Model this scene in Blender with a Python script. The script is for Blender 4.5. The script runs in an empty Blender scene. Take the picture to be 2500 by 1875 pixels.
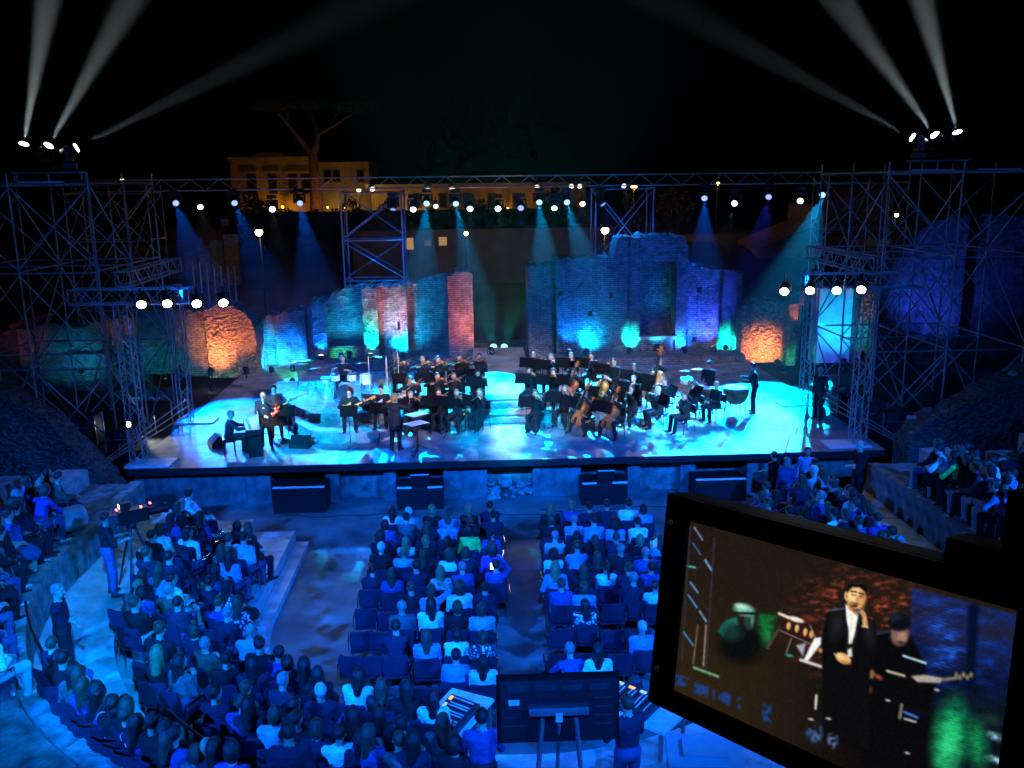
import bpy, math, random
import numpy as np
from mathutils import Vector, Matrix
random.seed(7); np.random.seed(7)
R = math.radians
sc = bpy.context.scene
COL = sc.collection
# ------------------------------------------------------------------ camera
CAMZ = 8.85; FPX = 2165.0; PITCH, YAW, ROLL = R(12.8), R(2.2), R(0.8)
_fw = Vector((math.sin(YAW)*math.cos(PITCH), math.cos(YAW)*math.cos(PITCH), -math.sin(PITCH)))
_r0 = Vector((math.cos(YAW), -math.sin(YAW), 0)); _u0 = _r0.cross(_fw)
_r = _r0*math.cos(ROLL) - _u0*math.sin(ROLL); _u = _u0*math.cos(ROLL) + _r0*math.sin(ROLL)
cam = bpy.data.objects.new('camera', bpy.data.cameras.new('camera')); COL.objects.link(cam)
cam.matrix_world = Matrix(((_r.x, _u.x, -_fw.x, 0), (_r.y, _u.y, -_fw.y, 0), (_r.z, _u.z, -_fw.z, CAMZ), (0, 0, 0, 1)))
cam.data.sensor_width = 36; cam.data.lens = 36*FPX/2500; cam.data.clip_start = 0.05; cam.data.clip_end = 2000
sc.camera = cam
# ------------------------------------------------------------------ sky (night)
w = bpy.data.worlds.new('World'); sc.world = w; w.use_nodes = True
_n = w.node_tree.nodes; _sky = _n.new('ShaderNodeTexSky'); _sky.sky_type = 'NISHITA'; _sky.sun_disc = False
_sky.sun_elevation = R(-4); _sky.sun_rotation = R(200)
w.node_tree.links.new(_sky.outputs[0], _n['Background'].inputs[0]); _n['Background'].inputs[1].default_value = 0.004
sc.view_settings.view_transform = 'Standard'; sc.view_settings.look = 'None'; sc.view_settings.exposure = 0; sc.view_settings.gamma = 1
sc.cycles.use_denoising = True; sc.cycles.use_adaptive_sampling = True; sc.cycles.adaptive_threshold = .03
sc.cycles.max_bounces = 4; sc.cycles.diffuse_bounces = 1; sc.cycles.glossy_bounces = 2; sc.cycles.transmission_bounces = 4
sc.cycles.transparent_max_bounces = 6; sc.cycles.volume_bounces = 0
sc.cycles.sample_clamp_indirect = 3.0; sc.cycles.caustics_reflective = False; sc.cycles.caustics_refractive = False

def _ray(px, py): return _fw + _r*((px-1250)/FPX) - _u*((py-937.5)/FPX)
def G(px, py, z=0.0):                 # point of the horizontal plane z seen at that place of the photograph
    d = _ray(px, py); return Vector((0, 0, CAMZ)) + d*((z-CAMZ)/d.z)
def D(px, py, y):                     # the same for the upright plane y
    d = _ray(px, py); return Vector((0, 0, CAMZ)) + d*(y/d.y)

# ------------------------------------------------------------------ materials
MATS = {}
def pm(name, col, rough=.7, var=.25, vs=6.0, bump=0.0, bs=30.0, metal=0.0, spec=.4, coords='Object'):
    """procedural principled material: base colour broken up by noise, fine relief"""
    if name in MATS: return MATS[name]
    m = bpy.data.materials.new(name); m.use_nodes = True; nt = m.node_tree; b = nt.nodes['Principled BSDF']
    tc = nt.nodes.new('ShaderNodeTexCoord'); no = nt.nodes.new('ShaderNodeTexNoise'); no.inputs['Scale'].default_value = vs; no.inputs['Detail'].default_value = 5
    nt.links.new(tc.outputs[coords], no.inputs['Vector'])
    rp = nt.nodes.new('ShaderNodeValToRGB'); rp.color_ramp.elements[0].position = .3; rp.color_ramp.elements[1].position = .72
    rp.color_ramp.elements[0].color = (*[c*(1-var) for c in col], 1); rp.color_ramp.elements[1].color = (*[min(1, c*(1+var)) for c in col], 1)
    nt.links.new(no.outputs['Fac'], rp.inputs[0]); nt.links.new(rp.outputs[0], b.inputs['Base Color'])
    b.inputs['Roughness'].default_value = rough; b.inputs['Metallic'].default_value = metal; b.inputs['Specular IOR Level'].default_value = spec
    if bump:
        n2 = nt.nodes.new('ShaderNodeTexNoise'); n2.inputs['Scale'].default_value = bs; n2.inputs['Detail'].default_value = 4
        nt.links.new(tc.outputs[coords], n2.inputs['Vector'])
        bp = nt.nodes.new('ShaderNodeBump'); bp.inputs['Strength'].default_value = bump; bp.inputs['Distance'].default_value = .03
        nt.links.new(n2.outputs['Fac'], bp.inputs['Height']); nt.links.new(bp.outputs[0], b.inputs['Normal'])
    MATS[name] = m; return m
def emit(name, col, st):
    if name in MATS: return MATS[name]
    m = bpy.data.materials.new(name); m.use_nodes = True; nt = m.node_tree; nt.nodes.remove(nt.nodes['Principled BSDF'])
    e = nt.nodes.new('ShaderNodeEmission'); e.inputs[0].default_value = (*col, 1); e.inputs[1].default_value = st
    nt.links.new(e.outputs[0], nt.nodes['Material Output'].inputs[0]); MATS[name] = m; return m
def brickmat(name, c1, c2, mortar, bw=.34, bh=.085, bump=1.0, ero=2.2):
    m = bpy.data.materials.new(name); m.use_nodes = True; nt = m.node_tree; b = nt.nodes['Principled BSDF']; L = nt.links
    g = nt.nodes.new('ShaderNodeNewGeometry'); sx = nt.nodes.new('ShaderNodeSeparateXYZ'); L.new(g.outputs['Position'], sx.inputs[0])
    ad = nt.nodes.new('ShaderNodeMath'); ad.operation = 'ADD'; L.new(sx.outputs[0], ad.inputs[0]); L.new(sx.outputs[1], ad.inputs[1])
    cx = nt.nodes.new('ShaderNodeCombineXYZ'); L.new(ad.outputs[0], cx.inputs[0]); L.new(sx.outputs[2], cx.inputs[1])
    wb = nt.nodes.new('ShaderNodeTexNoise'); wb.inputs['Scale'].default_value = 1.6; wb.inputs['Detail'].default_value = 3; L.new(g.outputs['Position'], wb.inputs['Vector'])
    vm = nt.nodes.new('ShaderNodeVectorMath'); vm.operation = 'MULTIPLY_ADD'; vm.inputs[1].default_value = (.05, .09, 0); L.new(wb.outputs['Color'], vm.inputs[0]); L.new(cx.outputs[0], vm.inputs[2])
    br = nt.nodes.new('ShaderNodeTexBrick'); br.inputs['Scale'].default_value = 1; br.inputs['Brick Width'].default_value = bw; br.inputs['Row Height'].default_value = bh
    br.inputs['Mortar Size'].default_value = .02; br.inputs['Color1'].default_value = (*c1, 1); br.inputs['Color2'].default_value = (*c2, 1); br.inputs['Mortar'].default_value = (*mortar, 1)
    L.new(vm.outputs[0], br.inputs['Vector'])
    no = nt.nodes.new('ShaderNodeTexNoise'); no.inputs['Scale'].default_value = ero; no.inputs['Detail'].default_value = 8; no.inputs['Roughness'].default_value = .65; L.new(g.outputs['Position'], no.inputs['Vector'])
    mx = nt.nodes.new('ShaderNodeMixRGB'); mx.blend_type = 'MULTIPLY'; mx.inputs[0].default_value = .8; L.new(br.outputs[0], mx.inputs[1])
    rp = nt.nodes.new('ShaderNodeValToRGB'); rp.color_ramp.elements[0].position = .34; rp.color_ramp.elements[0].color = (.35, .33, .3, 1); rp.color_ramp.elements[1].position = .62; rp.color_ramp.elements[1].color = (1.15, 1.1, 1.05, 1)
    L.new(no.outputs['Fac'], rp.inputs[0]); L.new(rp.outputs[0], mx.inputs[2]); L.new(mx.outputs[0], b.inputs['Base Color'])
    b.inputs['Roughness'].default_value = .9; b.inputs['Specular IOR Level'].default_value = .15
    hm = nt.nodes.new('ShaderNodeMath'); hm.operation = 'MULTIPLY_ADD'; hm.inputs[1].default_value = -1.0; L.new(br.outputs['Fac'], hm.inputs[0])
    n3 = nt.nodes.new('ShaderNodeMath'); n3.operation = 'MULTIPLY'; n3.inputs[1].default_value = 3.2; L.new(no.outputs['Fac'], n3.inputs[0]); L.new(n3.outputs[0], hm.inputs[2])
    bp = nt.nodes.new('ShaderNodeBump'); bp.inputs['Strength'].default_value = bump; bp.inputs['Distance'].default_value = .08; L.new(hm.outputs[0], bp.inputs['Height']); L.new(bp.outputs[0], b.inputs['Normal'])
    MATS[name] = m; return m
def rubblemat(name, c, scale=5.0, bump=1.0):
    m = bpy.data.materials.new(name); m.use_nodes = True; nt = m.node_tree; b = nt.nodes['Principled BSDF']; L = nt.links
    g = nt.nodes.new('ShaderNodeNewGeometry')
    nz = nt.nodes.new('ShaderNodeTexNoise'); nz.inputs['Scale'].default_value = 2.5; nz.inputs['Detail'].default_value = 5; L.new(g.outputs['Position'], nz.inputs['Vector'])
    va = nt.nodes.new('ShaderNodeVectorMath'); va.operation = 'MULTIPLY_ADD'; va.inputs[1].default_value = (.45, .45, .45); L.new(nz.outputs['Color'], va.inputs[0]); L.new(g.outputs['Position'], va.inputs[2])
    sv = nt.nodes.new('ShaderNodeVectorMath'); sv.operation = 'MULTIPLY'; sv.inputs[1].default_value = (1, 1, 1.9); L.new(va.outputs[0], sv.inputs[0]); vo = nt.nodes.new('ShaderNodeTexVoronoi'); vo.inputs['Scale'].default_value = scale; L.new(sv.outputs[0], vo.inputs['Vector'])
    rp = nt.nodes.new('ShaderNodeValToRGB'); rp.color_ramp.elements[0].color = (*[x*1.2 for x in c], 1); rp.color_ramp.elements[1].color = (*[x*.5 for x in c], 1); rp.color_ramp.elements[0].position = .1; rp.color_ramp.elements[1].position = .75
    L.new(vo.outputs['Distance'], rp.inputs[0]); L.new(rp.outputs[0], b.inputs['Base Color']); b.inputs['Roughness'].default_value = .95; b.inputs['Specular IOR Level'].default_value = .1
    iv = nt.nodes.new('ShaderNodeMath'); iv.operation = 'MULTIPLY_ADD'; iv.inputs[1].default_value = -1.5; L.new(vo.outputs['Distance'], iv.inputs[0]); L.new(nz.outputs['Fac'], iv.inputs[2])
    bp = nt.nodes.new('ShaderNodeBump'); bp.inputs['Strength'].default_value = bump; bp.inputs['Distance'].default_value = .12; L.new(iv.outputs[0], bp.inputs['Height']); L.new(bp.outputs[0], b.inputs['Normal'])
    MATS[name] = m; return m

steel = pm('galvanised steel', (.42, .43, .44), .42, .2, 12, .1, 60, .75)
alu = pm('aluminium truss', (.6, .61, .62), .35, .12, 14, 0, 30, .8)
black = pm('black paint', (.005, .005, .0055), .45, .3, 20, .05, 80)
blackwood = pm('black plywood', (.008, .008, .009), .65, .35, 8, .15, 60)
chrome = pm('chrome', (.75, .76, .78), .15, .05, 20, 0, 30, 1.0)
paper = pm('white paper', (.82, .82, .8), .8, .05, 20)
whiteplate = pm('white painted plate', (.72, .73, .72), .6, .15, 9, .1, 40)
stone = pm('travertine', (.36, .34, .3), .85, .45, 3.5, .6, 22)
stone2 = pm('weathered tufa', (.2, .185, .16), .9, .6, 4.0, .9, 16)
stone3 = pm('pale limestone paving', (.46, .45, .42), .8, .35, 2.5, .45, 26)
sand = pm('trodden sandy earth', (.19, .18, .17), .95, .5, 1.1, .7, 34)
dirt = pm('dark earth', (.07, .065, .05), .95, .5, .5, .6, 9)
deckm = pm('painted stage deck', (.27, .26, .255), .6, .5, 1.7, .12, 40, coords='Object')
grass_m = pm('dark foliage', (.03, .045, .02), .9, .5, 2, .5, 20)
darkcloth = pm('black cloth', (.005, .005, .006), .85, .4, 10, .3, 50)
wood = pm('varnished maple', (.42, .13, .03), .3, .35, 9, .05, 40)
woodl = pm('orange varnish', (.62, .22, .035), .28, .3, 9, .05, 40)
wooddk = pm('dark ebony', (.03, .018, .012), .35, .3, 12)
bark = pm('pine bark', (.16, .1, .07), .95, .5, 5, 1.0, 12)
brass = pm('brass', (.72, .5, .2), .22, .15, 10, 0, 30, 1.0)
redm = pm('red paint', (.5, .03, .03), .5, .2, 8)
redlit = pm('red tolex', (.34, .012, .03), .6, .2, 20, .2, 80)
skinc = {'a': pm('skin light', (.55, .36, .26), .55, .08, 20), 'b': pm('skin tan', (.4, .25, .17), .55, .1, 20), 'c': pm('skin olive', (.47, .3, .2), .55, .1, 20)}
feat = pm('eyes and lips', (.05, .03, .028), .4, .2, 30)
brick_b = brickmat('roman brick', (.34, .27, .23), (.22, .17, .145), (.15, .14, .13))
brick_d = brickmat('weathered brick facing', (.26, .235, .22), (.17, .155, .145), (.11, .105, .1), .3, .09, 1.0, 3.0)
rubble = rubblemat('rubble core', (.34, .27, .21), 6.0)
rubble_s = rubblemat('small rubble facing', (.16, .14, .12), 7.0, .7)

# ------------------------------------------------------------------ objects
WM = {}
def link(name, data=None, parent=None, world=None, mats=None):
    o = bpy.data.objects.new(name, data); COL.objects.link(o)
    wmx = world.copy() if world is not None else None
    if parent is not None:
        o.parent = parent; pw = WM[parent.name]
        if wmx is None: wmx = pw.copy()
        else: o.matrix_basis = pw.inverted() @ wmx
    elif wmx is not None: o.matrix_basis = wmx
    else: wmx = Matrix.Identity(4)
    WM[o.name] = wmx
    if mats:
        for i, m in enumerate(mats):
            if m is None: continue
            o.material_slots[i].link = 'OBJECT'; o.material_slots[i].material = m
    return o
def tag(o, label=None, cat=None, group=None, kind=None):
    if label: o['label'] = label
    if cat: o['category'] = cat
    if group: o['group'] = group
    if kind: o['kind'] = kind
    return o
def TR(p, rz=0.0): return Matrix.Translation(Vector(p)) @ Matrix.Rotation(rz, 4, 'Z')
def thing(name, label, cat, p=(0, 0, 0), rz=0.0, group=None): return tag(link(name, None, None, TR(p, rz)), label, cat, group)
def frame(p, d, n=(0, 0, 1)):         # local y along d, local z near n
    y = Vector(d).normalized(); z = Vector(n); z = (z - y*z.dot(y)).normalized(); x = y.cross(z)
    return Matrix(((x.x, y.x, z.x, p[0]), (x.y, y.y, z.y, p[1]), (x.z, y.z, z.z, p[2]), (0, 0, 0, 1)))
class MB:
    def __init__(s): s.v = []; s.f = []; s.mi = []; s.sm = []
    def add(s, vs, fs, mi=0, smooth=False):
        o = len(s.v); s.v += [tuple(v) for v in vs]; s.f += [tuple(i+o for i in f) for f in fs]; s.mi += [mi]*len(fs); s.sm += [smooth]*len(fs); return s
    def box(s, c, d, rz=0.0, mi=0, M=None, taper=1.0):
        vs = []
        for z in (-1, 1):
            k = taper if z > 0 else 1
            for x, y in ((-1, -1), (1, -1), (1, 1), (-1, 1)): vs.append(Vector((x*d[0]/2*k, y*d[1]/2*k, z*d[2]/2)))
        rm = Matrix.Rotation(rz, 3, 'Z') if rz else None
        vs = [((rm @ v) if rm else v) + Vector(c) for v in vs]
        if M: vs = [M @ v for v in vs]
        return s.add(vs, [(3, 2, 1, 0), (4, 5, 6, 7), (0, 1, 5, 4), (1, 2, 6, 5), (2, 3, 7, 6), (3, 0, 4, 7)], mi)
    def tube(s, p, q, r0, r1=None, n=8, mi=0, cap=True):
        p, q = Vector(p), Vector(q); r1 = r0 if r1 is None else r1; d = (q-p).normalized()
        a = d.orthogonal().normalized(); b = d.cross(a); vs = []
        for c, r in ((p, r0), (q, r1)):
            for i in range(n): t = 2*math.pi*i/n; vs.append(c + a*(r*math.cos(t)) + b*(r*math.sin(t)))
        s.add(vs, [(i, (i+1) % n, n+(i+1) % n, n+i) for i in range(n)], mi, n > 5)
        if cap: s.add(vs, [tuple(range(n-1, -1, -1)), tuple(range(n, 2*n))], mi)
        return s
    def path(s, pts, r, n=6, mi=0):
        for i in range(len(pts)-1):
            ra = r[i] if isinstance(r, (list, tuple)) else r; rb = r[i+1] if isinstance(r, (list, tuple)) else r
            s.tube(pts[i], pts[i+1], ra, rb, n, mi)
        return s
    def lathe(s, prof, n=16, M=None, mi=0, smooth=True):
        vs = []
        for r, z in prof:
            for i in range(n): t = 2*math.pi*i/n; vs.append(Vector((r*math.cos(t), r*math.sin(t), z)))
        if M: vs = [M @ v for v in vs]
        k = len(prof); s.add(vs, [(j*n+i, j*n+(i+1) % n, (j+1)*n+(i+1) % n, (j+1)*n+i) for j in range(k-1) for i in range(n)], mi, smooth)
        return s.add(vs, [tuple(range(n-1, -1, -1)), tuple(range((k-1)*n, k*n))], mi)
    def prism(s, poly, z0, z1, M=None, mi=0):
        n = len(poly); vs = [Vector((x, y, z0)) for x, y in poly] + [Vector((x, y, z1)) for x, y in poly]
        if M: vs = [M @ v for v in vs]
        return s.add(vs, [tuple(range(n-1, -1, -1)), tuple(range(n, 2*n))] + [(i, (i+1) % n, n+(i+1) % n, n+i) for i in range(n)], mi)
    def mesh(s, name, mats):
        me = bpy.data.meshes.new(name); me.from_pydata(s.v, [], s.f); me.polygons.foreach_set('material_index', s.mi); me.polygons.foreach_set('use_smooth', s.sm)
        for m in (mats if isinstance(mats, (list, tuple)) else [mats]): me.materials.append(m)
        me.update(); return me
    def build(s, name, mats, parent=None, world=None): return link(name, s.mesh(name, mats), parent, world)
def box(name, c, d, mat, parent=None, rz=0.0, world=None):   # world-space box part
    return MB().box((0, 0, 0), d).build(name, mat, parent, (world or TR(c, rz)))
CYL = MB().tube((0, 0, -.5), (0, 0, .5), 1, 1, 8).mesh('tube', steel)
CYL6 = MB().tube((0, 0, -.5), (0, 0, .5), 1, 1, 6).mesh('thin_tube', steel)
def rod(name, p, q, r, mat, parent, m=None):
    p, q = Vector(p), Vector(q); d = q-p
    M = Matrix.Translation((p+q)/2) @ d.to_track_quat('Z', 'Y').to_matrix().to_4x4() @ Matrix.Diagonal((r, r, d.length, 1))
    return link(name, m or CYL, parent, M, [mat])
def spot(p, t, power, ang, col, r=.06, blend=.35, parent=None, gobo=None, name='lamp'):
    l = bpy.data.lights.new(name, 'SPOT'); l.energy = power; l.spot_size = R(ang); l.color = col; l.shadow_soft_size = r; l.spot_blend = blend
    p, t = Vector(p), Vector(t)
    M = Matrix.Translation(p) @ (t-p).to_track_quat('-Z', 'Y').to_matrix().to_4x4()
    if gobo:                            # a break-up gobo in the lamp
        l.use_nodes = True; nt = l.node_tree; e = nt.nodes['Emission']; tc = nt.nodes.new('ShaderNodeTexCoord'); no = nt.nodes.new('ShaderNodeTexNoise')
        no.inputs['Scale'].default_value = gobo[0]; no.inputs['Detail'].default_value = 1; nt.links.new(tc.outputs['Normal'], no.inputs['Vector'])
        rp = nt.nodes.new('ShaderNodeMapRange'); rp.inputs[1].default_value = .33; rp.inputs[2].default_value = .67; rp.inputs[3].default_value = gobo[1]; rp.inputs[4].default_value = gobo[2]
        nt.links.new(no.outputs['Fac'], rp.inputs[0]); nt.links.new(rp.outputs[0], e.inputs['Strength'])
    o = link(name, l, parent, M); return o
ORD = ['first', 'second', 'third', 'fourth', 'fifth', 'sixth', 'seventh', 'eighth', 'ninth', 'tenth', 'eleventh', 'twelfth', 'thirteenth', 'fourteenth', 'fifteenth', 'sixteenth', 'seventeenth', 'eighteenth', 'nineteenth', 'twentieth', 'twenty-first', 'twenty-second', 'twenty-third', 'twenty-fourth', 'twenty-fifth']
S = 1.25                                # stage floor height
# ------------------------------------------------------------------ ground, cavea
def smooth(t): t = max(0., min(1., t)); return t*t*(3-2*t)
def terrain_h(x, y): return -.02 + 4.3*smooth((y-46)/22) + 2.5*smooth((y-120)/150)
gx = [-320, -200, -120, -80, -60, -45, -35, -28, -22, -16, -10, -5, 0, 5, 10, 16, 22, 28, 35, 45, 60, 80, 120, 200, 320]
gy = [-120, -60, -30, -15, 0, 8, 16, 24, 32, 40, 44, 48, 52, 56, 60, 64, 68, 74, 82, 92, 110, 140, 190, 260, 330]
gb = MB(); gb.add([(x, y, terrain_h(x, y)) for y in gy for x in gx], [(j*25+i, j*25+i+1, (j+1)*25+i+1, (j+1)*25+i) for j in range(24) for i in range(24)])
tag(gb.build('ground', dirt), kind='structure')
CX, CY = .75, 17.2; YS = 21.0
poly = [(CX+5.12*math.cos(R(a)), CY+5.12*math.sin(R(a))) for a in range(180, 361, 6)] + [(CX+5.12, YS), (12.5, YS), (12.5, 24.9), (-11, 24.9), (-11, YS), (CX-5.12, YS)]
tag(MB().prism(poly, -.3, 0).build('orchestra_floor', sand), kind='structure')
TIERS = [(5.10, 5.42, .15, stone3, 1.1), (5.42, 6.4, .45, stone3, 1.3), (6.4, 7.75, .78, stone, 1.2), (7.75, 9.0, 1.10, stone3, .9), (9.3, 10.3, 1.80, stone2, 1.1)] + \
        [(10.3+.75*k, 11.05+.75*k, 2.2+.4*k, (stone, stone2)[k % 2], 1.3) for k in range(7)]
def tier_z(p):
    dx, dy = p[0]-CX, min(0., p[1]-CY); r = math.hypot(dx, dy)
    if r < 5.1: return 0.0
    for r0, r1, z, _, _ in TIERS:
        if r0-.31 <= r < r1 or r0 <= r < r1: return z
    return 4.6
def pieces(parent, name, r0, r1, z0, z1, L, mat, jz=.012):
    n = max(8, round(math.pi*(r0+r1)/2/L)); da = math.pi/n; g = .007; ms = []
    for v in range(3):
        b = MB(); k = 3; vs = []
        for z in (z0, z1):
            for r, e in ((r0+.002, 0), (r1-.012, 0)):
                for i in range(k+1):
                    a = -da/2+g/r+(da-2*g/r)*i/k; vs.append((r*math.cos(a), r*math.sin(a), z+(random.uniform(-jz, jz) if z == z1 else 0)))
        q = k+1; fs = [(i, i+1, q+i+1, q+i)[::-1] for i in range(k)] + [(2*q+i, 2*q+i+1, 3*q+i+1, 3*q+i)[::-1][::-1] for i in range(k)]
        fs = [(i, q+i, q+i+1, i+1) for i in range(k)][::1] + [(2*q+i, 2*q+i+1, 3*q+i+1, 3*q+i)[::-1] for i in range(k)]
        fs += [(i, i+1, 2*q+i+1, 2*q+i)[::-1] for i in range(k)] + [(q+i, q+i+1, 3*q+i+1, 3*q+i) for i in range(k)] + [(0, q, 3*q, 2*q)[::-1], (k, q+k, 3*q+k, 2*q+k)]
        b.add(vs, fs); ms.append(b.mesh(name, mat))
    for i in range(n):
        link(name, random.choice(ms), parent, Matrix.Translation((CX, CY, random.uniform(-jz, 0))) @ Matrix.Rotation(math.pi+(i+.5)*da, 4, 'Z'))
    ye = YS if z1 < 2.5 else 19.4; m = max(1, round((ye-CY)/L)); l = (ye-CY)/m
    bm = MB().box(((r0+r1)/2-.005, 0, (z0+z1)/2), (r1-r0-.014, l-.014, z1-z0)).mesh(name, mat)
    for i in range(m):
        link(name, bm, parent, Matrix.Translation((CX, CY+(i+.5)*l, random.uniform(-jz, 0))) @ Matrix.Rotation(math.pi, 4, 'Z'))
        link(name, bm, parent, Matrix.Translation((CX, CY+(i+.5)*l, random.uniform(-jz, 0))))
prof = [(5.15, -.3)]
for r0, r1, z, m, L in TIERS: prof += [(r0+.05, z-.05), (r1+.04, z-.05)]
prof += [(15.6, 7.08), (34, 7.08), (34, -.3)]
cb = MB(); ring = [(CX-1, CY, 0)]; vs = []; NA = 60
stations = [(math.pi, 2), (math.pi, 1)] + [(math.pi+math.pi*i/NA, 0) for i in range(NA+1)] + [(2*math.pi, 1), (2*math.pi, 2)]
for a, e_ in stations:
    for r, z in prof: vs.append((CX+r*math.cos(a), CY+r*math.sin(a)+((YS if r < 11.0 else 19.4)-.02-CY if e_ else 0), -.3 if e_ == 2 else z))
k = len(prof)
cb.add(vs, [(j*k+i, (j+1)*k+i, (j+1)*k+i+1, j*k+i+1)[::-1] for j in range(len(stations)-1) for i in range(k-1)])
cavea = tag(cb.build('seating_bank', stone2), kind='structure')
lower = 0.0
for r0, r1, z, m, L in TIERS:
    nm = 'paving_slab' if z == 1.10 else 'step_block'
    if z < 3.9: pieces(cavea, nm, r0, r1, (z-.45 if z > 1.7 else z-.38), z, L, m)
pieces(cavea, 'parapet_block', 9.0, 9.3, 1.0, 1.86, .95, stone2, .03)

# ------------------------------------------------------------------ stage
stg = tag(link('stage'), kind='structure')
box('stage_base', (.93, 30.95, 1.155), (21.4, 14.2, .16), blackwood, stg)
dpm = [MB().box((0, 0, 0), (1.945-.008, 1.42-.008, .03)).mesh('deck_panel', deckm) for _ in range(2)]
for i in range(11):
    for j in range(10): link('deck_panel', dpm[(i+j) % 2], stg, Matrix.Translation((.93-10.7+1.945*(i+.5), 23.85+1.42*(j+.5), 1.235+random.uniform(-.002, .002))) @ Matrix.Rotation(random.uniform(-.001, .001), 4, 'Z'))
box('front_fascia', (.93, 23.82, 1.155), (21.42, .05, .19), blackwood, stg)
box('side_deck', (-13.3, 29.3, 1.1), (7.0, 9.6, .2), blackwood, stg); box('side_deck', (15.2, 29.3, 1.1), (7.0, 9.6, .2), blackwood, stg)
box('under_stage_panel', (.93, 25.3, .5), (21.4, .1, 1.0), darkcloth, stg)
PXs = lambda px, y=24.2, py=1180: D(px, py, y).x
pulp = thing('pulpitum_wall', 'low blue lit stone wall with niches below the stage front', 'wall', (.9, 24.6, 0))
xa, xb = PXs(300), PXs(2150)
box('back_wall', ((xa+xb)/2, 24.95, .5), (xb-xa, .3, 1.04), stone2, pulp)
def pblock(p0, p1, yf, z1=1.03, nm='wall_block', mat=pm('grey tufa blocks', (.17, .165, .155), .9, .5, 3.0, .9, 18)):
    x0, x1 = PXs(p0, yf), PXs(p1, yf); n = max(1, round((x1-x0)/1.3)); l = (x1-x0)/n
    for i in range(n): box(nm, (x0+(i+.5)*l, (yf+24.8)/2, z1/2-.02), (l-.012, 24.8-yf, z1+.04), mat, pulp)
    box('cap_stone', ((x0+x1)/2, yf-.02+.16, z1+.012), (x1-x0+.03, .32, .05), stone, pulp)
for a, b in ((330, 600), (600, 661), (795, 828), (937, 967), (1082, 1190), (1300, 1418), (1532, 1562), (1660, 1697), (1822, 1900), (1960, 2100)): pblock(a, b, 24.2 if b-a > 25 else 24.3)
box('recessed_panel', ((PXs(1562)+PXs(1660))/2, 24.6, .52), (PXs(1660)-PXs(1562), .3, 1.0), stone2, pulp)
for a, b in ((828, 937), (1900, 1960)): box('recessed_panel', ((PXs(a)+PXs(b))/2, 24.68, .5), (PXs(b)-PXs(a), .3, 1.0), stone2, pulp)
def rockmesh(seed, s=1.0):
    rnd = random.Random(seed); b = MB(); t = (1+5**.5)/2
    vs = [Vector(v).normalized() for v in ((-1, t, 0), (1, t, 0), (-1, -t, 0), (1, -t, 0), (0, -1, t), (0, 1, t), (0, -1, -t), (0, 1, -t), (t, 0, -1), (t, 0, 1), (-t, 0, -1), (-t, 0, 1))]
    fs = [(0, 11, 5), (0, 5, 1), (0, 1, 7), (0, 7, 10), (0, 10, 11), (1, 5, 9), (5, 11, 4), (11, 10, 2), (10, 7, 6), (7, 1, 8), (3, 9, 4), (3, 4, 2), (3, 2, 6), (3, 6, 8), (3, 8, 9), (4, 9, 5), (2, 4, 11), (6, 2, 10), (8, 6, 7), (9, 8, 1)]
    vs = [v*rnd.uniform(.7, 1.15)*s for v in vs]; b.add(vs, fs); return b.mesh('stone', stone)
ROCKS = [rockmesh(i) for i in range(5)]
def rock(parent, p, s, name='loose_stone', mat=stone):
    return link(name, random.choice(ROCKS), parent, Matrix.Translation(p) @ Matrix.Rotation(random.uniform(0, 6), 4, 'Z') @ Matrix.Diagonal((s*random.uniform(.8, 1.5), s, s*random.uniform(.5, .8), 1)), [mat])
for i in range(26):
    px = random.uniform(1192, 1300); yy = random.uniform(24.05, 24.75); rock(pulp, (PXs(px, yy), yy, .05+.5*(yy-24.05)*random.random()), random.uniform(.07, .2))

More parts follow.
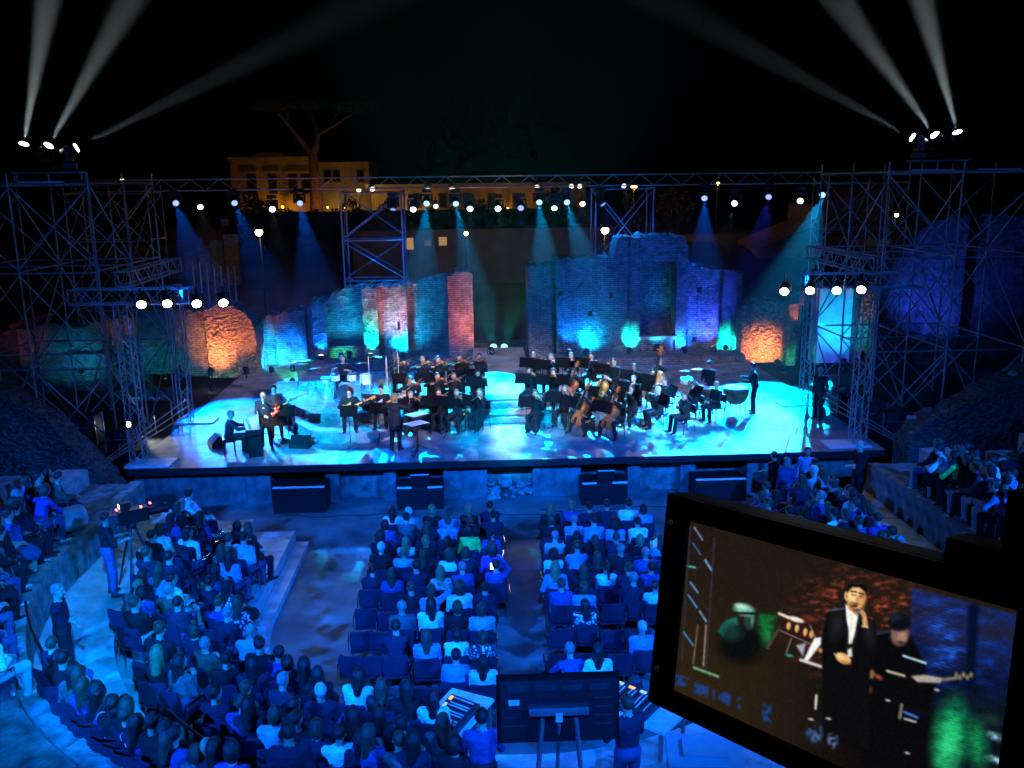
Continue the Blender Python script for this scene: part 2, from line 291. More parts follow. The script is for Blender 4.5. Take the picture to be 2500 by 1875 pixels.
# ------------------------------------------------------------------ brick ruins behind the stage
def vnoise(x, z, s): return math.sin(x*s*1.7+z*s*.9)*.5+math.sin(x*s*.8-z*s*1.9+1.3)*.35+math.sin(x*s*3.7+z*s*4.1+.4)*.25
def ruin(name, label, top, y0, thick, base, offs=(), wins=(), mat=None, dx=.17, dz=.2, rough=.035, jag=.07, cat='ruin wall', stones=14, group=None):
    top = sorted(((p.x, p.z) for p in top)); x0, x1 = top[0][0], top[-1][0]; zmax = max(z for _, z in top)
    xs = set(np.linspace(x0, x1, max(3, int((x1-x0)/dx))).tolist()); zs = set(np.linspace(base, zmax, max(3, int((zmax-base)/dz))).tolist())
    for a, b, _ in offs:
        for q in (a, b):
            if x0+.02 < q < x1-.02: xs |= {q-.006, q+.006}
    for a, b, c, d, _ in wins:
        for q in (a, b):
            if x0+.02 < q < x1-.02: xs |= {q-.006, q+.006}
        for q in (c, d):
            if base+.02 < q < zmax: zs |= {q-.006, q+.006}
    xs, zs = sorted(xs), sorted(zs); tx, tz = [t[0] for t in top], [t[1] for t in top]
    rnd = random.Random(int(abs(x0)*100)); tops = [float(np.interp(x, tx, tz))+round(rnd.uniform(-jag, jag)/.07)*.07 for x in xs]
    def yf(x, z):
        y = y0
        for a, b, o in offs:
            if a <= x <= b: y = y0+o
        for a, b, c, d, o in wins:
            if a <= x <= b and c <= z <= d: y += o
        return y+rough*vnoise(x, z, 2.1)+rnd.uniform(-.012, .012)
    nx, nz = len(xs), len(zs); vs = []; b = MB()
    for i, x in enumerate(xs):
        for z in zs: zz = min(z, tops[i]); vs.append((x, yf(x, zz), zz))
    for i, x in enumerate(xs):
        vs.append((x, y0+thick, tops[i]))
    for i, x in enumerate(xs): vs.append((x, y0+thick, base))
    fs = []
    for i in range(nx-1):
        for j in range(nz-1):
            if zs[j] >= tops[i] and zs[j] >= tops[i+1]: continue
            fs.append((i*nz+j, (i+1)*nz+j, (i+1)*nz+j+1, i*nz+j+1))
        fs.append((i*nz+nz-1, (i+1)*nz+nz-1, nx*nz+i+1, nx*nz+i))
        fs.append((nx*nz+i, nx*nz+i+1, nx*nz+nx+i+1, nx*nz+nx+i))
    fs.append(tuple([j for j in range(nz)]+[nx*nz, nx*nz+nx])); fs.append(tuple([(nx-1)*nz+j for j in range(nz)]+[nx*nz+nx-1, nx*nz+2*nx-1])[::-1])
    b.add(vs, fs)
    t = thing(name, label, cat, ((x0+x1)/2, y0+thick/2, base), 0, group)
    b.build('masonry', mat or brick_b, t, Matrix.Identity(4))
    for i in range(stones):
        q = rnd.randrange(1, nx-1); rock(t, (xs[q], y0+rnd.uniform(.1, thick-.1), tops[q]+.02), rnd.uniform(.05, .16), 'loose_stone', stone2 if i % 2 else stone)
    return t
def P(y, *pts): return [D(a, b, y) for a, b in pts]
def X(px, y, py=780): return D(px, py, y).x
def Z(py, y, px=1250): return D(px, py, y).z
Y0 = 38.0
ruinL = ruin('brick_ruin', 'ruined brick wall with piers and niche left of the centre gap', P(Y0, (749, 752), (765, 737), (799, 735), (806, 722), (850, 705), (886, 699), (930, 700), (992, 698), (1040, 686), (1092, 671), (1132, 662), (1153, 666)), Y0, 1.5, 1.2,
    offs=[(X(766, Y0), X(799, Y0), -.4), (X(799, Y0), X(888, Y0), .22), (X(888, Y0), X(925, Y0), -.3), (X(925, Y0), X(994, Y0), .05), (X(994, Y0), X(1095, Y0), .95), (X(1095, Y0), X(1160, Y0), -.35)],
    wins=[(X(802, Y0), X(886, Y0), Z(842, Y0, 850), Z(812, Y0, 850), .7), (X(970, Y0), X(975, Y0), Z(800, Y0), Z(780, Y0), .2), (X(1002, Y0), X(1007, Y0), Z(722, Y0), Z(716, Y0), .2)])
box('ledge', (X(844, Y0), Y0+.15, Z(846, Y0, 850)), (X(888, Y0)-X(800, Y0), .5, .08), brick_d, ruinL)
ruin('brick_ruin', 'low blue lit brick wall stepping down at the left ruin', P(38.4, (622, 790), (640, 776), (673, 768), (700, 762), (748, 756)), 38.4, 1.2, 1.2, offs=[(X(672, 38.4), X(748, 38.4), -.25)], stones=6)
ruinR = ruin('brick_ruin', 'tall ruined brick wall with raised tower right of the centre gap', P(Y0, (1288, 650), (1300, 646), (1345, 645), (1356, 634), (1384, 631), (1420, 627), (1500, 631), (1503, 631), (1504, 578), (1530, 577), (1600, 576), (1678, 577), (1680, 643), (1720, 652), (1760, 660), (1815, 668)), Y0, 1.6, 1.2,
    offs=[(X(1280, Y0), X(1345, Y0), -.35), (X(1345, Y0), X(1358, Y0), .3), (X(1358, Y0), X(1535, Y0), 0), (X(1535, Y0), X(1560, Y0), -.12), (X(1560, Y0), X(1648, Y0), 0), (X(1648, Y0), X(1674, Y0), -.12), (X(1674, Y0), X(1757, Y0), .2), (X(1757, Y0), X(1796, Y0), .75), (X(1796, Y0), X(1820, Y0), .1)],
    wins=[(X(1562, Y0), X(1647, Y0), Z(824, Y0, 1600), Z(640, Y0, 1600), .9)] + [(X(a, Y0)-.09, X(a, Y0)+.09, Z(b, Y0, a)-.1, Z(b, Y0, a)+.1, .35) for a, b in ((1492, 721), (1707, 708), (1370, 716), (1440, 765), (1700, 830))], mat=brick_d)
box('niche_sill', (X(1604, Y0), Y0+.05, Z(824, Y0, 1600)), (X(1652, Y0)-X(1556, Y0), .5, .16), stone2, ruinR)
box('plinth', ((X(760, 37)+X(1098, 37))/2, 37.0, 1.4), (X(1098, 37)-X(760, 37), 1.3, .42), brick_d, ruinL)
box('plinth', ((X(1346, 37)+X(1812, 37))/2, 37.0, 1.4), (X(1812, 37)-X(1346, 37), 1.3, .42), brick_d, ruinR)
box('rear_landing', (X(1221, 40, 870), 40, 1.05), (X(1300, 40)-X(1150, 40), 4.5, .8), brick_d, stg)
ruin('rubble_wall', 'orange lit rubble wall with rounded corner at left of stage', P(36.5, (497, 752), (540, 742), (575, 748), (600, 765), (615, 785), (622, 800)), 36.5, 1.4, 1.1, mat=rubble, rough=.07, jag=.05, stones=5)
ruin('rubble_wall', 'orange lit rubble wall at right end of the brick ruins', P(37.2, (1813, 760), (1840, 742), (1880, 735), (1930, 738)), 37.2, 1.4, 1.1, mat=rubble, rough=.07, jag=.05, stones=5)
ruin('brick_wall', 'green lit brick wall behind the left truss towers', P(36.9, (335, 760), (420, 752), (497, 764)), 36.9, 1.0, 1.1, wins=[(X(340, 36.9), X(420, 36.9), 1.1, Z(905, 36.9, 380), .6)], mat=brick_d, stones=3)
ruin('brick_wall', 'blue lit brick wall at far left behind the scaffold', P(37.6, (-80, 850), (20, 806), (60, 800), (120, 790), (180, 800), (260, 775), (335, 770)), 37.6, 1.0, .3, offs=[(X(45, 37.6), X(82, 37.6), -.3), (X(275, 37.6), X(300, 37.6), -.4)], wins=[(X(155, 37.6), X(245, 37.6), 2.0, Z(845, 37.6, 200), .45)], mat=brick_d, stones=5)
rp = thing('sloping_roof_edge', 'narrow red sloping roof edge behind the left scaffold', 'roof edge', D(75, 783, 37), 0)
a, b = D(25, 797, 37), D(125, 768, 37); MB().box((0, 0, 0), (.25, (b-a).length, .16)).build('tile_edge', redm, rp, frame((a+b)/2, b-a))
ruin('brick_pilaster', 'slim green lit brick pilaster at right of stage', P(36.4, (1926, 742), (1950, 742)), 36.4, .6, 1.1, mat=brick_b, stones=0, jag=.01, dx=.2, cat='pilaster')
ruin('brick_wall', 'salmon lintel wall beside the green pilaster', P(37.0, (1932, 712), (1968, 710)), 37.0, .6, 1.1, wins=[(X(1950, 37), X(1972, 37), 1.0, Z(760, 37), .45)], mat=brick_b, stones=0, jag=.01, dx=.2)
ruin('plaster_wall', 'bright cyan lit plain wall behind right truss tower', P(36.8, (2000, 705), (2110, 702)), 36.8, .8, 1.1, mat=pm('pale plaster', (.5, .5, .47), .9, .2, 3, .3, 20), stones=0, jag=.01, rough=.015)
ruin('stone_pier', 'salmon rubble pier behind the right truss beam', P(35.8, (2106, 690), (2142, 690)), 35.8, .8, 1.1, mat=rubble_s, stones=2, jag=.03, cat='pier')
ruin('brick_ruin', 'tall dark blue ruined wall behind the right scaffold', P(41, (2140, 700), (2170, 660), (2250, 560), (2320, 525), (2400, 520), (2520, 530), (2640, 560)), 41, 2, 0, offs=[(X(2290, 41), X(2330, 41), -.5)], wins=[(X(2180, 41), X(2255, 41), 1.5, Z(760, 41, 2200), .8)], mat=brick_d, stones=8)
ruin('rubble_wall', 'sloping rubble retaining wall beside the upper left seats', P(22.9, (-160, 900), (0, 965), (60, 990), (140, 1040), (178, 1090), (240, 1150), (280, 1195)), 22.8, .9, 0, mat=rubble_s, rough=.06, stones=6, jag=.08, cat='retaining wall')
ruin('rubble_wall', 'sloping rubble retaining wall beside the right hand seats', P(22.9, (2215, 1085), (2260, 1030), (2330, 1000), (2420, 950), (2560, 890), (2640, 870)), 22.8, .9, 0, mat=rubble_s, rough=.06, stones=6, jag=.08, cat='retaining wall')

# ------------------------------------------------------------------ what lies beyond the theatre
def part(parent, name, c, d, mat): return box(name, c, d, mat, parent)
ochre = pm('ochre stucco', (.5, .34, .17), .9, .25, .8, .2, 9); creamy = pm('cream stucco', (.5, .45, .35), .9, .25, .8, .2, 9)
dglass = pm('dark window glass', (.02, .02, .022), .15, .2, 6); shutter = pm('brown shutters', (.07, .045, .03), .7, .3, 12)
YV = 100.0
v0, v1 = D(560, 390, YV), D(770, 390, YV); vz = v0.z; vb = 3.6
villa = thing('villa', 'ochre villa with curved gable lit by yellow lamps', 'building', ((v0.x+v1.x)/2, YV+5, vb))
part(villa, 'wall', ((v0.x+v1.x)/2, YV+5, (vz+vb)/2), (v1.x-v0.x, 10, vz-vb), ochre)
part(villa, 'cornice', ((v0.x+v1.x)/2, YV-.12, vz+.1), (v1.x-v0.x+.3, .5, .3), creamy)
ga, gb_ = X(621, YV, 380), X(700, YV, 380); gt = Z(372, YV, 655); gm = (ga+gb_)/2; gw = (gb_-ga)/2
pts = [(ga, vz), (ga, vz+.45)] + [(gm-gw*.8*math.cos(R(t)), vz+.5+(gt-vz-.5)*math.sin(R(t))) for t in range(0, 181, 15)] + [(gb_, vz+.45), (gb_, vz)]
MB().prism([(x, z) for x, z in pts], -.5, 0).build('curved_gable', ochre, villa, Matrix(((1, 0, 0, 0), (0, 0, -1, YV-.15), (0, 1, 0, 0), (0, 0, 0, 1))))
for wx in (614, 665, 714, 745):
    c = D(wx, 428, YV); wf = part(villa, 'window', (c.x, YV-.03, c.z-.9), (.95, .12, 2.2), shutter); part(wf, 'lintel', (c.x, YV-.1, c.z+.35), (1.5, .3, .28), creamy); part(wf, 'pane', (c.x, YV-.1, c.z-.95), (.66, .06, 1.8), dglass)
a1 = D(772, 396, YV+1); a2 = D(900, 402, YV+1)
ann = thing('villa_annex', 'long low cream annex right of the villa', 'building', ((a1.x+a2.x)/2, YV+5, vb))
part(ann, 'wall', ((a1.x+a2.x)/2, YV+5.5, (a1.z+vb)/2), (a2.x-a1.x, 9, a1.z-vb), creamy)
for wx in (800, 822, 880):
    c = D(wx, 430, YV+1); wf = part(ann, 'window', (c.x, YV+.98, c.z), (.8, .12, 1.3), shutter); part(wf, 'pane', (c.x, YV+.92, c.z), (.5, .06, 1.0), dglass)
b1 = D(905, 458, 92); b2 = D(1430, 455, 92)
hall = thing('low_hall', 'long yellow lit hall with flat roof behind the hedge', 'building', ((b1.x+b2.x)/2, 97, vb))
part(hall, 'wall', ((b1.x+b2.x)/2, 96.5, (b1.z+vb)/2), (b2.x-b1.x, 9, b1.z-vb), ochre); part(hall, 'eaves', ((b1.x+b2.x)/2, 96.3, b1.z+.15), (b2.x-b1.x+.8, 10, .28), creamy)
for wx in range(960, 1420, 60):
    c = D(wx, 490, 92); wf = part(hall, 'window', (c.x, 91.97, c.z), (.8, .14, 1.5), shutter); part(wf, 'pane', (c.x, 91.9, c.z), (.5, .06, 1.2), dglass)
lb = thing('low_building', 'dark low service building with small lit windows behind the ruins', 'building', (X(1180, 58, 600), 60, 2.5))
l1, l2 = D(860, 585, 58), D(1500, 560, 58); part(lb, 'wall', ((l1.x+l2.x)/2, 60.1, 4), (l2.x-l1.x, 4, l1.z-2.5+1.0), pm('grey render', (.14, .12, .1), .9, .3, 1))
for a, b, cc, d_ in ((992, 1010, 581, 609), (1071, 1091, 579, 599), (1036, 1052, 586, 600)):
    p, q = D(a, cc, 57.95), D(b, d_, 57.95); wf = part(lb, 'window', ((p.x+q.x)/2, 58.03, (p.z+q.z)/2), (q.x-p.x+.1, .1, p.z-q.z+.1), shutter)
    part(wf, 'lit_pane', ((p.x+q.x)/2, 57.95, (p.z+q.z)/2), (q.x-p.x, .06, p.z-q.z), emit('lit pane dim' if a == 1036 else 'lit pane', (1, .55, .25), .06 if a == 1036 else .38))
# stepped garden wall and cottage on the left
gw_ = thing('garden_wall', 'pale stepped garden wall climbing behind the left scaffold', 'wall', (X(500, 60, 620), 60, 3))
for i, (pa, pb, yy) in enumerate(((418, 450, 632), (450, 482, 617), (482, 514, 600), (514, 546, 586), (546, 580, 572))):
    p, q = D(pa, yy, 60-i*.3), D(pb, yy, 60-i*.3); part(gw_, 'wall_section', ((p.x+q.x)/2, 60-i*.3, p.z/2), (q.x-p.x-.02, .5, p.z), stone2)
for i in range(7):
    p = D(468+i*17, 640+i*2, 50); rod('rail_post', (p.x, 50, terrain_h(0, 50)-.2), (p.x, 50, p.z), .07, stone3, gw_)
ct = thing('cottage', 'small lit cottage gable above the garden wall', 'building', (X(552, 66, 560), 68, 3)); p, q = D(538, 535, 66), D(572, 535, 66)
part(ct, 'wall', ((p.x+q.x)/2, 68, (p.z+2.6)/2), (q.x-p.x, 4, p.z-2.6), creamy); part(ct, 'roof', ((p.x+q.x)/2, 68, p.z+.1), (q.x-p.x+.5, 4.6, .2), shutter)
wf = part(ct, 'window', ((p.x+q.x)/2, 65.97, p.z-1.0), (.5, .12, 1.0), shutter)
for nm, lb_, (xa_, ya_), (xb_, yb_), yy in (('tiled_roof', 'dim tiled roof of a house beyond the right tower', (1985, 505), (2185, 452), 75), ('tiled_roof', 'dim tiled roof slope above the right wall', (1850, 610), (2010, 545), 62)):
    p, q = D(xa_, ya_, yy), D(xb_, yb_, yy); t = thing(nm, lb_, 'house', ((p.x+q.x)/2, yy+3, 3)); rm_ = pm('clay tiles', (.28, .17, .1), .9, .4, 3, .6, 14)
    b = MB().prism([(p.x, 2), (q.x, 2), (q.x, q.z), (p.x, p.z)], -6, 0); b.build('house_wall', pm('tan render', (.3, .23, .16), .9, .3, 1), t, Matrix(((1, 0, 0, 0), (0, 0, -1, yy), (0, 1, 0, 0), (0, 0, 0, 1))))
    n = 9
    for i in range(n):
        f0, f1 = i/n, (i+1)/n; A = p.lerp(q, f0); B_ = p.lerp(q, f1); M_ = frame(((A.x+B_.x)/2, yy+2.8, (A.z+B_.z)/2+.1), q-p); MB().box((0, 0, 0), (6.6, (B_-A).length-.02, .14)).build('roof_course', rm_, t, M_)
def leafmesh(name, n, rx, ry, rz, ls, mat, seed=0, hollow=.3):
    rnd = random.Random(seed); b = MB(); vs = []; fs = []
    for i in range(n):
        while True:
            q = Vector((rnd.uniform(-1, 1), rnd.uniform(-1, 1), rnd.uniform(-1, 1)))
            if hollow < q.length < 1 and math.sin(q.x*7+seed)+math.sin(q.z*6+q.y*5) > -.7: break
        c = Vector((q.x*rx, q.y*ry, q.z*rz)); a = Vector((rnd.gauss(0, 1), rnd.gauss(0, 1), rnd.gauss(0, 1))).normalized(); e = a.orthogonal().normalized(); s = ls*rnd.uniform(.6, 1.4); o = len(vs)
        vs += [c-a*s, c+e*s*.5, c+a*s, c-e*s*.5]; fs.append((o, o+1, o+2, o+3))
    b.add(vs, fs); return b.mesh(name, mat)
BUSH = [leafmesh('foliage', 700, 1, 1, 1, .1, grass_m, i) for i in range(3)]
def bush(p, s, label, nm='shrub', cat='shrub', group='dark shrubs beyond the theatre'):
    t = thing(nm, label, cat, p, 0, group); M_ = Matrix.Translation((p[0], p[1], p[2]+s[2]))
    link('foliage', random.choice(BUSH), t, M_ @ Matrix.Diagonal((*s, 1))); rod('stem', p, (p[0], p[1], p[2]+s[2]), .06, bark, t); return t
h0, h1 = D(560, 515, 66), D(1480, 512, 66)
hedge = thing('hedge', 'long clipped dark hedge in front of the yellow hall', 'hedge', ((h0.x+h1.x)/2, 66, 4)); hw = h1.x-h0.x
for i in range(16):
    x = h0.x+hw*(i+.5)/16; g0 = terrain_h(x, 66); hz = (h0.z-g0)/2
    if i < 4: HEDG = (HEDG if i else []) + [leafmesh('foliage', 500, hw/30, .8, hz+.12, .16, grass_m, 40+i, 0)]
    link('foliage', HEDG[i % len(HEDG)], hedge, Matrix.Translation((x, 66, g0+hz)))
part(hedge, 'hedge_core', ((h0.x+h1.x)/2, 66.2, (h0.z+3.5)/2-.1), (hw, 1.0, h0.z-3.6), grass_m)
for i, (px, py, yy, s) in enumerate(((655, 500, 88, 1.6), (600, 470, 90, 2.0), (858, 500, 84, 1.3), (945, 505, 84, 1.1), (1180, 500, 80, 1.4), (1360, 470, 82, 1.8), (1560, 480, 70, 2.2), (1640, 470, 78, 2.0))):
    p = D(px, py, yy); g0 = terrain_h(p.x, yy); hz = max(.8, (p.z-g0)/2+.3)
    bush((p.x, yy, g0), (s, s, hz), 'dark shrub, %s from the left in front of the far buildings' % ORD[i])
pt = D(770, 500, 84); g0 = terrain_h(pt.x, 84)
pine = thing('pine_tree', 'tall bare limbed stone pine lit orange beside the villa', 'tree', (pt.x, 84, g0))
tb = MB(); PP = lambda px, py, yy=84: D(px, py, yy)
tb.path([(pt.x, 84, g0), PP(772, 480), PP(768, 420), PP(764, 385), PP(762, 372)], [.62, .56, .46, .4, .36], 10)
tb.path([PP(762, 374), PP(745, 355), PP(720, 325, 83.5), PP(700, 300, 83), PP(680, 278, 82.5)], [.34, .26, .2, .15, .1], 8); tb.path([PP(700, 300, 83), PP(703, 280, 83), PP(694, 262, 83)], [.12, .08, .05], 6)
tb.path([PP(764, 374), PP(774, 350), PP(774, 328), PP(768, 300, 84.4), PP(755, 278, 85)], [.34, .26, .22, .16, .09], 8); tb.path([PP(774, 328), PP(800, 316), PP(830, 298, 83.6), PP(860, 278, 83)], [.18, .13, .1, .06], 6); tb.path([PP(805, 314), PP(815, 290), PP(828, 272)], [.09, .07, .04], 6)
tb.build('trunk', bark, pine, Matrix.Identity(4))
for i, (px, py, yy, s) in enumerate(((664, 258, 82.5, 2.0), (752, 255, 85, 2.0), (872, 262, 83, 2.2))): link('crown', BUSH[i % 3], pine, Matrix.Translation(PP(px, py, yy)) @ Matrix.Diagonal((s, s, .5, 1)))
def street_lamp(px, py, yy, col, st, power, label, size=.22):
    p = D(px, py, yy); g0 = terrain_h(p.x, yy); t = thing('street_lamp', label, 'street lamp', (p.x, yy, g0), 0, 'street lamps beyond the theatre')
    rod('pole', (p.x, yy+.2, g0), (p.x, yy+.2, p.z+.1), .06, black, t); rod('arm', (p.x, yy+.2, p.z+.1), (p.x, yy-.1, p.z+.18), .035, black, t)
    MB().lathe([(.02, .28), (size*1.2, .18), (size*1.25, .14), (size*.9, .13)], 12).build('hood', black, t, Matrix.Translation(p))
    MB().lathe([(.02, -size), (size*.7, -size*.7), (size, 0), (size*.7, size*.65), (.02, size*.68)], 12).build('globe', emit(label, col, st), t, Matrix.Translation(p))
    l = bpy.data.lights.new('lamp', 'POINT'); l.energy = power; l.color = col; l.shadow_soft_size = .2; link('lamp', l, t, Matrix.Translation(p+Vector((0, -.5, -.45))))
street_lamp(632, 567, 52, (1, .62, .22), 30, 90, 'bright warm street lamp above the left brick wall')
street_lamp(1477, 562, 50, (1, .62, .22), 30, 80, 'bright warm street lamp behind the right ruin')
street_lamp(1138, 570, 54, (1, .66, .28), 20, 25, 'small warm street lamp behind the centre gap', .13)
street_lamp(1548, 456, 74, (1, .48, .06), 16, 250, 'orange street lamp just under the long truss', .26)
street_lamp(298, 441, 70, (1, .55, .15), 14, 15, 'small orange street lamp seen through the left scaffold', .16)
street_lamp(1753, 448, 76, (1, .6, .15), 12, 15, 'small yellow street lamp below the right part of truss', .15)
street_lamp(2189, 525, 66, (1, .75, .6), 16, 25, 'pale street lamp seen through the right scaffold', .14)
street_lamp(876, 464, 90, (1, .62, .15), 14, 90, 'yellow street lamp beside the cream annex', .2)
street_lamp(690, 505, 98.6, (1, .42, .03), 10, 130, 'yellow floodlight low in front of the villa wall', .15)
street_lamp(840, 508, 99.6, (1, .5, .1), 10, 80, 'yellow floodlight low by the annex wall', .12)
street_lamp(1240, 508, 90.8, (1, .45, .05), 6, 90, 'yellow floodlight low before the long hall', .12)
street_lamp(1010, 508, 90.8, (1, .45, .05), 6, 110, 'yellow floodlight low at left end of the long hall', .12)
street_lamp(800, 506, 81.5, (1, .4, .12), 5, 260, 'added low orange floodlight at the foot of the pine', .1)  # lamp added out of sight behind the hedge to light trunk and limbs
# ------------------------------------------------------------------ scaffolds and trusses
def scaffold(label, xs, ys, zs, diag=True, tip=.35, r=.026, plat=()):
    t = thing('scaffold_tower', label, 'scaffold', (sum(xs)/len(xs), sum(ys)/len(ys), zs[0])); rnd = random.Random(len(label))
    for x in xs:
        for y in ys:
            rod('upright', (x, y, zs[0]), (x, y, zs[-1]+tip), r*1.1, steel, t); rod('foot_plate', (x, y, zs[0]), (x, y, zs[0]+.03), .1, steel, t)
            for z in zs[1:]: rod('coupler', (x, y, z-.07), (x, y, z+.05), r*1.9, steel, t, CYL6)
    for z in zs[1:]:
        for y in ys: rod('ledger', (xs[0], y, z), (xs[-1], y, z), r, steel, t)
        for x in xs: rod('transom', (x, ys[0], z+.05), (x, ys[-1], z+.05), r, steel, t)
    if diag:
        for k in range(len(zs)-1):
            for y in ys:
                for i in range(len(xs)-1):
                    a, b = (xs[i], xs[i+1]) if (i+k) % 2 else (xs[i+1], xs[i]); rod('brace', (a, y-.05, zs[k]+.1), (b, y-.05, zs[k+1]-.05), r*.9, steel, t)
                    if rnd.random() < .55: rod('brace', (b, y+.05, zs[k]+.1), (a, y+.05, zs[k+1]-.05), r*.9, steel, t)
            for x in xs:
                for j in range(len(ys)-1):
                    a, b = (ys[j], ys[j+1]) if (j+k) % 2 else (ys[j+1], ys[j]); rod('brace', (x+.05, a, zs[k]+.1), (x+.05, b, zs[k+1]-.05), r*.9, steel, t)
    for z, n in plat:
        for i in range(n): box('deck_board', (xs[0]+(xs[-1]-xs[0])*(i+.5)/n, (ys[0]+ys[-1])/2, z+.09), ((xs[-1]-xs[0])/n-.03, ys[-1]-ys[0], .04), steel if i % 3 else blackwood, t)
    return t
LXS, RXS = [-15.3, -13.0, -10.8], [12.0, 14.2, 16.6]; ZL = [1.2, 3.7, 6.5, 8.95]
scaffold('tall steel tube scaffold tower left of the stage', LXS, [25.9, 28.4, 31.0], ZL, plat=((8.95, 7),))
scaffold('tall steel tube scaffold tower right of the stage', RXS, [25.9, 28.4, 31.0], ZL, plat=((8.95, 7),))
scaffold('rear scaffold carrying the left end of the long truss', [-17.5, -15.6, -14.0], [39.4, 41.2], [.5, 3.6, 6.6, 8.6])
scaffold('rear scaffold carrying the right end of the long truss', [15.6, 17.4, 19.2], [39.4, 41.2], [.5, 3.6, 6.6, 8.6])
YT = 40.2
c1, c2, c3, c4 = X(840, 41, 560), X(985, 41, 560), X(1450, 41, 560), X(1588, 41, 560)
scaffold('scaffold tower rising behind the left brick ruin', [c1, c2], [40.4, 42.0], [.3, 3.0, 4.6, 6.4, 8.5], tip=.1, r=.034)
scaffold('scaffold tower rising behind the right brick ruin', [c3, c4], [40.4, 42.0], [.3, 3.0, 5.2, 8.5], tip=.1, r=.034)
def truss(label, p, q, h=.46, bay=.55, r=.027, wdt=None, up=(0, 0, 1), mat=None, name='lighting_truss', cat='truss', plates=False):
    """box truss: four chords and zigzag lacing on all four faces"""
    p, q = Vector(p), Vector(q); d = (q-p); L_ = d.length; d.normalize(); u = Vector(up); s = d.cross(u).normalized(); u = s.cross(d); wdt = wdt or h; mat = mat or alu
    t = thing(name, label, cat, (p+q)/2 if abs(d.z) < .5 else p)
    cs = [s*(a*wdt/2)+u*(b*h/2) for a, b in ((-1, -1), (1, -1), (1, 1), (-1, 1))]
    for c in cs: rod('chord', p+c, q+c, r, mat, t)
    n = max(2, round(L_/bay)); st = d*(L_/n)
    for k in range(n):
        for i in range(4):
            a, b = cs[i], cs[(i+1) % 4]
            if i == 1 and L_ > 20: continue
            if k % 2: a, b = b, a
            rod('lacing', p+st*k+a, p+st*(k+1)+b, r*.55, mat, t, CYL6)
    for e in (p, q):
        for i in range(4): rod('end_frame', e+cs[i], e+cs[(i+1) % 4], r*.8, mat, t, CYL6)
    return t
TZ = (D(1250, 449, YT).z)
truss('long horizontal lighting truss spanning the whole stage', (-17.4, YT, D(420, 452, YT).z), (18.6, YT, D(2000, 434, YT).z), .47, .62, .03)
# side trusses: two uprights a side, a beam towards the stage, a beam to the back
TL1, TL2, TR1, TR2 = (-9.62, 24.35), (-9.72, 28.9), (11.02, 24.5), (11.3, 29.4); TH = 6.0
for (x, y), nm in ((TL1, 'front left'), (TL2, 'rear left'), (TR1, 'front right'), (TR2, 'rear right')):
    truss('slim box truss upright standing at %s of the stage' % nm, (x, y, S+.05), (x, y, TH-.2), .36, .42, .022, .36, (0, 1, 0), name='truss_upright')
    bp_ = tag(box('base_plate', (x+(.35 if x < 0 else -.35), y-.05, S+.025), (1.25, .75, .05), whiteplate), 'white base plate under the %s truss upright' % nm, 'base plate', 'white truss base plates')
    bp_.location.z = S+.025
truss('left front truss beam carrying four white spotlights', (-10.95, 24.35, TH), (-7.75, 24.35, TH-.02), .4, .42, .022)
truss('right front truss beam carrying four white spotlights', (9.15, 24.5, TH+.05), (12.5, 24.5, TH+.03), .4, .42, .022)
truss('left side truss beam running back from the front corner', (-9.65, 24.65, TH+.42), (-9.72, 29.2, TH+.42), .4, .42, .022)
truss('right side truss beam running back from the front corner', (11.05, 24.8, TH+.42), (11.3, 29.7, TH+.42), .4, .42, .022)
hangcloth = darkcloth
# ------------------------------------------------------------------ lamps
CYAN, BLUE, DEEP, WHITE, TEAL, GREENL, ORANGE, WARM, PALE = (0.0, .42, 1.0), (0.0, .14, 1.0), (0.02, .06, 1.0), (.92, .97, 1.0), (0, 1.0, .85), (.02, .85, .36), (1.0, .27, .07), (1.0, .72, .5), (.55, .95, .85)
PAR_C = MB().lathe([(.03, -.26), (.085, -.24), (.1, -.02), (.11, .02), (.105, .02)], 14); PAR_CAN = PAR_C.mesh('can', black)
PAR_L = MB().lathe([(.005, .012), (.094, .012), (.094, .03), (.07, .045), (.005, .052)], 14)
LENSM = {}
def lens_mesh(kind, col, st):
    k = (kind, col, st)
    if k not in LENSM:
        m = emit('lens %d' % len(LENSM), tuple(.25+.75*c for c in col), st); LENSM[k] = (PAR_L if kind == 'par' else MH_L).mesh('lens', m)
    return LENSM[k]
YOKE = MB().path([(-.13, 0, 0), (-.13, 0, .2), (.13, 0, .2), (.13, 0, 0)], .013, 5).tube((0, 0, .2), (0, 0, .34), .02).mesh('yoke', black)
MHB = MB().box((0, 0, .0), (.34, .3, .14)); MH_BASE = MHB.mesh('base', black)
MH_YOKE = MB().box((-.19, 0, -.2), (.06, .14, .34)).box((.19, 0, -.2), (.06, .14, .34)).box((0, 0, -.06), (.42, .16, .07)).mesh('yoke', black)
MH_H = MB().lathe([(.06, -.2), (.13, -.17), (.155, 0), (.15, .14), (.125, .2), (.12, .2)], 14).mesh('head', black)
MH_L = MB().lathe([(.005, .19), (.108, .19), (.108, .212), (.07, .23), (.005, .235)], 14)
def aim(p, t): return Matrix.Translation(Vector(p)) @ (Vector(t)-Vector(p)).to_track_quat('Z', 'Y').to_matrix().to_4x4()
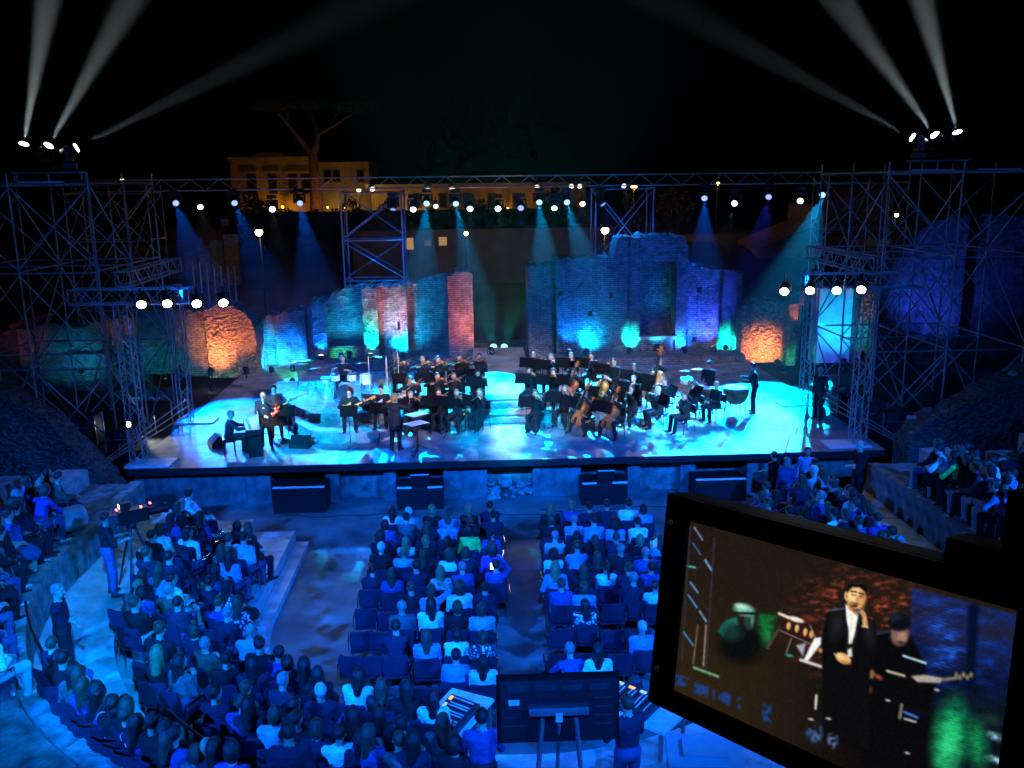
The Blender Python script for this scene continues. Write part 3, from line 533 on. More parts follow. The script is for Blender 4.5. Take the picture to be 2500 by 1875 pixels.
def par(p, t, col, power, ang, label, lens=18, scale=1.0, group=None, hang=True, gobo=None, blend=.4, name='stage_spotlight', lcol=None, r=.07):
    M_ = aim(p, t) @ Matrix.Scale(scale, 4); th = thing(name, label, 'spotlight', p, 0, group)
    link('can', PAR_CAN, th, M_); link('lens', lens_mesh('par', lcol or col, lens), th, M_)
    yaw = math.atan2(t[1]-p[1], t[0]-p[0])-math.pi/2
    link('yoke', YOKE, th, TR(p, yaw) @ Matrix.Scale(scale, 4) @ (Matrix.Identity(4) if hang else Matrix.Rotation(math.pi, 4, 'X')))
    if power: d = (Vector(t)-Vector(p)).normalized(); spot(Vector(p)+d*.1*scale, t, power, ang, col, r, blend, th, gobo)
    return th
def moving(p, t, col, power, ang, label, lens=18, scale=1.0, group=None, up=False, gobo=None, blend=.45, lcol=None):
    th = thing('moving_head_light', label, 'moving light', p, 0, group); f = -1 if up else 1; yaw = math.atan2(t[1]-p[1], t[0]-p[0])-math.pi/2
    B = TR(p, yaw) @ Matrix.Scale(scale, 4) @ (Matrix.Rotation(math.pi, 4, 'X') if up else Matrix.Identity(4))
    link('base', MH_BASE, th, B @ Matrix.Translation((0, 0, .36))); link('yoke', MH_YOKE, th, B @ Matrix.Translation((0, 0, .27)))
    H_ = aim(p, t) @ Matrix.Scale(scale, 4); link('head', MH_H, th, H_); link('lens', lens_mesh('mh', lcol or col, lens), th, H_)
    if power: d = (Vector(t)-Vector(p)).normalized(); spot(Vector(p)+d*.27*scale, t, power, ang, col, .05, blend, th, gobo)
    return th
GT = 'lamps hung from the long truss'
# (px, py, kind, colour, target on stage, power, cone)
TRUSS = [(427, 489, 'm', BLUE, (-7.6, 28.6), 9000, 20), (489, 505, 'p', WHITE, (-7, 26.5), 1500, 20), (570, 489, 'm', BLUE, (-5.2, 28.2), 9000, 18), (664, 505, 'm', PALE, (-5, 25), 1500, 15),
 (731, 489, 'm', BLUE, (-4.6, 28.6), 12000, 18), (909, 461, 'p', WARM, (-1.5, 26), 1300, 34), (1009, 503, 'm', PALE, (-2.5, 31), 3500, 14), (1045, 461, 'p', WARM, (-2, 27), 1300, 34), (1042, 490, 'm', CYAN, (-2.2, 27.6), 12000, 17.5),
 (1064, 503, 'p', WARM, (-.5, 28), 800, 22), (1104, 460, 'p', WARM, (0, 28), 1300, 34), (1111, 490, 'm', CYAN, (.8, 29.4), 12000, 15), (1147, 503, 'm', PALE, (.2, 28), 2500, 13), (1215, 503, 'm', PALE, (1.5, 27), 3500, 13),
 (1271, 501, 'm', DEEP, (1.8, 28), 4000, 16), (1311, 456, 'p', WARM, (2.4, 28), 1300, 34), (1316, 487, 'm', CYAN, (2.6, 28.0), 12000, 17.5), (1353, 500, 'm', GREENL, (3.0, 31), 2200, 15), (1382, 487, 'm', CYAN, (5.0, 28.0), 12000, 17.5),
 (1395, 454, 'p', WARM, (3.5, 27), 1300, 34), (1415, 454, 'p', WARM, (5.5, 28), 1300, 34), (1422, 497, 'p', WHITE, (5, 28), 1400, 18), (1523, 453, 'p', WARM, (7, 29), 1300, 34), (1720, 477, 'm', BLUE, (7.4, 28.3), 12000, 19),
 (1795, 490, 'm', PALE, (6.5, 28.5), 2600, 14), (1878, 474, 'm', DEEP, (8.4, 28.8), 14000, 20), (1955, 485, 'm', PALE, (8.2, 26), 2600, 14), (2010, 469, 'm', CYAN, (9.4, 29.2), 17000, 22)]
for i, (px, py, k, col, (tx, ty), pw, an) in enumerate(TRUSS):
    p = D(px, py, YT-.15); t = (tx, ty, S); cn = {BLUE: 'blue', CYAN: 'cyan', DEEP: 'deep blue', WHITE: 'white', WARM: 'warm white', PALE: 'pale green', GREENL: 'green'}[col]
    lab = '%s %s lit on the long truss, %s lamp from the left' % (cn, 'moving head' if k == 'm' else 'round spotlight', ORD[i] if i < 25 else ('fourth last', 'third last', 'second last', 'last')[i-24])
    pw *= {BLUE: 9.0, CYAN: 14.0, DEEP: 2.2, WARM: .8, WHITE: 1.0, PALE: 1.5, GREENL: 1.5}[col]
    if k == 'm': moving(p, t, col, pw, an, lab, {BLUE: 2.0, CYAN: 2.6, DEEP: 2.0}.get(col, 7), 1.2, GT, gobo=((22, .65, 1.3) if col in (CYAN, BLUE) else None))
    else: par(p, t, col, pw, an, lab, 2 if col == WARM else 8, 1.2, GT)
# hanging brackets for lamps that hang well below the truss
for s_, arr, yy, zz in (('left', ((345, 742), (408, 740), (480, 740), (545, 738)), 24.0, 0), ('right', ((1915, 710), (1978, 708), (2043, 708), (2103, 706)), 24.15, 0)):
    for i, (px, py) in enumerate(arr):
        p = D(px, py, yy); t = (p.x*.55+(.6 if s_ == 'left' else -.2)*(i-1.5), 15.5, .5)
        par(p, t, (.12, .5, 1.0), 150, 60, 'white round spotlight on %s front truss beam, %s from the left' % (s_, ORD[i]), 30, 1.25, 'white spotlights on the side trusses', blend=.8, lcol=WHITE)
# big white beams on the scaffold tops
for s_, arr, tg in (('left', ((55, 370), (110, 371), (168, 370)), ((150, -200), (430, -200), (1000, -60))), ('right', ((2244, 345), (2292, 343), (2342, 340)), ((1500, -60), (1860, -260), (2180, -260)))):
    for i, (px, py) in enumerate(arr):
        p = D(px, py, 28.5); t = D(tg[i][0], tg[i][1], 27.0 if i != (2 if s_ == 'left' else 0) else 30.0)
        if (s_, i) == ('left', 2): t = D(1000, -45, 31)
        moving(p, t, (.78, .95, 1.0), (380000, 250000, 80000)[i if s_ == 'left' else 2-i], (11 if (i if s_ == 'left' else 2-i) < 2 else 8.5), 'white sky beam light on %s scaffold top, %s from the left' % (s_, ORD[i]), 40, 1.2, 'sky beam lights', up=True, blend=.9, lcol=WHITE)
for s_, px in (('left', (85, 138)), ('right', (2268, 2317))):
    for i, q in enumerate(px):
        p = D(q, 376 if s_ == 'left' else 352, 28.5); rod('stand', (0, 0, 0), (0, 0, 1), .01, black, None) if False else None
for s_, xs_ in (('left', LXS), ('right', RXS)):
    zt = D(110, 371, 28.5).z-.62 if s_ == 'left' else D(2292, 343, 28.5).z-.62
    t = thing('lamp_rack', 'steel lamp rack under the sky beam lights on %s scaffold' % s_, 'lamp rack', (xs_[1], 28.5, 9)); xa_, xb_ = (D(25, 370, 28.5).x, D(200, 370, 28.5).x) if s_ == 'left' else (D(2220, 345, 28.5).x, D(2370, 340, 28.5).x)
    rod('rail', (xa_, 28.4, zt), (xb_, 28.4, zt), .03, steel, t); rod('rail', (xa_, 28.6, zt), (xb_, 28.6, zt), .03, steel, t)
    for q in (xa_+.1, (xa_+xb_)/2, xb_-.1): rod('leg', (q, 28.5, 9.05), (q, 28.5, zt), .03, steel, t)
# pair of green lamps in the centre gap
for i, px in enumerate((1205, 1231)):
    p = D(px, 848, 38.7); par(p, (p.x+(-.9 if i == 0 else .9), 33.0, 6.6), TEAL, 18000, 26, 'green white floor lamp in the centre gap, %s of two' % ('left' if i == 0 else 'right'), 1.5, 1.7, 'green lamps in the gap', hang=False, lcol=(.2, 1, .75), blend=.7)
# floor lamps washing the ruins from below: (lamp px, py, depth, target px, py, depth, colour, power, cone, lens)
UPL = [(850, 832, 37.9, 846, 790, 38.3, CYAN, 420, 95, 14, 'cyan lamp in the alcove of the left ruin'), (905, 884, 36.4, 908, 820, 37.8, TEAL, 1000, 66, 10, 'teal floor lamp at foot of the green pier'), (985, 886, 36.5, 985, 830, 38.0, CYAN, 900, 66, 10, 'cyan floor lamp before the left niche'),
 (1035, 884, 36.0, 952, 765, 38.0, (1, .3, .24), 3800, 46, 4, 'red floor lamp before the pink wall'), (1198, 852, 36.0, 1146, 735, 38.0, (1, .27, .16), 2200, 112, 3, 'red floor lamp lighting the right pier of left ruin'), (663, 912, 36.6, 656, 860, 38.4, CYAN, 700, 75, 12, 'cyan floor lamp at foot of low brick wall'), (715, 905, 36.9, 712, 850, 38.4, BLUE, 900, 80, 6, 'blue floor lamp at foot of low brick wall'),
 (785, 890, 36.7, 785, 780, 37.6, BLUE, 700, 50, 6, 'blue floor lamp before the slim left pier'), (835, 888, 36.5, 835, 862, 38.1, GREENL, 260, 90, 6, 'green floor lamp under the left alcove'),
 (1432, 862, 36.9, 1440, 828, 38.0, CYAN, 900, 74, 16, 'cyan bar lamp at foot of the right ruin'), (1536, 876, 36.9, 1540, 830, 37.9, TEAL, 1100, 66, 16, 'teal bar lamp at foot of the tower wall'), (1669, 875, 36.9, 1662, 830, 37.9, BLUE, 1100, 62, 12, 'blue bar lamp right of the tower niche'), (1770, 884, 36.8, 1776, 840, 38.3, TEAL, 1100, 74, 14, 'teal bar lamp at the right end of ruin'),
 (1604, 822, 37.75, 1604, 770, 38.9, CYAN, 120, 100, 2, 'small cyan lamp on the tower niche sill'), (1740, 880, 36.8, 1720, 790, 38.1, DEEP, 1800, 75, 4, 'deep blue floor lamp before the right wall'), (1390, 876, 36.4, 1400, 780, 38.0, BLUE, 900, 80, 4, 'blue floor lamp before the main right wall'),
 (515, 903, 35.2, 530, 850, 36.6, ORANGE, 1500, 90, 8, 'orange floor lamp before the left rubble wall'), (600, 900, 34.6, 590, 800, 36.6, ORANGE, 900, 70, 4, 'second orange floor lamp before the left rubble wall'), (1897, 891, 35.8, 1860, 850, 37.3, ORANGE, 2000, 85, 18, 'orange floor lamp before the right rubble wall'), (1913, 926, 34.6, 1936, 880, 36.4, GREENL, 700, 46, 30, 'green floor lamp before the right pilaster'),
 (1945, 800, 35.8, 1952, 730, 36.8, (1, .25, .12), 160, 70, 2, 'small red lamp below the salmon lintel'), (2060, 880, 34.6, 2055, 780, 36.8, CYAN, 1560, 80, 8, 'cyan floor lamp before the plaster wall'), (2105, 862, 34.4, 2120, 820, 35.8, TEAL, 260, 60, 16, 'teal bar lamp before the right pier'), (2125, 880, 34.2, 2123, 740, 35.8, (1, .3, .2), 700, 36, 3, 'red floor lamp before the right pier'),
 (2230, 880, 38.6, 2290, 700, 41, DEEP, 4000, 90, 4, 'deep blue floor lamp before the tall far right wall'), (2010, 935, 33.6, 2035, 900, 36, DEEP, 900, 90, 8, 'deep blue lamp behind the right upright'),
 (517, 955, 33.2, 490, 900, 36.9, GREENL, 540, 60, 26, 'green floor lamp at left behind the singer'), (335, 990, 32.2, 310, 950, 36, TEAL, 700, 70, 20, 'teal floor lamp beside the left truss uprights'), (383, 992, 32.2, 390, 940, 36.9, BLUE, 900, 90, 20, 'blue bar lamp between the left truss uprights'), (198, 904, 35.9, 200, 870, 38.0, CYAN, 450, 80, 20, 'cyan bar lamp in the far left wall'),
 (60, 905, 35.5, 62, 830, 37.4, (1, .2, .3), 108, 60, 3, 'pink floor lamp at the far left wall'), (290, 885, 35.6, 287, 800, 37.3, (1, .15, .12), 210, 50, 3, 'red floor lamp at the far left pier'), (440, 900, 34.5, 420, 800, 36.9, TEAL, 40, 85, 3, 'dim teal floor lamp before the left green wall'), (715, 950, 34.2, 705, 915, 38.0, GREENL, 1300, 40, 4, 'green floor lamp lighting the low wall left of drums')]
for px, py, yy, qx, qy, qy2, col, pw, an, ln, lab in UPL:
    p = D(px, py, yy); t = D(qx, qy, qy2); p.z = max(p.z, S+.16); pl = 36.35 < yy and 760 < px < 1812 and yy < 37.95
    if pl and col[0] < .5: p = D(px, py, 37.35); p.z = max(1.61+.16, min(p.z, 1.9)); pw *= .5; an = max(an, 78 if col in (TEAL, GREENL) else 105); pw *= .5 if col == GREENL else 1
    pw *= .4 if col[0] > .9 and col != ORANGE else (.55 if col == ORANGE else (2.3 if 600 < px < 1900 else .5))
    par(p, t, col, pw, an, lab, ln, 1.1, 'floor lamps washing the ruins', hang=False, blend=.9, name='floor_lamp', lcol=tuple(.35+.65*c for c in col))
for lab, p, t, pw in (('left', (-9.7, 28.6, 5.55), (X(930, 38), 38, 3.8), 3000), ('right', (11.25, 29.1, 5.6), (X(1520, 38), 38, 4.2), 4200)): par(p, t, (0, .1, 1), pw*2.4, 58, 'dark spotlight on the rear %s truss upright' % lab, 1.2, 1.4, 'spotlights on the rear uprights', blend=.9, lcol=BLUE)
for lab, px, py, t in (('left', 960, 498, (X(960, 38.6), 38.7, 5.0)), ('right', 1465, 488, (X(1560, 38.6), 38.8, 5.6))): moving(D(px, py, YT-.4), t, (0, .2, 1), 1500, 110, 'dim moving head above the %s brick ruin' % lab, 1.0, 1.2, 'added moving heads above the ruins', blend=1.0)  # two heads added to the truss for rim light on the ruin tops
# small white lamp at the back left of stage
par(D(312, 1037, 27.6), (-6, 24, 2), WHITE, 500, 50, 'small white lamp low in the left scaffold', 26, 1.0, hang=False)
# front of house lamps on masts behind the audience (they light the seats and the wall below the stage)
def mast(x, y, h, label, lamps):
    g0 = tier_z((x, y)) if math.hypot(x-CX, y-CY) < 15.5 else 7.08
    t = thing('lamp_mast', label, 'mast', (x, y, g0)); rod('pole', (x, y, g0), (x, y, h), .07, steel, t); rod('cross_bar', (x-.9, y, h-.1), (x+.9, y, h-.1), .04, steel, t)
    for i, (tg, col, pw, an, gb__) in enumerate(lamps): par((x-.8+.4*i, y+.2, h-.3), tg, col, pw, an, '%s front of house spotlight on the %s' % (ORD[i], label), 20, 1.5, 'front of house spotlights', gobo=gb__, blend=.7)
FB = (0, .125, 1); GO = (16, .6, 1.3); KW = (1, .88, .76)
mast(-15.5, -2, 15.5, 'tall steel lamp mast behind the left seats', [((-5.5, 14, .5), FB, 56000, 36, GO), ((-.6, 20.5, .5), FB, 42000, 44, GO), ((-12, 26, 4), (0, .14, 1), 5000, 34, None), ((3.8, 29.3, 2.6), KW, 46000, 10, None), ((-2.0, 29.3, 2.6), KW, 44000, 8.5, None), ((-4.6, 28.2, S), (0, .42, 1), 190000, 7.5, (30, .7, 1.25))])
mast(17, -2, 15.5, 'tall steel lamp mast behind the right seats', [((7, 17, .5), FB, 38000, 36, GO), ((2, 20.5, .3), FB, 42000, 42, GO), ((14, 26, 4), (0, .14, 1), 5000, 34, None), ((-7.2, 14.3, 1), FB, 62000, 24, GO), ((4.6, 29.3, 2.6), KW, 42000, 10, None), ((-3.6, 28.6, 2.6), KW, 46000, 9, None), ((5.2, 28.2, S), (0, .42, 1), 120000, 7.5, (30, .7, 1.25))])
mast(1.5, -3, 16, 'added steel lamp mast behind the photographer', [((.7, 17.5, 0), FB, 28000, 30, GO), ((-7.2, 14.2, 1.1), (0, .22, 1), 60000, 15, GO), ((.9, 27.6, S), (0, .42, 1), 230000, 8, (30, .7, 1.25)), (D(655, 1000, 25.6), (1, .93, .82), 80000, 2.4, None)])  # unseen mast added to fill the aisle, left walkway and stage front
# ------------------------------------------------------------------ stage smoke
hz_ = MB().box((0, 34.2, 7.8), (76, 20.8, 16.6)); m = bpy.data.materials.new('stage smoke'); m.use_nodes = True; nt = m.node_tree; nt.nodes.remove(nt.nodes['Principled BSDF'])
v = nt.nodes.new('ShaderNodeVolumePrincipled'); v.inputs['Density'].default_value = .0007; v.inputs['Color'].default_value = (.9, .92, .95, 1); v.inputs['Anisotropy'].default_value = .1
nt.links.new(v.outputs[0], nt.nodes['Material Output'].inputs['Volume']); MATS['stage smoke'] = m
tag(hz_.build('stage_smoke', m), 'thin machine smoke hanging over the stage', 'smoke', kind='stuff')
# ------------------------------------------------------------------ people: one continuous skin grown round a posed skeleton
def net(F, T, o, h):
    """surface nets on the scalar field F (numpy), tags T"""
    nx, ny, nz = F.shape; s = F < 0
    c = np.zeros((nx-1, ny-1, nz-1), int)
    for dx in (0, 1):
        for dy in (0, 1):
            for dz in (0, 1): c += s[dx:nx-1+dx, dy:ny-1+dy, dz:nz-1+dz]
    act = np.argwhere((c > 0) & (c < 8)); ids = -np.ones(c.shape, int); ids[tuple(act.T)] = np.arange(len(act))
    pos = np.zeros((len(act), 3)); cnt = np.zeros(len(act)); K = [(a, b, d) for a in (0, 1) for b in (0, 1) for d in (0, 1)]
    val = {k: F[act[:, 0]+k[0], act[:, 1]+k[1], act[:, 2]+k[2]] for k in K}
    for k in K:
        for ax in range(3):
            if k[ax]: continue
            k2 = list(k); k2[ax] = 1; k2 = tuple(k2); a, b = val[k], val[k2]; m = (a < 0) != (b < 0)
            t = np.where(m, a/np.where(np.abs(a-b) < 1e-9, 1, a-b), 0); p = np.array(k, float)[None, :].repeat(len(act), 0); p[:, ax] += t
            pos[m] += p[m]; cnt[m] += 1
    pos = (pos/cnt[:, None]+act)*h+o; tg = T[act[:, 0], act[:, 1], act[:, 2]]; faces = []
    for ax in range(3):
        a, b = [i for i in range(3) if i != ax]; sl = [slice(1, -1)]*3; sl[ax] = slice(0, -1); sh = [slice(1, -1)]*3; sh[ax] = slice(1, None)
        s0, s1 = s[tuple(sl)], s[tuple(sh)]; e = np.argwhere(s0 != s1); flip = s0[tuple(e.T)]; base = e.copy(); base[:, a] += 1; base[:, b] += 1; q = []
        for da, db in ((-1, -1), (0, -1), (0, 0), (-1, 0)):
            w_ = base.copy(); w_[:, a] += da; w_[:, b] += db; q.append(ids[tuple(w_.T)])
        q = np.stack(q, 1); fl = flip if ax != 1 else ~flip; q[~fl] = q[~fl][:, ::-1]; faces.append(q)
    f = np.concatenate(faces); f = f[(f >= 0).all(1)]; return pos, f, tg
def sdf_mesh(prims, h, pad=.05):
    P_ = []
    for p in prims:
        if p[0] == 'c': a, b, ra, rb = np.array(p[1]), np.array(p[2]), p[3], p[4]; lo = np.minimum(a-ra, b-rb); hi = np.maximum(a+ra, b+rb)
        else: r_ = max(p[2]) if len(p) > 5 and p[5] is not None else None; lo = np.array(p[1])-(r_ or np.array(p[2])); hi = np.array(p[1])+(r_ or np.array(p[2]))
        P_.append((lo, hi))
    LO = np.min([x[0] for x in P_], 0)-pad; HI = np.max([x[1] for x in P_], 0)+pad; n = np.ceil((HI-LO)/h).astype(int)+2
    F = np.full(n, .5, np.float32); T = np.zeros(n, np.int8); B = np.full(n, .5, np.float32); ax = [LO[i]+h*np.arange(n[i]) for i in range(3)]
    for p, (lo, hi) in zip(prims, P_):
        i0 = np.maximum(0, np.floor((lo-.07-LO)/h).astype(int)); i1 = np.minimum(n, np.ceil((hi+.07-LO)/h).astype(int)+1); sl = tuple(slice(i0[i], i1[i]) for i in range(3))
        q = np.stack(np.meshgrid(*[ax[i][sl[i]] for i in range(3)], indexing='ij'), -1)
        if p[0] == 'c':
            a, b, ra, rb = np.array(p[1]), np.array(p[2]), p[3], p[4]; ba = b-a; t = np.clip(((q-a)@ba)/max(1e-9, ba@ba), 0, 1); d = np.linalg.norm(q-a-t[..., None]*ba, axis=-1)-(ra+(rb-ra)*t); tg, k = p[5], p[6]
        else:
            qq = q-np.array(p[1]); r_ = np.array(p[2]); tg, k = p[3], p[4]
            if len(p) > 5 and p[5] is not None: qq = qq@p[5]
            k0 = np.linalg.norm(qq/r_, axis=-1); k1 = np.linalg.norm(qq/r_**2, axis=-1); d = np.where(k1 > 1e-6, k0*(k0-1)/np.maximum(k1, 1e-6), -min(r_))
            if len(p) > 6 and p[6] is not None: nrm, c_ = p[6]; d = np.maximum(d, qq@np.array(nrm)-c_)
            if len(p) > 7: d = d+p[7]*(np.sin(qq[..., 0]*90)*np.sin(qq[..., 1]*85+1)*np.sin(qq[..., 2]*80))
        f0 = F[sl]; hh = np.clip(.5+.5*(f0-d)/k, 0, 1); F[sl] = f0*(1-hh)+d*hh-k*hh*(1-hh); m = d < B[sl]; T[sl][m] = tg; B[sl][m] = d[m]
    return net(F, T, LO, h)
def ik(a, b, l1, l2, pole):
    a, b = np.array(a, float), np.array(b, float); d = b-a; L_ = np.linalg.norm(d)
    if L_ > (l1+l2)*.995: b = a+d/L_*(l1+l2)*.995; d = b-a; L_ = np.linalg.norm(d)
    u = d/L_; x = (l1*l1-l2*l2+L_*L_)/(2*L_); hh = math.sqrt(max(0, l1*l1-x*x)); p = np.array(pole, float); p = p-u*(p@u); p = p/max(1e-6, np.linalg.norm(p)); return a+u*x+p*hh, b
SKIN, TOP, BOT, SHOE, DARK, ACC = 0, 1, 2, 3, 4, 5
POSES = {}
def person_mesh(key, pel=(0, 0, .53), lean=0, side=0, head=(0, 0), lh=(-.1, .3, .66), rh=(.1, .3, .66), le=(-.6, -.8, -.6), re=(.6, -.8, -.6), lf=(-.12, .42, .08), rf=(.12, .42, .08), sleeve=1, skirt=0, shirt=False, slim=1.0, coat=False, h=.0185, belly=0):
    up = np.array([math.sin(R(side)), math.sin(R(lean)), math.cos(R(lean))]); up /= np.linalg.norm(up); pel = np.array(pel, float); X_ = np.array([1., 0, 0]); fwd = np.cross(up, X_)
    nb = pel+.50*up; hd = nb+.095*up+np.array([0, math.sin(R(lean*.5))*.05+.02, .075]); sh = {-1: pel+.44*up-X_*.175*slim, 1: pel+.44*up+X_*.175*slim}
    Rx = np.stack([X_, fwd*-1 if fwd[1] < 0 else fwd, up], 1); sw = slim
    pr = [('e', pel+.02*up, (.175*sw+belly*.3, .135+belly*.4, .135), BOT, .05, Rx), ('e', pel+.2*up+Rx[:, 1]*(.01+belly*.5), (.166*sw+belly, .128+belly, .18), TOP, .06, Rx), ('e', pel+.36*up, (.182*sw, .128, .155), TOP, .06, Rx),
          ('c', sh[-1], sh[1], .062, .062, TOP, .05), ('c', nb-.03*up, hd-np.array([0, .02, .05]), .058, .052, SKIN, .03)]
    if shirt: pr.append(('e', pel+.33*up+Rx[:, 1]*.075, (.045, .05, .17), ACC, .01, Rx)); pr.append(('c', nb-.035*up, nb+.005*up, .066, .06, ACC, .01))
    if coat: pr.append(('c', pel+.1*up, pel-.16*up+np.array([0, -.01, 0]), .15, .165, TOP, .05))
    yaw, pit = R(head[0]), R(head[1]); Hm = Matrix.Rotation(yaw, 3, 'Z') @ Matrix.Rotation(pit, 3, 'X'); H = np.array(Hm)
    hp = lambda x, y, z: hd+H@np.array([x, y, z])
    pr += [('e', hp(0, -.005, .025), (.077, .098, .098), SKIN, .02, H), ('e', hp(0, .025, -.045), (.057, .068, .075), SKIN, .03, H), ('c', hp(0, .098, .005), hp(0, .112, -.028), .009, .014, SKIN, .012), ('e', hp(-.079, -.005, -.005), (.014, .022, .03), SKIN, .008, H), ('e', hp(.079, -.005, -.005), (.014, .022, .03), SKIN, .008, H)]
    hands = []
    for sgn, hh, pole in ((-1, lh, le), (1, rh, re)):
        el, wr = ik(sh[sgn], hh, .285, .25, pole); t1 = TOP; t2 = TOP if sleeve else SKIN
        pr += [('c', sh[sgn], el, .066, .054, t1, .04), ('c', el, wr, .052 if sleeve else .043, .04 if sleeve else .03, t2, .02)]
        d = (wr-el)/np.linalg.norm(wr-el); n = np.array([-sgn*.5, -.1, -.85]); n = n-d*(n@d); n /= np.linalg.norm(n); ac = np.cross(d, n); Hh = np.stack([ac, n, d], 1)
        pr.append(('e', wr+d*.045, (.042, .02, .055), SKIN, .015, Hh)); hands.append((wr, d, n, ac, sgn))
    for sgn, ft in ((-1, lf), (1, rf)):
        hip = pel+X_*.09*sgn*sw; kn, an = ik(hip, ft, .43, .42, (sgn*.15, 1, .5)); dr = np.array([sgn*.25, 1, 0]); dr /= np.linalg.norm(dr)
        lt = SKIN if skirt == 1 else BOT
        pr += [('c', hip, kn, .096, .072, BOT, .04), ('c', kn, an, .07 if lt == BOT else .054, .056 if lt == BOT else .038, lt, .025), ('c', an+np.array([0, 0, -.035])-dr*.03, an+dr*.15+np.array([0, 0, -.045]), .042, .032, SHOE, .015)]
        if skirt: pr.append(('c', hip, kn+(np.array(an)-kn)*(.8 if skirt == 2 else .12), .12, .12, BOT, .06))
    v, f, tg = sdf_mesh(pr, h); loc = (v-hd)@H
    eye = (np.abs(np.abs(loc[:, 0])-.033) < .011) & (loc[:, 1] > .07) & (np.abs(loc[:, 2]-.012) < .0085); mouth = (np.abs(loc[:, 0]) < .024) & (loc[:, 1] > .06) & (np.abs(loc[:, 2]+.062) < .009)
    tg = tg.copy(); tg[eye | mouth] = DARK
    mi = tg[f[:, 0]].tolist(); fb = MB()
    for wr, d, n, ac, sgn in hands:                     # five separate bent fingers
        for q in range(4):
            b0 = wr+d*.088+ac*(-.03+.02*q); l = (.036, .042, .04, .031)[q]; b1 = b0+d*l*.9+n*l*.35; b2 = b1+d*l*.5+n*l*.75; fb.tube(b0-d*.02, b1, .0095, .009, 5, 0, False); fb.tube(b1, b2, .009, .007, 5, 0, True)
        s_ = -sgn; b0 = wr+d*.03+ac*.032*s_; b1 = b0+d*.028+ac*.024*s_+n*.01; fb.tube(b0, b1, .011, .0105, 5, 0, False); fb.tube(b1, b1+d*.03+n*.012, .0105, .008, 5, 0, True)
    nv = len(v); me = bpy.data.meshes.new('person'); me.from_pydata(v.tolist()+[tuple(q) for q in fb.v], [], f.tolist()+[tuple(i+nv for i in q) for q in fb.f])
    me.polygons.foreach_set('material_index', mi+[0]*len(fb.f)); me.polygons.foreach_set('use_smooth', [True]*(len(f)+len(fb.f)))
    for i in range(6): me.materials.append(feat)
    me.update(); Mh = Hm.to_4x4(); Mh.translation = Vector(hd); POSES[key] = (me, Mh, [Vector(x[0]+x[1]*.06) for x in hands]); return POSES[key]
HAIR = {}
def hair_mesh(key, prims): v, f, t = sdf_mesh(prims, .0135, .03); me = bpy.data.meshes.new('hair'); me.from_pydata(v.tolist(), [], f.tolist()); me.polygons.foreach_set('use_smooth', [True]*len(f)); me.materials.append(feat); me.update(); HAIR[key] = me
I3 = np.eye(3); cut = ((0, .8, -.6), .03); base_h = ('e', (0, -.012, .03), (.086, .105, .104), 0, .02, I3, cut, .006)
hair_mesh('s', [base_h]); hair_mesh('l', [base_h, ('c', (0, -.06, .0), (0, -.095, -.25), .078, .07, 0, .04), ('c', (-.06, -.03, .0), (-.08, -.04, -.2), .035, .03, 0, .03), ('c', (.06, -.03, .0), (.08, -.04, -.2), .035, .03, 0, .03)])
hair_mesh('b', [base_h, ('e', (0, -.03, -.03), (.095, .095, .115), 0, .04, I3, ((0, .9, -.3), .03))]); hair_mesh('p', [base_h, ('c', (0, -.105, .04), (0, -.15, -.2), .035, .026, 0, .03)])
hair_mesh('u', [base_h, ('e', (0, -.11, .06), (.05, .05, .05), 0, .02, I3)]); hair_mesh('c', [('e', (0, -.015, .02), (.115, .125, .125), 0, .02, I3, ((0, .85, -.5), .045), .012), ('e', (0, -.05, -.06), (.11, .09, .11), 0, .03, I3, ((0, .9, -.3), .0), .012)])
hairc = {'d': pm('dark hair', (.014, .01, .008), .5, .4, 30, .4, 90), 'n': pm('brown hair', (.07, .04, .022), .5, .4, 30, .4, 90), 'y': pm('blond hair', (.24, .16, .07), .5, .3, 30, .4, 90), 'g': pm('grey hair', (.2, .2, .19), .5, .3, 30, .4, 90), 'w': pm('white hair', (.5, .5, .48), .5, .2, 30, .4, 90)}
HN = {'d': 'dark', 'n': 'brown', 'y': 'blond', 'g': 'grey', 'w': 'white'}; HS = {'s': 'short %s hair', 'l': 'long %s hair', 'b': 'bobbed %s hair', 'p': '%s ponytail', 'u': '%s hair bun', 'c': 'curly %s hair', '0': 'bald head'}
topc = {'w': ('white', (.78, .78, .76)), 'c': ('pale', (.36, .36, .35)), 'l': ('light blue', (.17, .25, .4)), 'b': ('blue', (.04, .06, .2)), 'n': ('navy', (.01, .012, .03)), 'k': ('black', (.006, .006, .007)), 'g': ('grey', (.09, .09, .09)), 't': ('olive', (.09, .085, .05)), 'e': ('green', (.16, .62, .08)), 'm': ('magenta', (.75, .05, .28)), 'r': ('dark red', (.25, .02, .04)), 'p': ('purple', (.16, .04, .22)), 'h': ('charcoal', (.03, .03, .033)), 's': ('beige', (.42, .36, .28))}
tops = {k: pm(n+' cloth', c, (.85), .3, 7, .9, 16) for k, (n, c) in topc.items()}
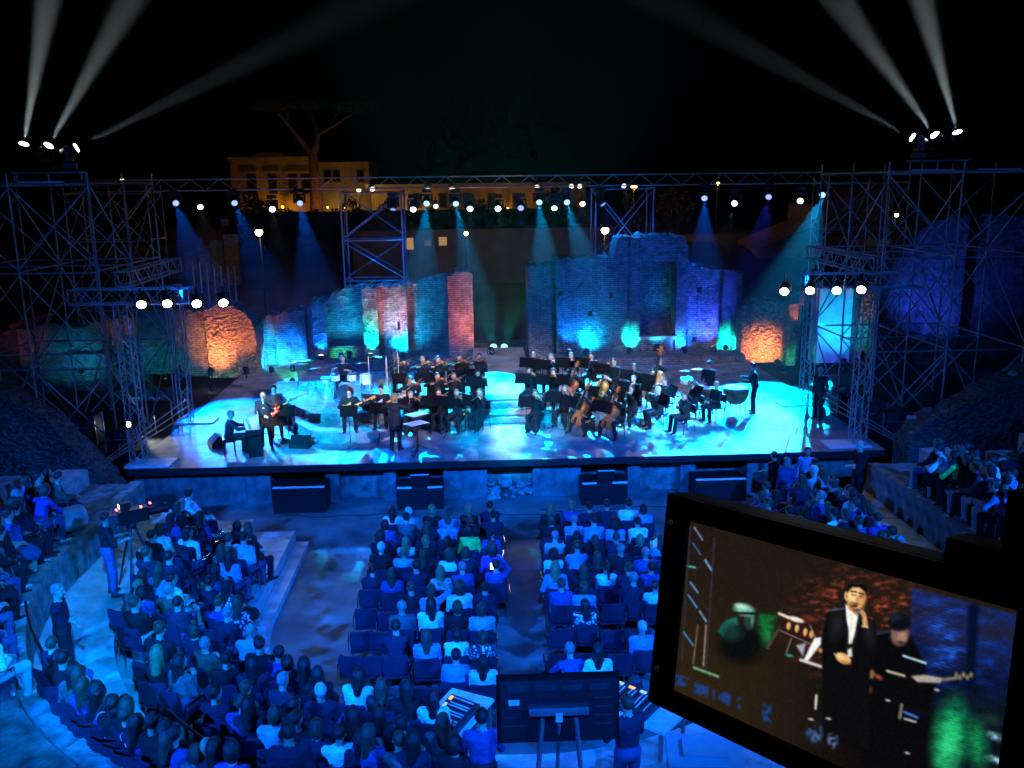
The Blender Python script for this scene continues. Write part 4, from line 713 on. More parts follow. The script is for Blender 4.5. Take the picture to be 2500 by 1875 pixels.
def floral():
    m = bpy.data.materials.new('floral print'); m.use_nodes = True; nt = m.node_tree; vo = nt.nodes.new('ShaderNodeTexVoronoi'); vo.inputs['Scale'].default_value = 17; tc = nt.nodes.new('ShaderNodeTexCoord'); nt.links.new(tc.outputs['Object'], vo.inputs['Vector'])
    rp = nt.nodes.new('ShaderNodeValToRGB'); rp.color_ramp.interpolation = 'CONSTANT'; rp.color_ramp.elements[0].color = (.7, .7, .68, 1); rp.color_ramp.elements[1].color = (.02, .025, .06, 1); rp.color_ramp.elements[1].position = .42
    nt.links.new(vo.outputs['Distance'], rp.inputs[0]); nt.links.new(rp.outputs[0], nt.nodes['Principled BSDF'].inputs['Base Color']); nt.nodes['Principled BSDF'].inputs['Roughness'].default_value = .85; MATS['floral print'] = m; return m
tops['f'] = floral(); topc['f'] = ('floral print', None)
botc = [pm('dark trousers', (.01, .01, .014), .85, .2, 6, .3, 60), pm('blue jeans', (.04, .07, .16), .85, .25, 9, .3, 70), pm('pale trousers', (.42, .4, .36), .85, .12, 6, .3, 60), pm('black trousers', (.005, .005, .006), .8, .2, 6, .3, 60)]
shoec = [pm('black shoes', (.012, .011, .011), .35, .2, 20), pm('white shoes', (.6, .6, .58), .6, .1, 20)]
def person(p, rz, pose, label, top='k', hair='ds', bot=0, shoe=0, skin=None, group=None, acc=None, scale=1.0, topm=None):
    me, Mh, hands = POSES[pose]; W_ = TR(p, rz) @ Matrix.Scale(scale, 4)
    o = link('person', me, None, W_, [skinc[skin or random.choice('abc')], topm or tops[top], botc[bot], shoec[shoe], feat, acc or tops['w']])
    tag(o, label, 'person', group)
    if hair != '0': link('hair', HAIR[hair[1]], o, W_ @ Mh, [hairc[hair[0]]])
    return o, W_
def looks(top, hair): return 'in %s top with %s' % (topc[top][0], HS['0'] if hair == '0' else HS[hair[1]] % HN[hair[0]])
# seated audience
person_mesh('sit0', head=(0, 4), lean=-4); person_mesh('sit1', head=(14, 0), lean=2, lh=(-.04, .27, .68), rh=(.06, .26, .66)); person_mesh('sit2', head=(-16, 2), lean=-3, lh=(-.13, .36, .62), rh=(.02, .24, .72), sleeve=0)
person_mesh('sit3', head=(0, -6), lean=12, side=3, lh=(-.05, .42, .66), rh=(.05, .42, .68)); person_mesh('sit4', head=(8, 0), lean=-6, slim=.88, sleeve=0, skirt=1, lf=(-.06, .42, .08), rf=(.06, .42, .08), lh=(-.05, .28, .66), rh=(.05, .26, .68))
person_mesh('sit5', head=(-8, 3), lean=0, slim=.9, lh=(-.12, .16, .88), rh=(.1, .16, .9), skirt=1, lf=(-.05, .44, .08), rf=(.07, .4, .08)); person_mesh('sit6', head=(22, 0), lean=-2, belly=.03, lh=(-.15, .33, .64), rh=(.14, .36, .63), lf=(-.18, .45, .08), rf=(.17, .38, .08))
person_mesh('phone', head=(0, 3), lean=-2, rh=(.12, .38, 1.16), re=(1, 0, -1), lh=(-.05, .27, .68)); person_mesh('armup', head=(10, 0), lean=0, slim=.92, sleeve=0, rh=(.2, .02, 1.32), re=(1, .2, -.2), lh=(-.05, .27, .68))
person_mesh('cross', head=(-20, 0), lean=-4, lf=(-.12, .44, .08), rf=(-.02, .56, .36), lh=(-.02, .27, .72), rh=(.02, .3, .74)); person_mesh('hunch', head=(0, -10), lean=24, lh=(-.06, .45, .72), rh=(.07, .45, .7), le=(-1, 0, -.5), re=(1, 0, -.5), slim=.95)
person_mesh('stand0', pel=(0, 0, .93), head=(6, 0), lh=(-.24, .04, .86), rh=(.24, .04, .86), lf=(-.1, .0, .08), rf=(.1, .03, .08), lean=1); person_mesh('stand1', pel=(0, 0, .93), head=(-12, -4), lh=(.08, .2, 1.08), rh=(-.06, .22, 1.12), lf=(-.12, 0, .08), rf=(.1, .04, .08), sleeve=0)
person_mesh('stand2', pel=(0, 0, .93), head=(0, -3), lh=(-.13, .34, 1.16), rh=(.13, .34, 1.14), lf=(-.13, 0, .08), rf=(.13, .02, .08), lean=3, sleeve=0)
# musicians
person_mesh('violin', head=(24, -4), lean=2, lh=(-.3, .4, 1.1), le=(-.4, .2, -1), rh=(.22, .36, 1.02), re=(1, 0, -.3), lf=(-.17, .38, .08), rf=(.2, .3, .08)); person_mesh('violin2', head=(20, -8), lean=5, slim=.88, lh=(-.3, .4, 1.07), le=(-.4, .2, -1), rh=(.26, .3, .9), re=(1, -.2, -.4), lf=(-.12, .4, .08), rf=(.14, .36, .08), skirt=2)
person_mesh('cello', head=(-6, -6), lean=4, lh=(-.13, .25, 1.14), le=(-1, .3, -.3), rh=(.3, .42, .8), re=(1, .2, 0), lf=(-.3, .42, .08), rf=(.3, .42, .08)); person_mesh('cello2', head=(-8, -6), lean=2, slim=.86, sleeve=0, skirt=2, lh=(-.2, .3, 1.16), le=(-1, .3, -.2), rh=(.32, .4, .84), re=(1, .2, 0), lf=(-.32, .4, .08), rf=(.32, .4, .08))
person_mesh('bass', pel=(0, 0, .92), head=(-14, -6), lean=6, lh=(-.16, .34, 1.5), le=(-1, .2, -.2), rh=(.12, .45, 1.0), re=(1, 0, -.3), lf=(-.16, 0, .08), rf=(.12, .1, .08))
person_mesh('wind', head=(0, -6), lean=3, lh=(-.02, .26, .93), rh=(.03, .34, .78), lf=(-.14, .38, .08), rf=(.15, .36, .08)); person_mesh('flute', head=(-10, -2), lean=2, lh=(.06, .22, 1.1), le=(-1, .3, -.7), rh=(.34, .16, 1.08), re=(1, 0, -.6), slim=.9)
person_mesh('trumpet', head=(0, -4), lean=4, lh=(-.03, .3, 1.08), rh=(.03, .26, 1.08), le=(-1, .2, -.6), re=(1, .2, -.6), lf=(-.16, .4, .08), rf=(.15, .34, .08)); person_mesh('horn', head=(-4, -10), lean=6, lh=(-.08, .3, .98), rh=(.2, .22, .76), lf=(-.14, .5, .1), rf=(.16, .46, .1)); person_mesh('rest', head=(4, -6), lean=2, lh=(-.1, .34, .7), rh=(.12, .34, .68), lf=(-.16, .38, .08), rf=(.16, .36, .08))
person_mesh('guitar', head=(-12, -22), lean=10, lh=(-.42, .3, .94), le=(-.5, 0, -1), rh=(.1, .3, .72), re=(1, -.3, -.2), lf=(-.15, .36, .08), rf=(.18, .4, .08)); person_mesh('bassgtr', pel=(0, 0, .93), head=(-18, -18), lean=4, lh=(-.44, .3, 1.28), le=(-.5, 0, -1), rh=(.1, .28, 1.02), re=(1, -.3, -.2), lf=(-.15, 0, .08), rf=(.14, .04, .08), sleeve=0)
person_mesh('drum', pel=(0, 0, .6), head=(0, -4), lean=5, lh=(-.2, .42, .94), rh=(.22, .4, 1.0), lf=(-.26, .42, .08), rf=(.24, .5, .1), sleeve=0); person_mesh('piano', head=(0, -12), lean=9, lh=(-.2, .5, .78), rh=(.18, .5, .78), le=(-1, -.3, -.6), re=(1, -.3, -.6), lf=(-.1, .4, .08), rf=(.12, .5, .08))
person_mesh('perc', pel=(0, 0, .93), head=(-20, -22), lean=6, lh=(-.14, .32, 1.04), rh=(.12, .34, 1.06), lf=(-.13, 0, .08), rf=(.13, 0, .08)); person_mesh('timp', pel=(0, 0, .93), head=(-8, -12), lean=9, lh=(-.18, .42, 1.12), rh=(.16, .42, 1.2), lf=(-.13, 0, .08), rf=(.13, .05, .08))
person_mesh('conduct', pel=(0, 0, .93), head=(-10, 0), lean=4, coat=True, lh=(-.3, .36, 1.26), le=(-1, -.2, -.4), rh=(.3, .4, 1.32), re=(1, -.2, -.4), lf=(-.12, 0, .08), rf=(.12, .03, .08), h=.016)
person_mesh('sing', pel=(0, 0, .95), head=(-6, 6), lean=-2, shirt=True, coat=True, lh=(-.06, .22, 1.5), le=(-1, .2, -.7), rh=(.02, .24, 1.06), re=(1, -.3, -.2), lf=(-.13, 0, .08), rf=(.12, .05, .08), h=.015)
# ------------------------------------------------------------------ chairs, stands and instruments
def proto(parts):                         # list of (name, mesh); sub: (name, mesh, [(name, mesh)])
    return parts
def place(parts, name, p, rz, label, cat, group=None, M=None):
    W_ = M if M is not None else TR(p, rz); t = tag(link(name, None, None, W_), label, cat, group)
    for q in parts: link(q[0], q[1], t)
    return t
chairblue = pm('dark blue upholstery', (.012, .014, .036), .8, .2, 12, .3, 70); legm = [MB().tube((sx*.2, sy, 0), (sx*.19, sy*.9, .44), .013, .013, 6).mesh('leg', chrome) for sx in (-1, 1) for sy in (-.2, .2)]
seatm = MB().box((0, .01, .455), (.46, .45, .06)).mesh('seat', chairblue)
def backmesh():
    b = MB(); n = 6; vs = []
    for z, k in ((.52, .9), (.62, 1.0), (.8, 1.0), (.885, .92), (.9, .8)):
        for i in range(n+1):
            x = (-1+2*i/n); vs.append((x*.225*k, -.235-.06*(z-.5)/.4+.035*x*x, z))
    m = len(vs); vs2 = vs+[(x, y-.04, z) for x, y, z in vs]; W1 = n+1; fs = []
    for j in range(4):
        for i in range(n): a = j*W1+i; fs += [(a, a+W1, a+W1+1, a+1), (m+a, m+a+1, m+a+W1+1, m+a+W1)]
    for i in range(n): fs += [(i, i+1, m+i+1, m+i), (4*W1+i, m+4*W1+i, m+4*W1+i+1, 4*W1+i+1)]
    for j in range(4): fs += [(j*W1, m+j*W1, m+(j+1)*W1, (j+1)*W1), (j*W1+n, (j+1)*W1+n, m+(j+1)*W1+n, m+j*W1+n)]
    return b.add(vs2, fs).mesh('backrest', chairblue)
armm = [MB().path([(s_*.26, -.24, .5), (s_*.265, -.2, .66), (s_*.265, .16, .66), (s_*.255, .2, .45)], .012, 5).mesh('armrest', chrome) for s_ in (-1, 1)]
CHAIR = [('seat', seatm), ('backrest', backmesh())]+[('leg', m) for m in legm]+[('armrest', m) for m in armm]
OCH = [('seat', MB().box((0, 0, .455), (.42, .42, .035)).mesh('seat', black)), ('backrest', MB().box((0, -.22, .74), (.4, .03, .26)).tube((-.19, -.2, .44), (-.19, -.235, .84), .011, .011, 6).tube((.19, -.2, .44), (.19, -.235, .84), .011, .011, 6).mesh('backrest', black))]+[('leg', MB().tube((sx*.2, sy, 0), (sx*.18, sy*.85, .44), .011, .011, 6).mesh('leg', black)) for sx in (-1, 1) for sy in (-.2, .2)]
standm = pm('matt black stand', (.004, .004, .0045), .9, .2, 20, 0, 30, 0, .08)
STAND = [('desk', MB().box((0, 0, 0), (.52, .012, .34), M=Matrix.Translation((0, 0, 1.1)) @ Matrix.Rotation(R(22), 4, 'X')).box((0, -.09, .93), (.5, .06, .012)).mesh('desk', standm)), ('pole', MB().tube((0, 0, .12), (0, 0, 1.08), .012, .01, 8).mesh('pole', black))]+[('leg', MB().tube((0, 0, .16), (.3*math.cos(a), .3*math.sin(a), .012), .008, .008, 5).mesh('leg', black)) for a in (R(90), R(210), R(330))]
SHEET = MB().box((0, 0, 0), (.4, .004, .29), M=Matrix.Translation((0, -.012, 1.105)) @ Matrix.Rotation(R(22), 4, 'X')).mesh('sheet_music', paper)
def vbody(s, mat, deep=.09):
    pts = [(0, 0), (.075, .004), (.1, .03), (.104, .08), (.09, .125), (.062, .16), (.056, .19), (.07, .225), (.084, .26), (.08, .31), (.055, .345), (.02, .355)]
    poly = [(x*s, y*s) for x, y in pts]+[(-x*s, y*s) for x, y in pts[:0:-1]]; n = len(poly); b = MB(); vs = []
    for z, k in ((-deep*s*.5, .9), (-deep*s*.3, 1.0), (deep*s*.3, 1.0), (deep*s*.42, .93), (deep*s*.56, .5)):
        for x, y in poly: vs.append((x*k, .17*s+(y-.17*s)*k, z))
    fs = [(j*n+i, j*n+(i+1) % n, (j+1)*n+(i+1) % n, (j+1)*n+i) for j in range(4) for i in range(n)]
    b.add(vs, fs, 0, True); b.add(vs, [tuple(range(n-1, -1, -1)), tuple(range(4*n, 5*n))]); return b.mesh('body', mat)
def strings(s, mat, deep=.09, neck=.2, pin=0.0):
    zt = deep*s*.6; q = [('body', vbody(s, mat, deep)), ('neck', MB().box((0, .38*s, zt*.9), (.026*s, .32*s, .022*s)).mesh('neck', wooddk)), ('scroll', MB().box((0, .575*s, zt*.7), (.022*s, .08*s, .03*s)).tube((-.016*s, .62*s, zt*.6), (.016*s, .62*s, zt*.6), .018*s, .018*s, 8).tube((-.045*s, .56*s, zt*.7), (.045*s, .56*s, zt*.7), .006*s, .006*s, 5).tube((-.045*s, .59*s, zt*.7), (.045*s, .59*s, zt*.7), .006*s, .006*s, 5).mesh('scroll', mat)),
        ('tailpiece', MB().prism([(-.008*s, .01*s), (.008*s, .01*s), (.018*s, .11*s), (-.018*s, .11*s)], zt*1.0, zt*1.2).mesh('tailpiece', wooddk)), ('bridge', MB().box((0, .18*s, zt*1.15), (.045*s, .006*s, .035*s)).mesh('bridge', woodl))]
    if pin: q.append(('endpin', MB().tube((0, 0, 0), (0, -pin, 0), .006, .004, 6).mesh('endpin', chrome)))
    return q
VIOLIN = strings(1.0, wood); VIOLA = strings(1.13, wood); CELLO = [strings(2.12, woodl, .12, pin=.28), strings(2.12, wood, .12, pin=.28)]; BASS = strings(3.1, wood, .13, pin=.22)
BOW = [('stick', MB().path([(0, 0, 0), (0, .35, .012), (0, .72, 0)], .005, 5).mesh('stick', wooddk)), ('hair_ribbon', MB().box((0, .36, -.018), (.008, .7, .003)).mesh('hair_ribbon', paper)), ('frog', MB().box((0, .03, -.012), (.012, .06, .022)).mesh('frog', wooddk))]
FLUTE = [('tube', MB().tube((0, 0, 0), (0, .66, 0), .012, .012, 8).mesh('tube', chrome)), ('head_joint', MB().tube((0, -.06, 0), (0, .0, 0), .014, .014, 8).mesh('head_joint', chrome))]
CLAR = [('body', MB().tube((0, .05, 0), (0, .56, 0), .013, .016, 8).mesh('body', wooddk)), ('bell', MB().lathe([(.016, .56), (.02, .6), (.036, .66)], 10, Matrix.Rotation(R(-90), 4, 'X')).mesh('bell', wooddk)), ('mouthpiece', MB().tube((0, 0, 0), (0, .06, 0), .006, .012, 6).mesh('mouthpiece', black))]
BASSOON = [('long_joint', MB().tube((0, 0, 0), (0, 1.15, 0), .03, .024, 8).mesh('long_joint', wood)), ('bell', MB().tube((0, 1.15, 0), (0, 1.32, 0), .024, .03, 8).mesh('bell', wood)), ('wing_joint', MB().tube((.045, .05, 0), (.045, .65, 0), .024, .02, 8).mesh('wing_joint', wood)), ('crook', MB().path([(.045, .65, 0), (.05, .74, .03), (.03, .72, .22)], .005, 5).mesh('crook', chrome))]
TRUMP = [('tubing', MB().path([(0, 0, 0), (0, .42, 0), (.0, .45, -.03), (0, .42, -.07), (0, .12, -.07), (0, .1, -.03), (0, .14, 0)], .008, 6).mesh('tubing', brass)), ('bell', MB().lathe([(.009, .3), (.014, .4), (.03, .47), (.062, .5)], 12, Matrix.Rotation(R(-90), 4, 'X')).mesh('bell', brass)), ('valves', MB().tube((0, .2, -.1), (0, .2, .05), .012).tube((0, .235, -.1), (0, .235, .05), .012).tube((0, .27, -.1), (0, .27, .05), .012).mesh('valves', brass))]
def ringpath(r, n=14, a0=0, a1=360): return [(r*math.cos(R(a0+(a1-a0)*i/n)), 0, r*math.sin(R(a0+(a1-a0)*i/n))) for i in range(n+1)]
HORN = [('coil', MB().path(ringpath(.13), .012, 6).path(ringpath(.1), .01, 6).mesh('coil', brass)), ('bell', MB().lathe([(.015, 0), (.03, .12), (.06, .2), (.15, .27)], 14, Matrix.Translation((.12, -.05, -.05)) @ Matrix.Rotation(R(120), 4, 'X')).mesh('bell', brass)), ('lead_pipe', MB().path([(-.1, 0, .09), (-.05, -.1, .2), (0, -.16, .27)], .007, 5).mesh('lead_pipe', brass))]
sunb = pm('sunburst guitar finish', (.55, .25, .05), .2, .2, 5); bluegt = pm('pale blue guitar finish', (.4, .55, .62), .25, .1, 5); redgt = pm('red guitar finish', (.55, .03, .02), .2, .1, 5)
def guitar(mat, neck=.62):
    pts = [(0, 0), (.1, .0), (.155, .05), (.165, .12), (.13, .2), (.115, .25), (.14, .32), (.15, .4), (.11, .39), (.06, .34), (.03, .33)]
    poly = pts+[(-x, y*.93) for x, y in pts[:0:-1]]
    return [('body', MB().prism(poly, -.022, .022).mesh('body', mat)), ('neck', MB().box((0, .33+neck/2, .018), (.05, neck, .024)).mesh('neck', woodl)), ('headstock', MB().box((.008, .33+neck+.08, .012), (.075, .17, .02)).tube((.05, .33+neck+.04, .01), (.07, .33+neck+.04, .01), .01, .01, 5).tube((.05, .33+neck+.12, .01), (.07, .33+neck+.12, .01), .01, .01, 5).mesh('headstock', woodl)), ('pickguard', MB().prism([(-.07, .08), (.09, .08), (.1, .25), (-.03, .3)], .023, .027).mesh('pickguard', paper)), ('bridge', MB().box((0, .1, .03), (.08, .035, .014)).mesh('bridge', chrome))]
GTR = {'s': guitar(sunb), 'b': guitar(bluegt), 'r': guitar(redgt, .8)}
# ------------------------------------------------------------------ platforms on the stage
st_ = thing('stage_steps', 'pale steps up to the rear landing between the orchestra halves', 'steps', (.85, 28.5, S))
for k in range(4): box('step', (.86, (27.8+.36*k+31.6)/2, S+.17*k+.084), (2.15, 31.6-27.8-.36*k, .168), stone3 if k % 2 else deckm, st_)
box('landing', (.86, 34.6, S+.34), (2.15, 6.0, .675), deckm, st_)
for s_, x0, x1 in (('left', -2.55, -.28), ('right', 2.0, 4.75)):
    t = thing('orchestra_riser', 'stepped stone riser under the %s half of the orchestra' % s_, 'riser', ((x0+x1)/2, 29.5, S))
    box('riser_step', ((x0+x1)/2, 29.55, S+.165), (x1-x0, 4.0, .33), stone2, t); box('riser_step', ((x0+x1)/2, 30.3, S+.335+.165), (x1-x0-.01, 2.5, .33), stone2, t)
pf = thing('stone_platform', 'low curved stone platform under the drums and guitars', 'platform', (-4.4, 28.6, S))
def plat(poly, z0, z1, nm, mat): MB().prism(poly, z0, z1).build(nm, mat, pf, Matrix.Identity(4))
plat([(-5.0, 25.95), (-4.3, 25.82), (-3.4, 25.85), (-2.75, 26.1), (-2.6, 27.5), (-2.62, 32), (-7.6, 32), (-7.2, 29.8), (-6.3, 28.0), (-5.6, 26.9)], S, S+.34, 'platform_step', stone)
plat([(-5.2, 27.15), (-4.3, 27.0), (-3.3, 27.05), (-2.8, 27.3), (-2.66, 31.9), (-7.35, 31.9), (-7.0, 29.9), (-6.1, 28.3)], S+.34, S+.64, 'platform_step', stone2)
for i in range(12):
    a = i/11; p = Vector((-5.0, 25.95, 0)).lerp(Vector((-7.2, 29.8, 0)), a); rock(pf, (p.x, p.y, S+.12), .16, 'edge_stone', stone)

# ------------------------------------------------------------------ orchestra
def face(p, t): return math.atan2(-(t[0]-p[0]), t[1]-p[1])
GM = 'orchestra players'
def held(parts, nm, M, who, cat, grp): return place(parts, nm, (0, 0, 0), 0, '%s of the %s' % (nm.replace('_', ' '), who), cat, grp, M)
def player(px, py, dz, kind, who, hair='ds', skin=None, tgt=(-1.2, 21.5), stand=True, sheet=False, top='k', pose=None, seat=True, slim=1.0, sc_=1.0):
    pose = pose or {'violin': 'violin', 'viola': 'violin', 'cello': 'cello', 'bass': 'bass', 'flute': 'flute', 'clarinet': 'wind', 'bassoon': 'wind', 'trumpet': 'trumpet', 'horn': 'horn', 'rest': 'rest'}[kind]
    sit = kind != 'bass'; p = G(px, py+3, S+dz+(1.2 if sit else 1.58)); p.z = S+dz; rz = face(p, tgt)+random.uniform(-.12, .12)
    o, W_ = person(p, rz, pose, '%s' % who+' dressed in black', top, hair, 3, 0, skin, GM); hands = POSES[pose][2]
    if sit and seat: place(OCH, 'orchestra_chair', p, rz, 'black chair of the %s' % who, 'chair', 'orchestra chairs')
    if kind in ('violin', 'viola'):
        a = Vector((-.045, .1, 1.085 if pose == 'violin' else 1.06)); d = Vector(hands[0])+Vector((.02, .03, .05))-a; d = Vector((d.x, d.y, d.z)).normalized(); held(VIOLIN if kind == 'violin' else VIOLA, kind, W_ @ frame(a, d, (-.25, -.35, 1)), who, kind, 'violins and violas')
        b = Vector(hands[1]); held(BOW, 'bow', W_ @ frame(b, (a+d*.26+Vector((0, 0, .05)))-b, (.3, -.6, .8)), who, 'bow', 'bows')
    elif kind == 'cello':
        a = Vector((.03, .42, .3)); d = Vector((-.13, .08, 1.32))-a; held(CELLO[pose == 'cello'], 'cello', W_ @ frame(a, d, (0, 1, .3)), who, 'cello', 'cellos')
        b = Vector(hands[1]); held(BOW, 'bow', W_ @ frame(b, a+d.normalized()*.42+Vector((0, .17, 0))-b, (0, 1, 0)), who, 'bow', 'bows')
    elif kind == 'bass':
        a = Vector((-.04, .5, .24)); d = Vector((-.1, -.14, 1)); held(BASS, 'double_bass', W_ @ frame(a, d, (0, 1, .1)), who, 'double bass', 'double basses'); b = Vector(hands[1]); held(BOW, 'bow', W_ @ frame(b, (-1, .25, .1), (0, 1, 0)), who, 'bow', 'bows')
    elif kind == 'flute': held(FLUTE, 'flute', W_ @ frame((-.08, .155, 1.12), (1, .12, -.08)), who, 'flute', 'woodwinds')
    elif kind == 'clarinet': held(CLAR, 'clarinet', W_ @ frame((0, .16, 1.11), (0, .52, -.85), (0, 1, 0)), who, 'clarinet', 'woodwinds')
    elif kind == 'bassoon': held(BASSOON, 'bassoon', W_ @ frame((.26, .2, .34), (-.38, .12, .9), (0, 1, 0)), who, 'bassoon', 'woodwinds')
    elif kind == 'trumpet': held(TRUMP, 'trumpet', W_ @ frame((0, .17, 1.115), (0, 1, -.15)), who, 'trumpet', 'brass')
    elif kind == 'horn': held(HORN, 'french_horn', W_ @ frame((.03, .28, .88), (.1, 1, 0)), who, 'horn', 'brass')
    if stand:
        q = W_ @ Vector((.05, .78, 0)); q.z = S+dz if kind != 'x' else S; fr = abs(rz)
        low = dz > 0 and (q.y < (27.6 if dz < .5 else 29.1)) and kind in ('violin', 'viola', 'cello')
        if low: q.z = S+dz-.34
        place(STAND, 'music_stand', q, rz, 'black stand of the %s' % who, 'music stand', 'music stands')
        if sheet: tag(link('sheet_music', SHEET, None, TR(q, rz)), 'white sheet of the %s' % who, 'sheet music', 'sheet music')
hr = ['ds', 'nl', 'ns', 'ys', 'nb', 'yl', 'np', 'gs', 'dl']
for row, dz, lst in (('back', .67, [(969, 877, 'ws'), (1032, 875, 'gs'), (1070, 875, 'ns'), (1122, 870, 'ns'), (1171, 867, 'ds')]), ('middle', .33, [(999, 924, 'nc'), (1068, 915, 'ns'), (1108, 915, 'ns'), (1167, 908, 'dl')]), ('front', 0, [(1003, 960, 'gb'), (1072, 954, 'np'), (1116, 956, 'ys'), (1174, 953, 'yl')])):
    for i, (px, py, hh) in enumerate(lst):
        player(px, py, dz, 'violin', '%s violinist from left in %s row left of steps' % (ORD[i], row), hh, pose='violin2' if hh[1] in 'lbpc' else 'violin', tgt=(-2.2, 23.5) if row == 'front' else (-1.6, 21), sheet=(i % 2 == 0))
RP = [(1309, 956, 0, 'viola', 'front row right of steps', 'nb'), (1380, 946, 0, 'viola', 'front row right of steps', 'gs'), (1431, 959, 0, 'cello', 'front row right of steps', 'gs'), (1504, 968, 0, 'cello', 'front row right of steps', 'ns'), (1545, 946, 0, 'trumpet', 'front row right of steps', 'ds'), (1610, 949, 0, 'trumpet', 'front row right of steps', 'ws'), (1676, 960, 0, 'horn', 'front row right of steps', 'ns'),
 (1292, 902, .33, 'viola', 'middle row right of steps', 'ns'), (1352, 905, .33, 'viola', 'middle row right of steps', 'nc'), (1403, 905, .33, 'cello', 'middle row right of steps', 'ns'), (1477, 908, .33, 'cello', 'middle row right of steps', 'yp'), (1548, 922, 0, 'rest', 'middle row right of steps', 'gs'), (1626, 926, 0, 'trumpet', 'middle row right of steps', 'ns'), (1697, 938, 0, 'bassoon', 'middle row right of steps', 'nc'), (1751, 936, 0, 'rest', 'middle row right of steps', '0'),
 (1303, 864, .67, 'clarinet', 'back row right of steps', '0'), (1346, 869, .67, 'flute', 'back row right of steps', 'yl'), (1395, 865, .67, 'clarinet', 'back row right of steps', 'ns'), (1445, 865, .67, 'clarinet', 'back row right of steps', 'ds'), (1550, 894, 0, 'rest', 'back row right of steps', 'ns'), (1500, 880, .67, 'rest', 'back row right of steps', 'ns')]
cnt_ = {}
for px, py, dz, kind, row, hh in RP:
    k = (kind, row); n_ = cnt_.get(k, 0); tot = sum(1 for q in RP if (q[3], q[4]) == k); cnt_[k] = n_+1
    nm = {'viola': 'viola player', 'cello': 'cellist', 'trumpet': 'trumpeter', 'horn': 'horn player', 'rest': 'wind player', 'bassoon': 'bassoonist', 'clarinet': 'clarinettist', 'flute': 'flautist'}[kind]
    player(px, py, dz, kind, ('%s %s in the %s' % (ORD[n_], nm, row)) if tot > 1 else '%s in the %s' % (nm, row), hh, tgt=(-.5, 22) if px < 1600 else (-1, 24), pose={'yp': 'cello2', 'nb': 'violin2', 'nc': None}.get(hh) if kind != 'bassoon' else None, sheet=(n_ == 0))
player(1613, 880, 0, 'bass', 'double bass player standing in the back row', 'gs', tgt=(1, 22))
# percussion
def pstand(px, py, dz, pose, label, hair, rz=None, tgt=(0, 22), **k):
    p = G(px, py+3, S+dz+1.6); p.z = S+dz; r_ = face(p, tgt) if rz is None else rz; return person(p, r_, pose, label, hair=hair, bot=3, group=GM, **k)
pstand(1733, 886, 0, 'perc', 'person in black standing at the percussion behind the kettledrums', 'ds'); pstand(1846, 891, 0, 'timp', 'person in black standing at right of the kettledrums', 'ns', rz=R(75))
copper = pm('copper bowl', (.35, .13, .07), .3, .2, 6, 0, 30, .8); drumhead = pm('drum skin', (.78, .77, .72), .6, .06, 5)
for i, (px, r_) in enumerate(((1797, .42), (1722, .34))):
    p = G(px, 947, S+.86); p.z = S; t = thing('kettledrum', '%s copper kettledrum with white skin at right of orchestra' % ('large' if i == 0 else 'small'), 'kettledrum', p)
    MB().lathe([(.05, .3), (r_*.5, .33), (r_*.85, .48), (r_, .68), (r_, .84)], 20).build('bowl', copper, t); MB().lathe([(r_*1.02, .84), (r_*1.03, .87), (r_*.98, .885), (.01, .885)], 20).build('drum_skin', drumhead, t); MB().lathe([(r_*1.035, .82), (r_*1.05, .85), (r_*1.035, .875)], 20).build('hoop', chrome, t)
    for k in range(4): a = R(45+90*k); MB().tube((r_*.9*math.cos(a), r_*.9*math.sin(a), 0), (r_*.75*math.cos(a), r_*.75*math.sin(a), .6), .016, .016, 6).build('leg', black, t)
cymbal = MB().lathe([(.02, .02), (.05, .015), (.2, -.01), (.2, -.014), (.02, .0)], 18)
CYM = [('plate', MB().lathe([(.015, 1.12), (.05, 1.105), (.21, 1.08), (.21, 1.076), (.015, 1.1)], 18).mesh('plate', brass)), ('rod', MB().tube((0, 0, .3), (0, 0, 1.13), .01, .008, 6).mesh('rod', chrome))]+[('leg', MB().tube((0, 0, .5), (.26*math.cos(R(a)), .26*math.sin(R(a)), .01), .009, .009, 5).mesh('leg', chrome)) for a in (30, 150, 270)]
def drum(nm, p, r_, hgt, shell, label, stand_h=0, grp='drums of the drum kit', axis_y=False):
    t = thing(nm, label, 'drum', p, 0, grp); M_ = Matrix.Translation(p) @ (Matrix.Rotation(R(90), 4, 'X') if axis_y else Matrix.Rotation(R(random.uniform(-8, 8)), 4, 'X'))
    if stand_h: M_ = Matrix.Translation((0, 0, stand_h)) @ M_
    MB().lathe([(r_, -hgt/2), (r_, hgt/2)], 20).build('shell', shell, t, M_); MB().lathe([(r_*1.01, hgt/2), (r_*.97, hgt/2+.012), (.01, hgt/2+.012)], 20).build('drum_skin', drumhead, t, M_); MB().lathe([(r_*1.03, hgt/2-.02), (r_*1.05, hgt/2), (r_*1.03, hgt/2+.02)], 20).build('hoop', chrome, t, M_)
    if stand_h:
        for a in (30, 150, 270): rod('leg', (p[0]+.22*math.cos(R(a)), p[1]+.22*math.sin(R(a)), p[2]), (p[0]+.05*math.cos(R(a)), p[1]+.05*math.sin(R(a)), p[2]+stand_h-hgt/2), .01, chrome, t)
    return t
dz = S+.64; dp = Vector((-4.55, 29.5, dz)); o, W_ = person(dp, math.pi, 'drum', 'person in black seated behind the drum kit', hair='ds', bot=3, group='band players')
sto = thing('drum_stool', 'round black stool under the drummer', 'stool', dp); MB().lathe([(.17, .5), (.18, .53), (.17, .57), (.01, .575)], 14).build('seat', black, sto)
for a in (30, 150, 270): rod('leg', (dp.x+.2*math.cos(R(a)), dp.y+.2*math.sin(R(a)), dz), (dp.x, dp.y, dz+.5), .012, chrome, sto)
whiteshell = pm('white drum shell', (.6, .6, .62), .25, .08, 6)
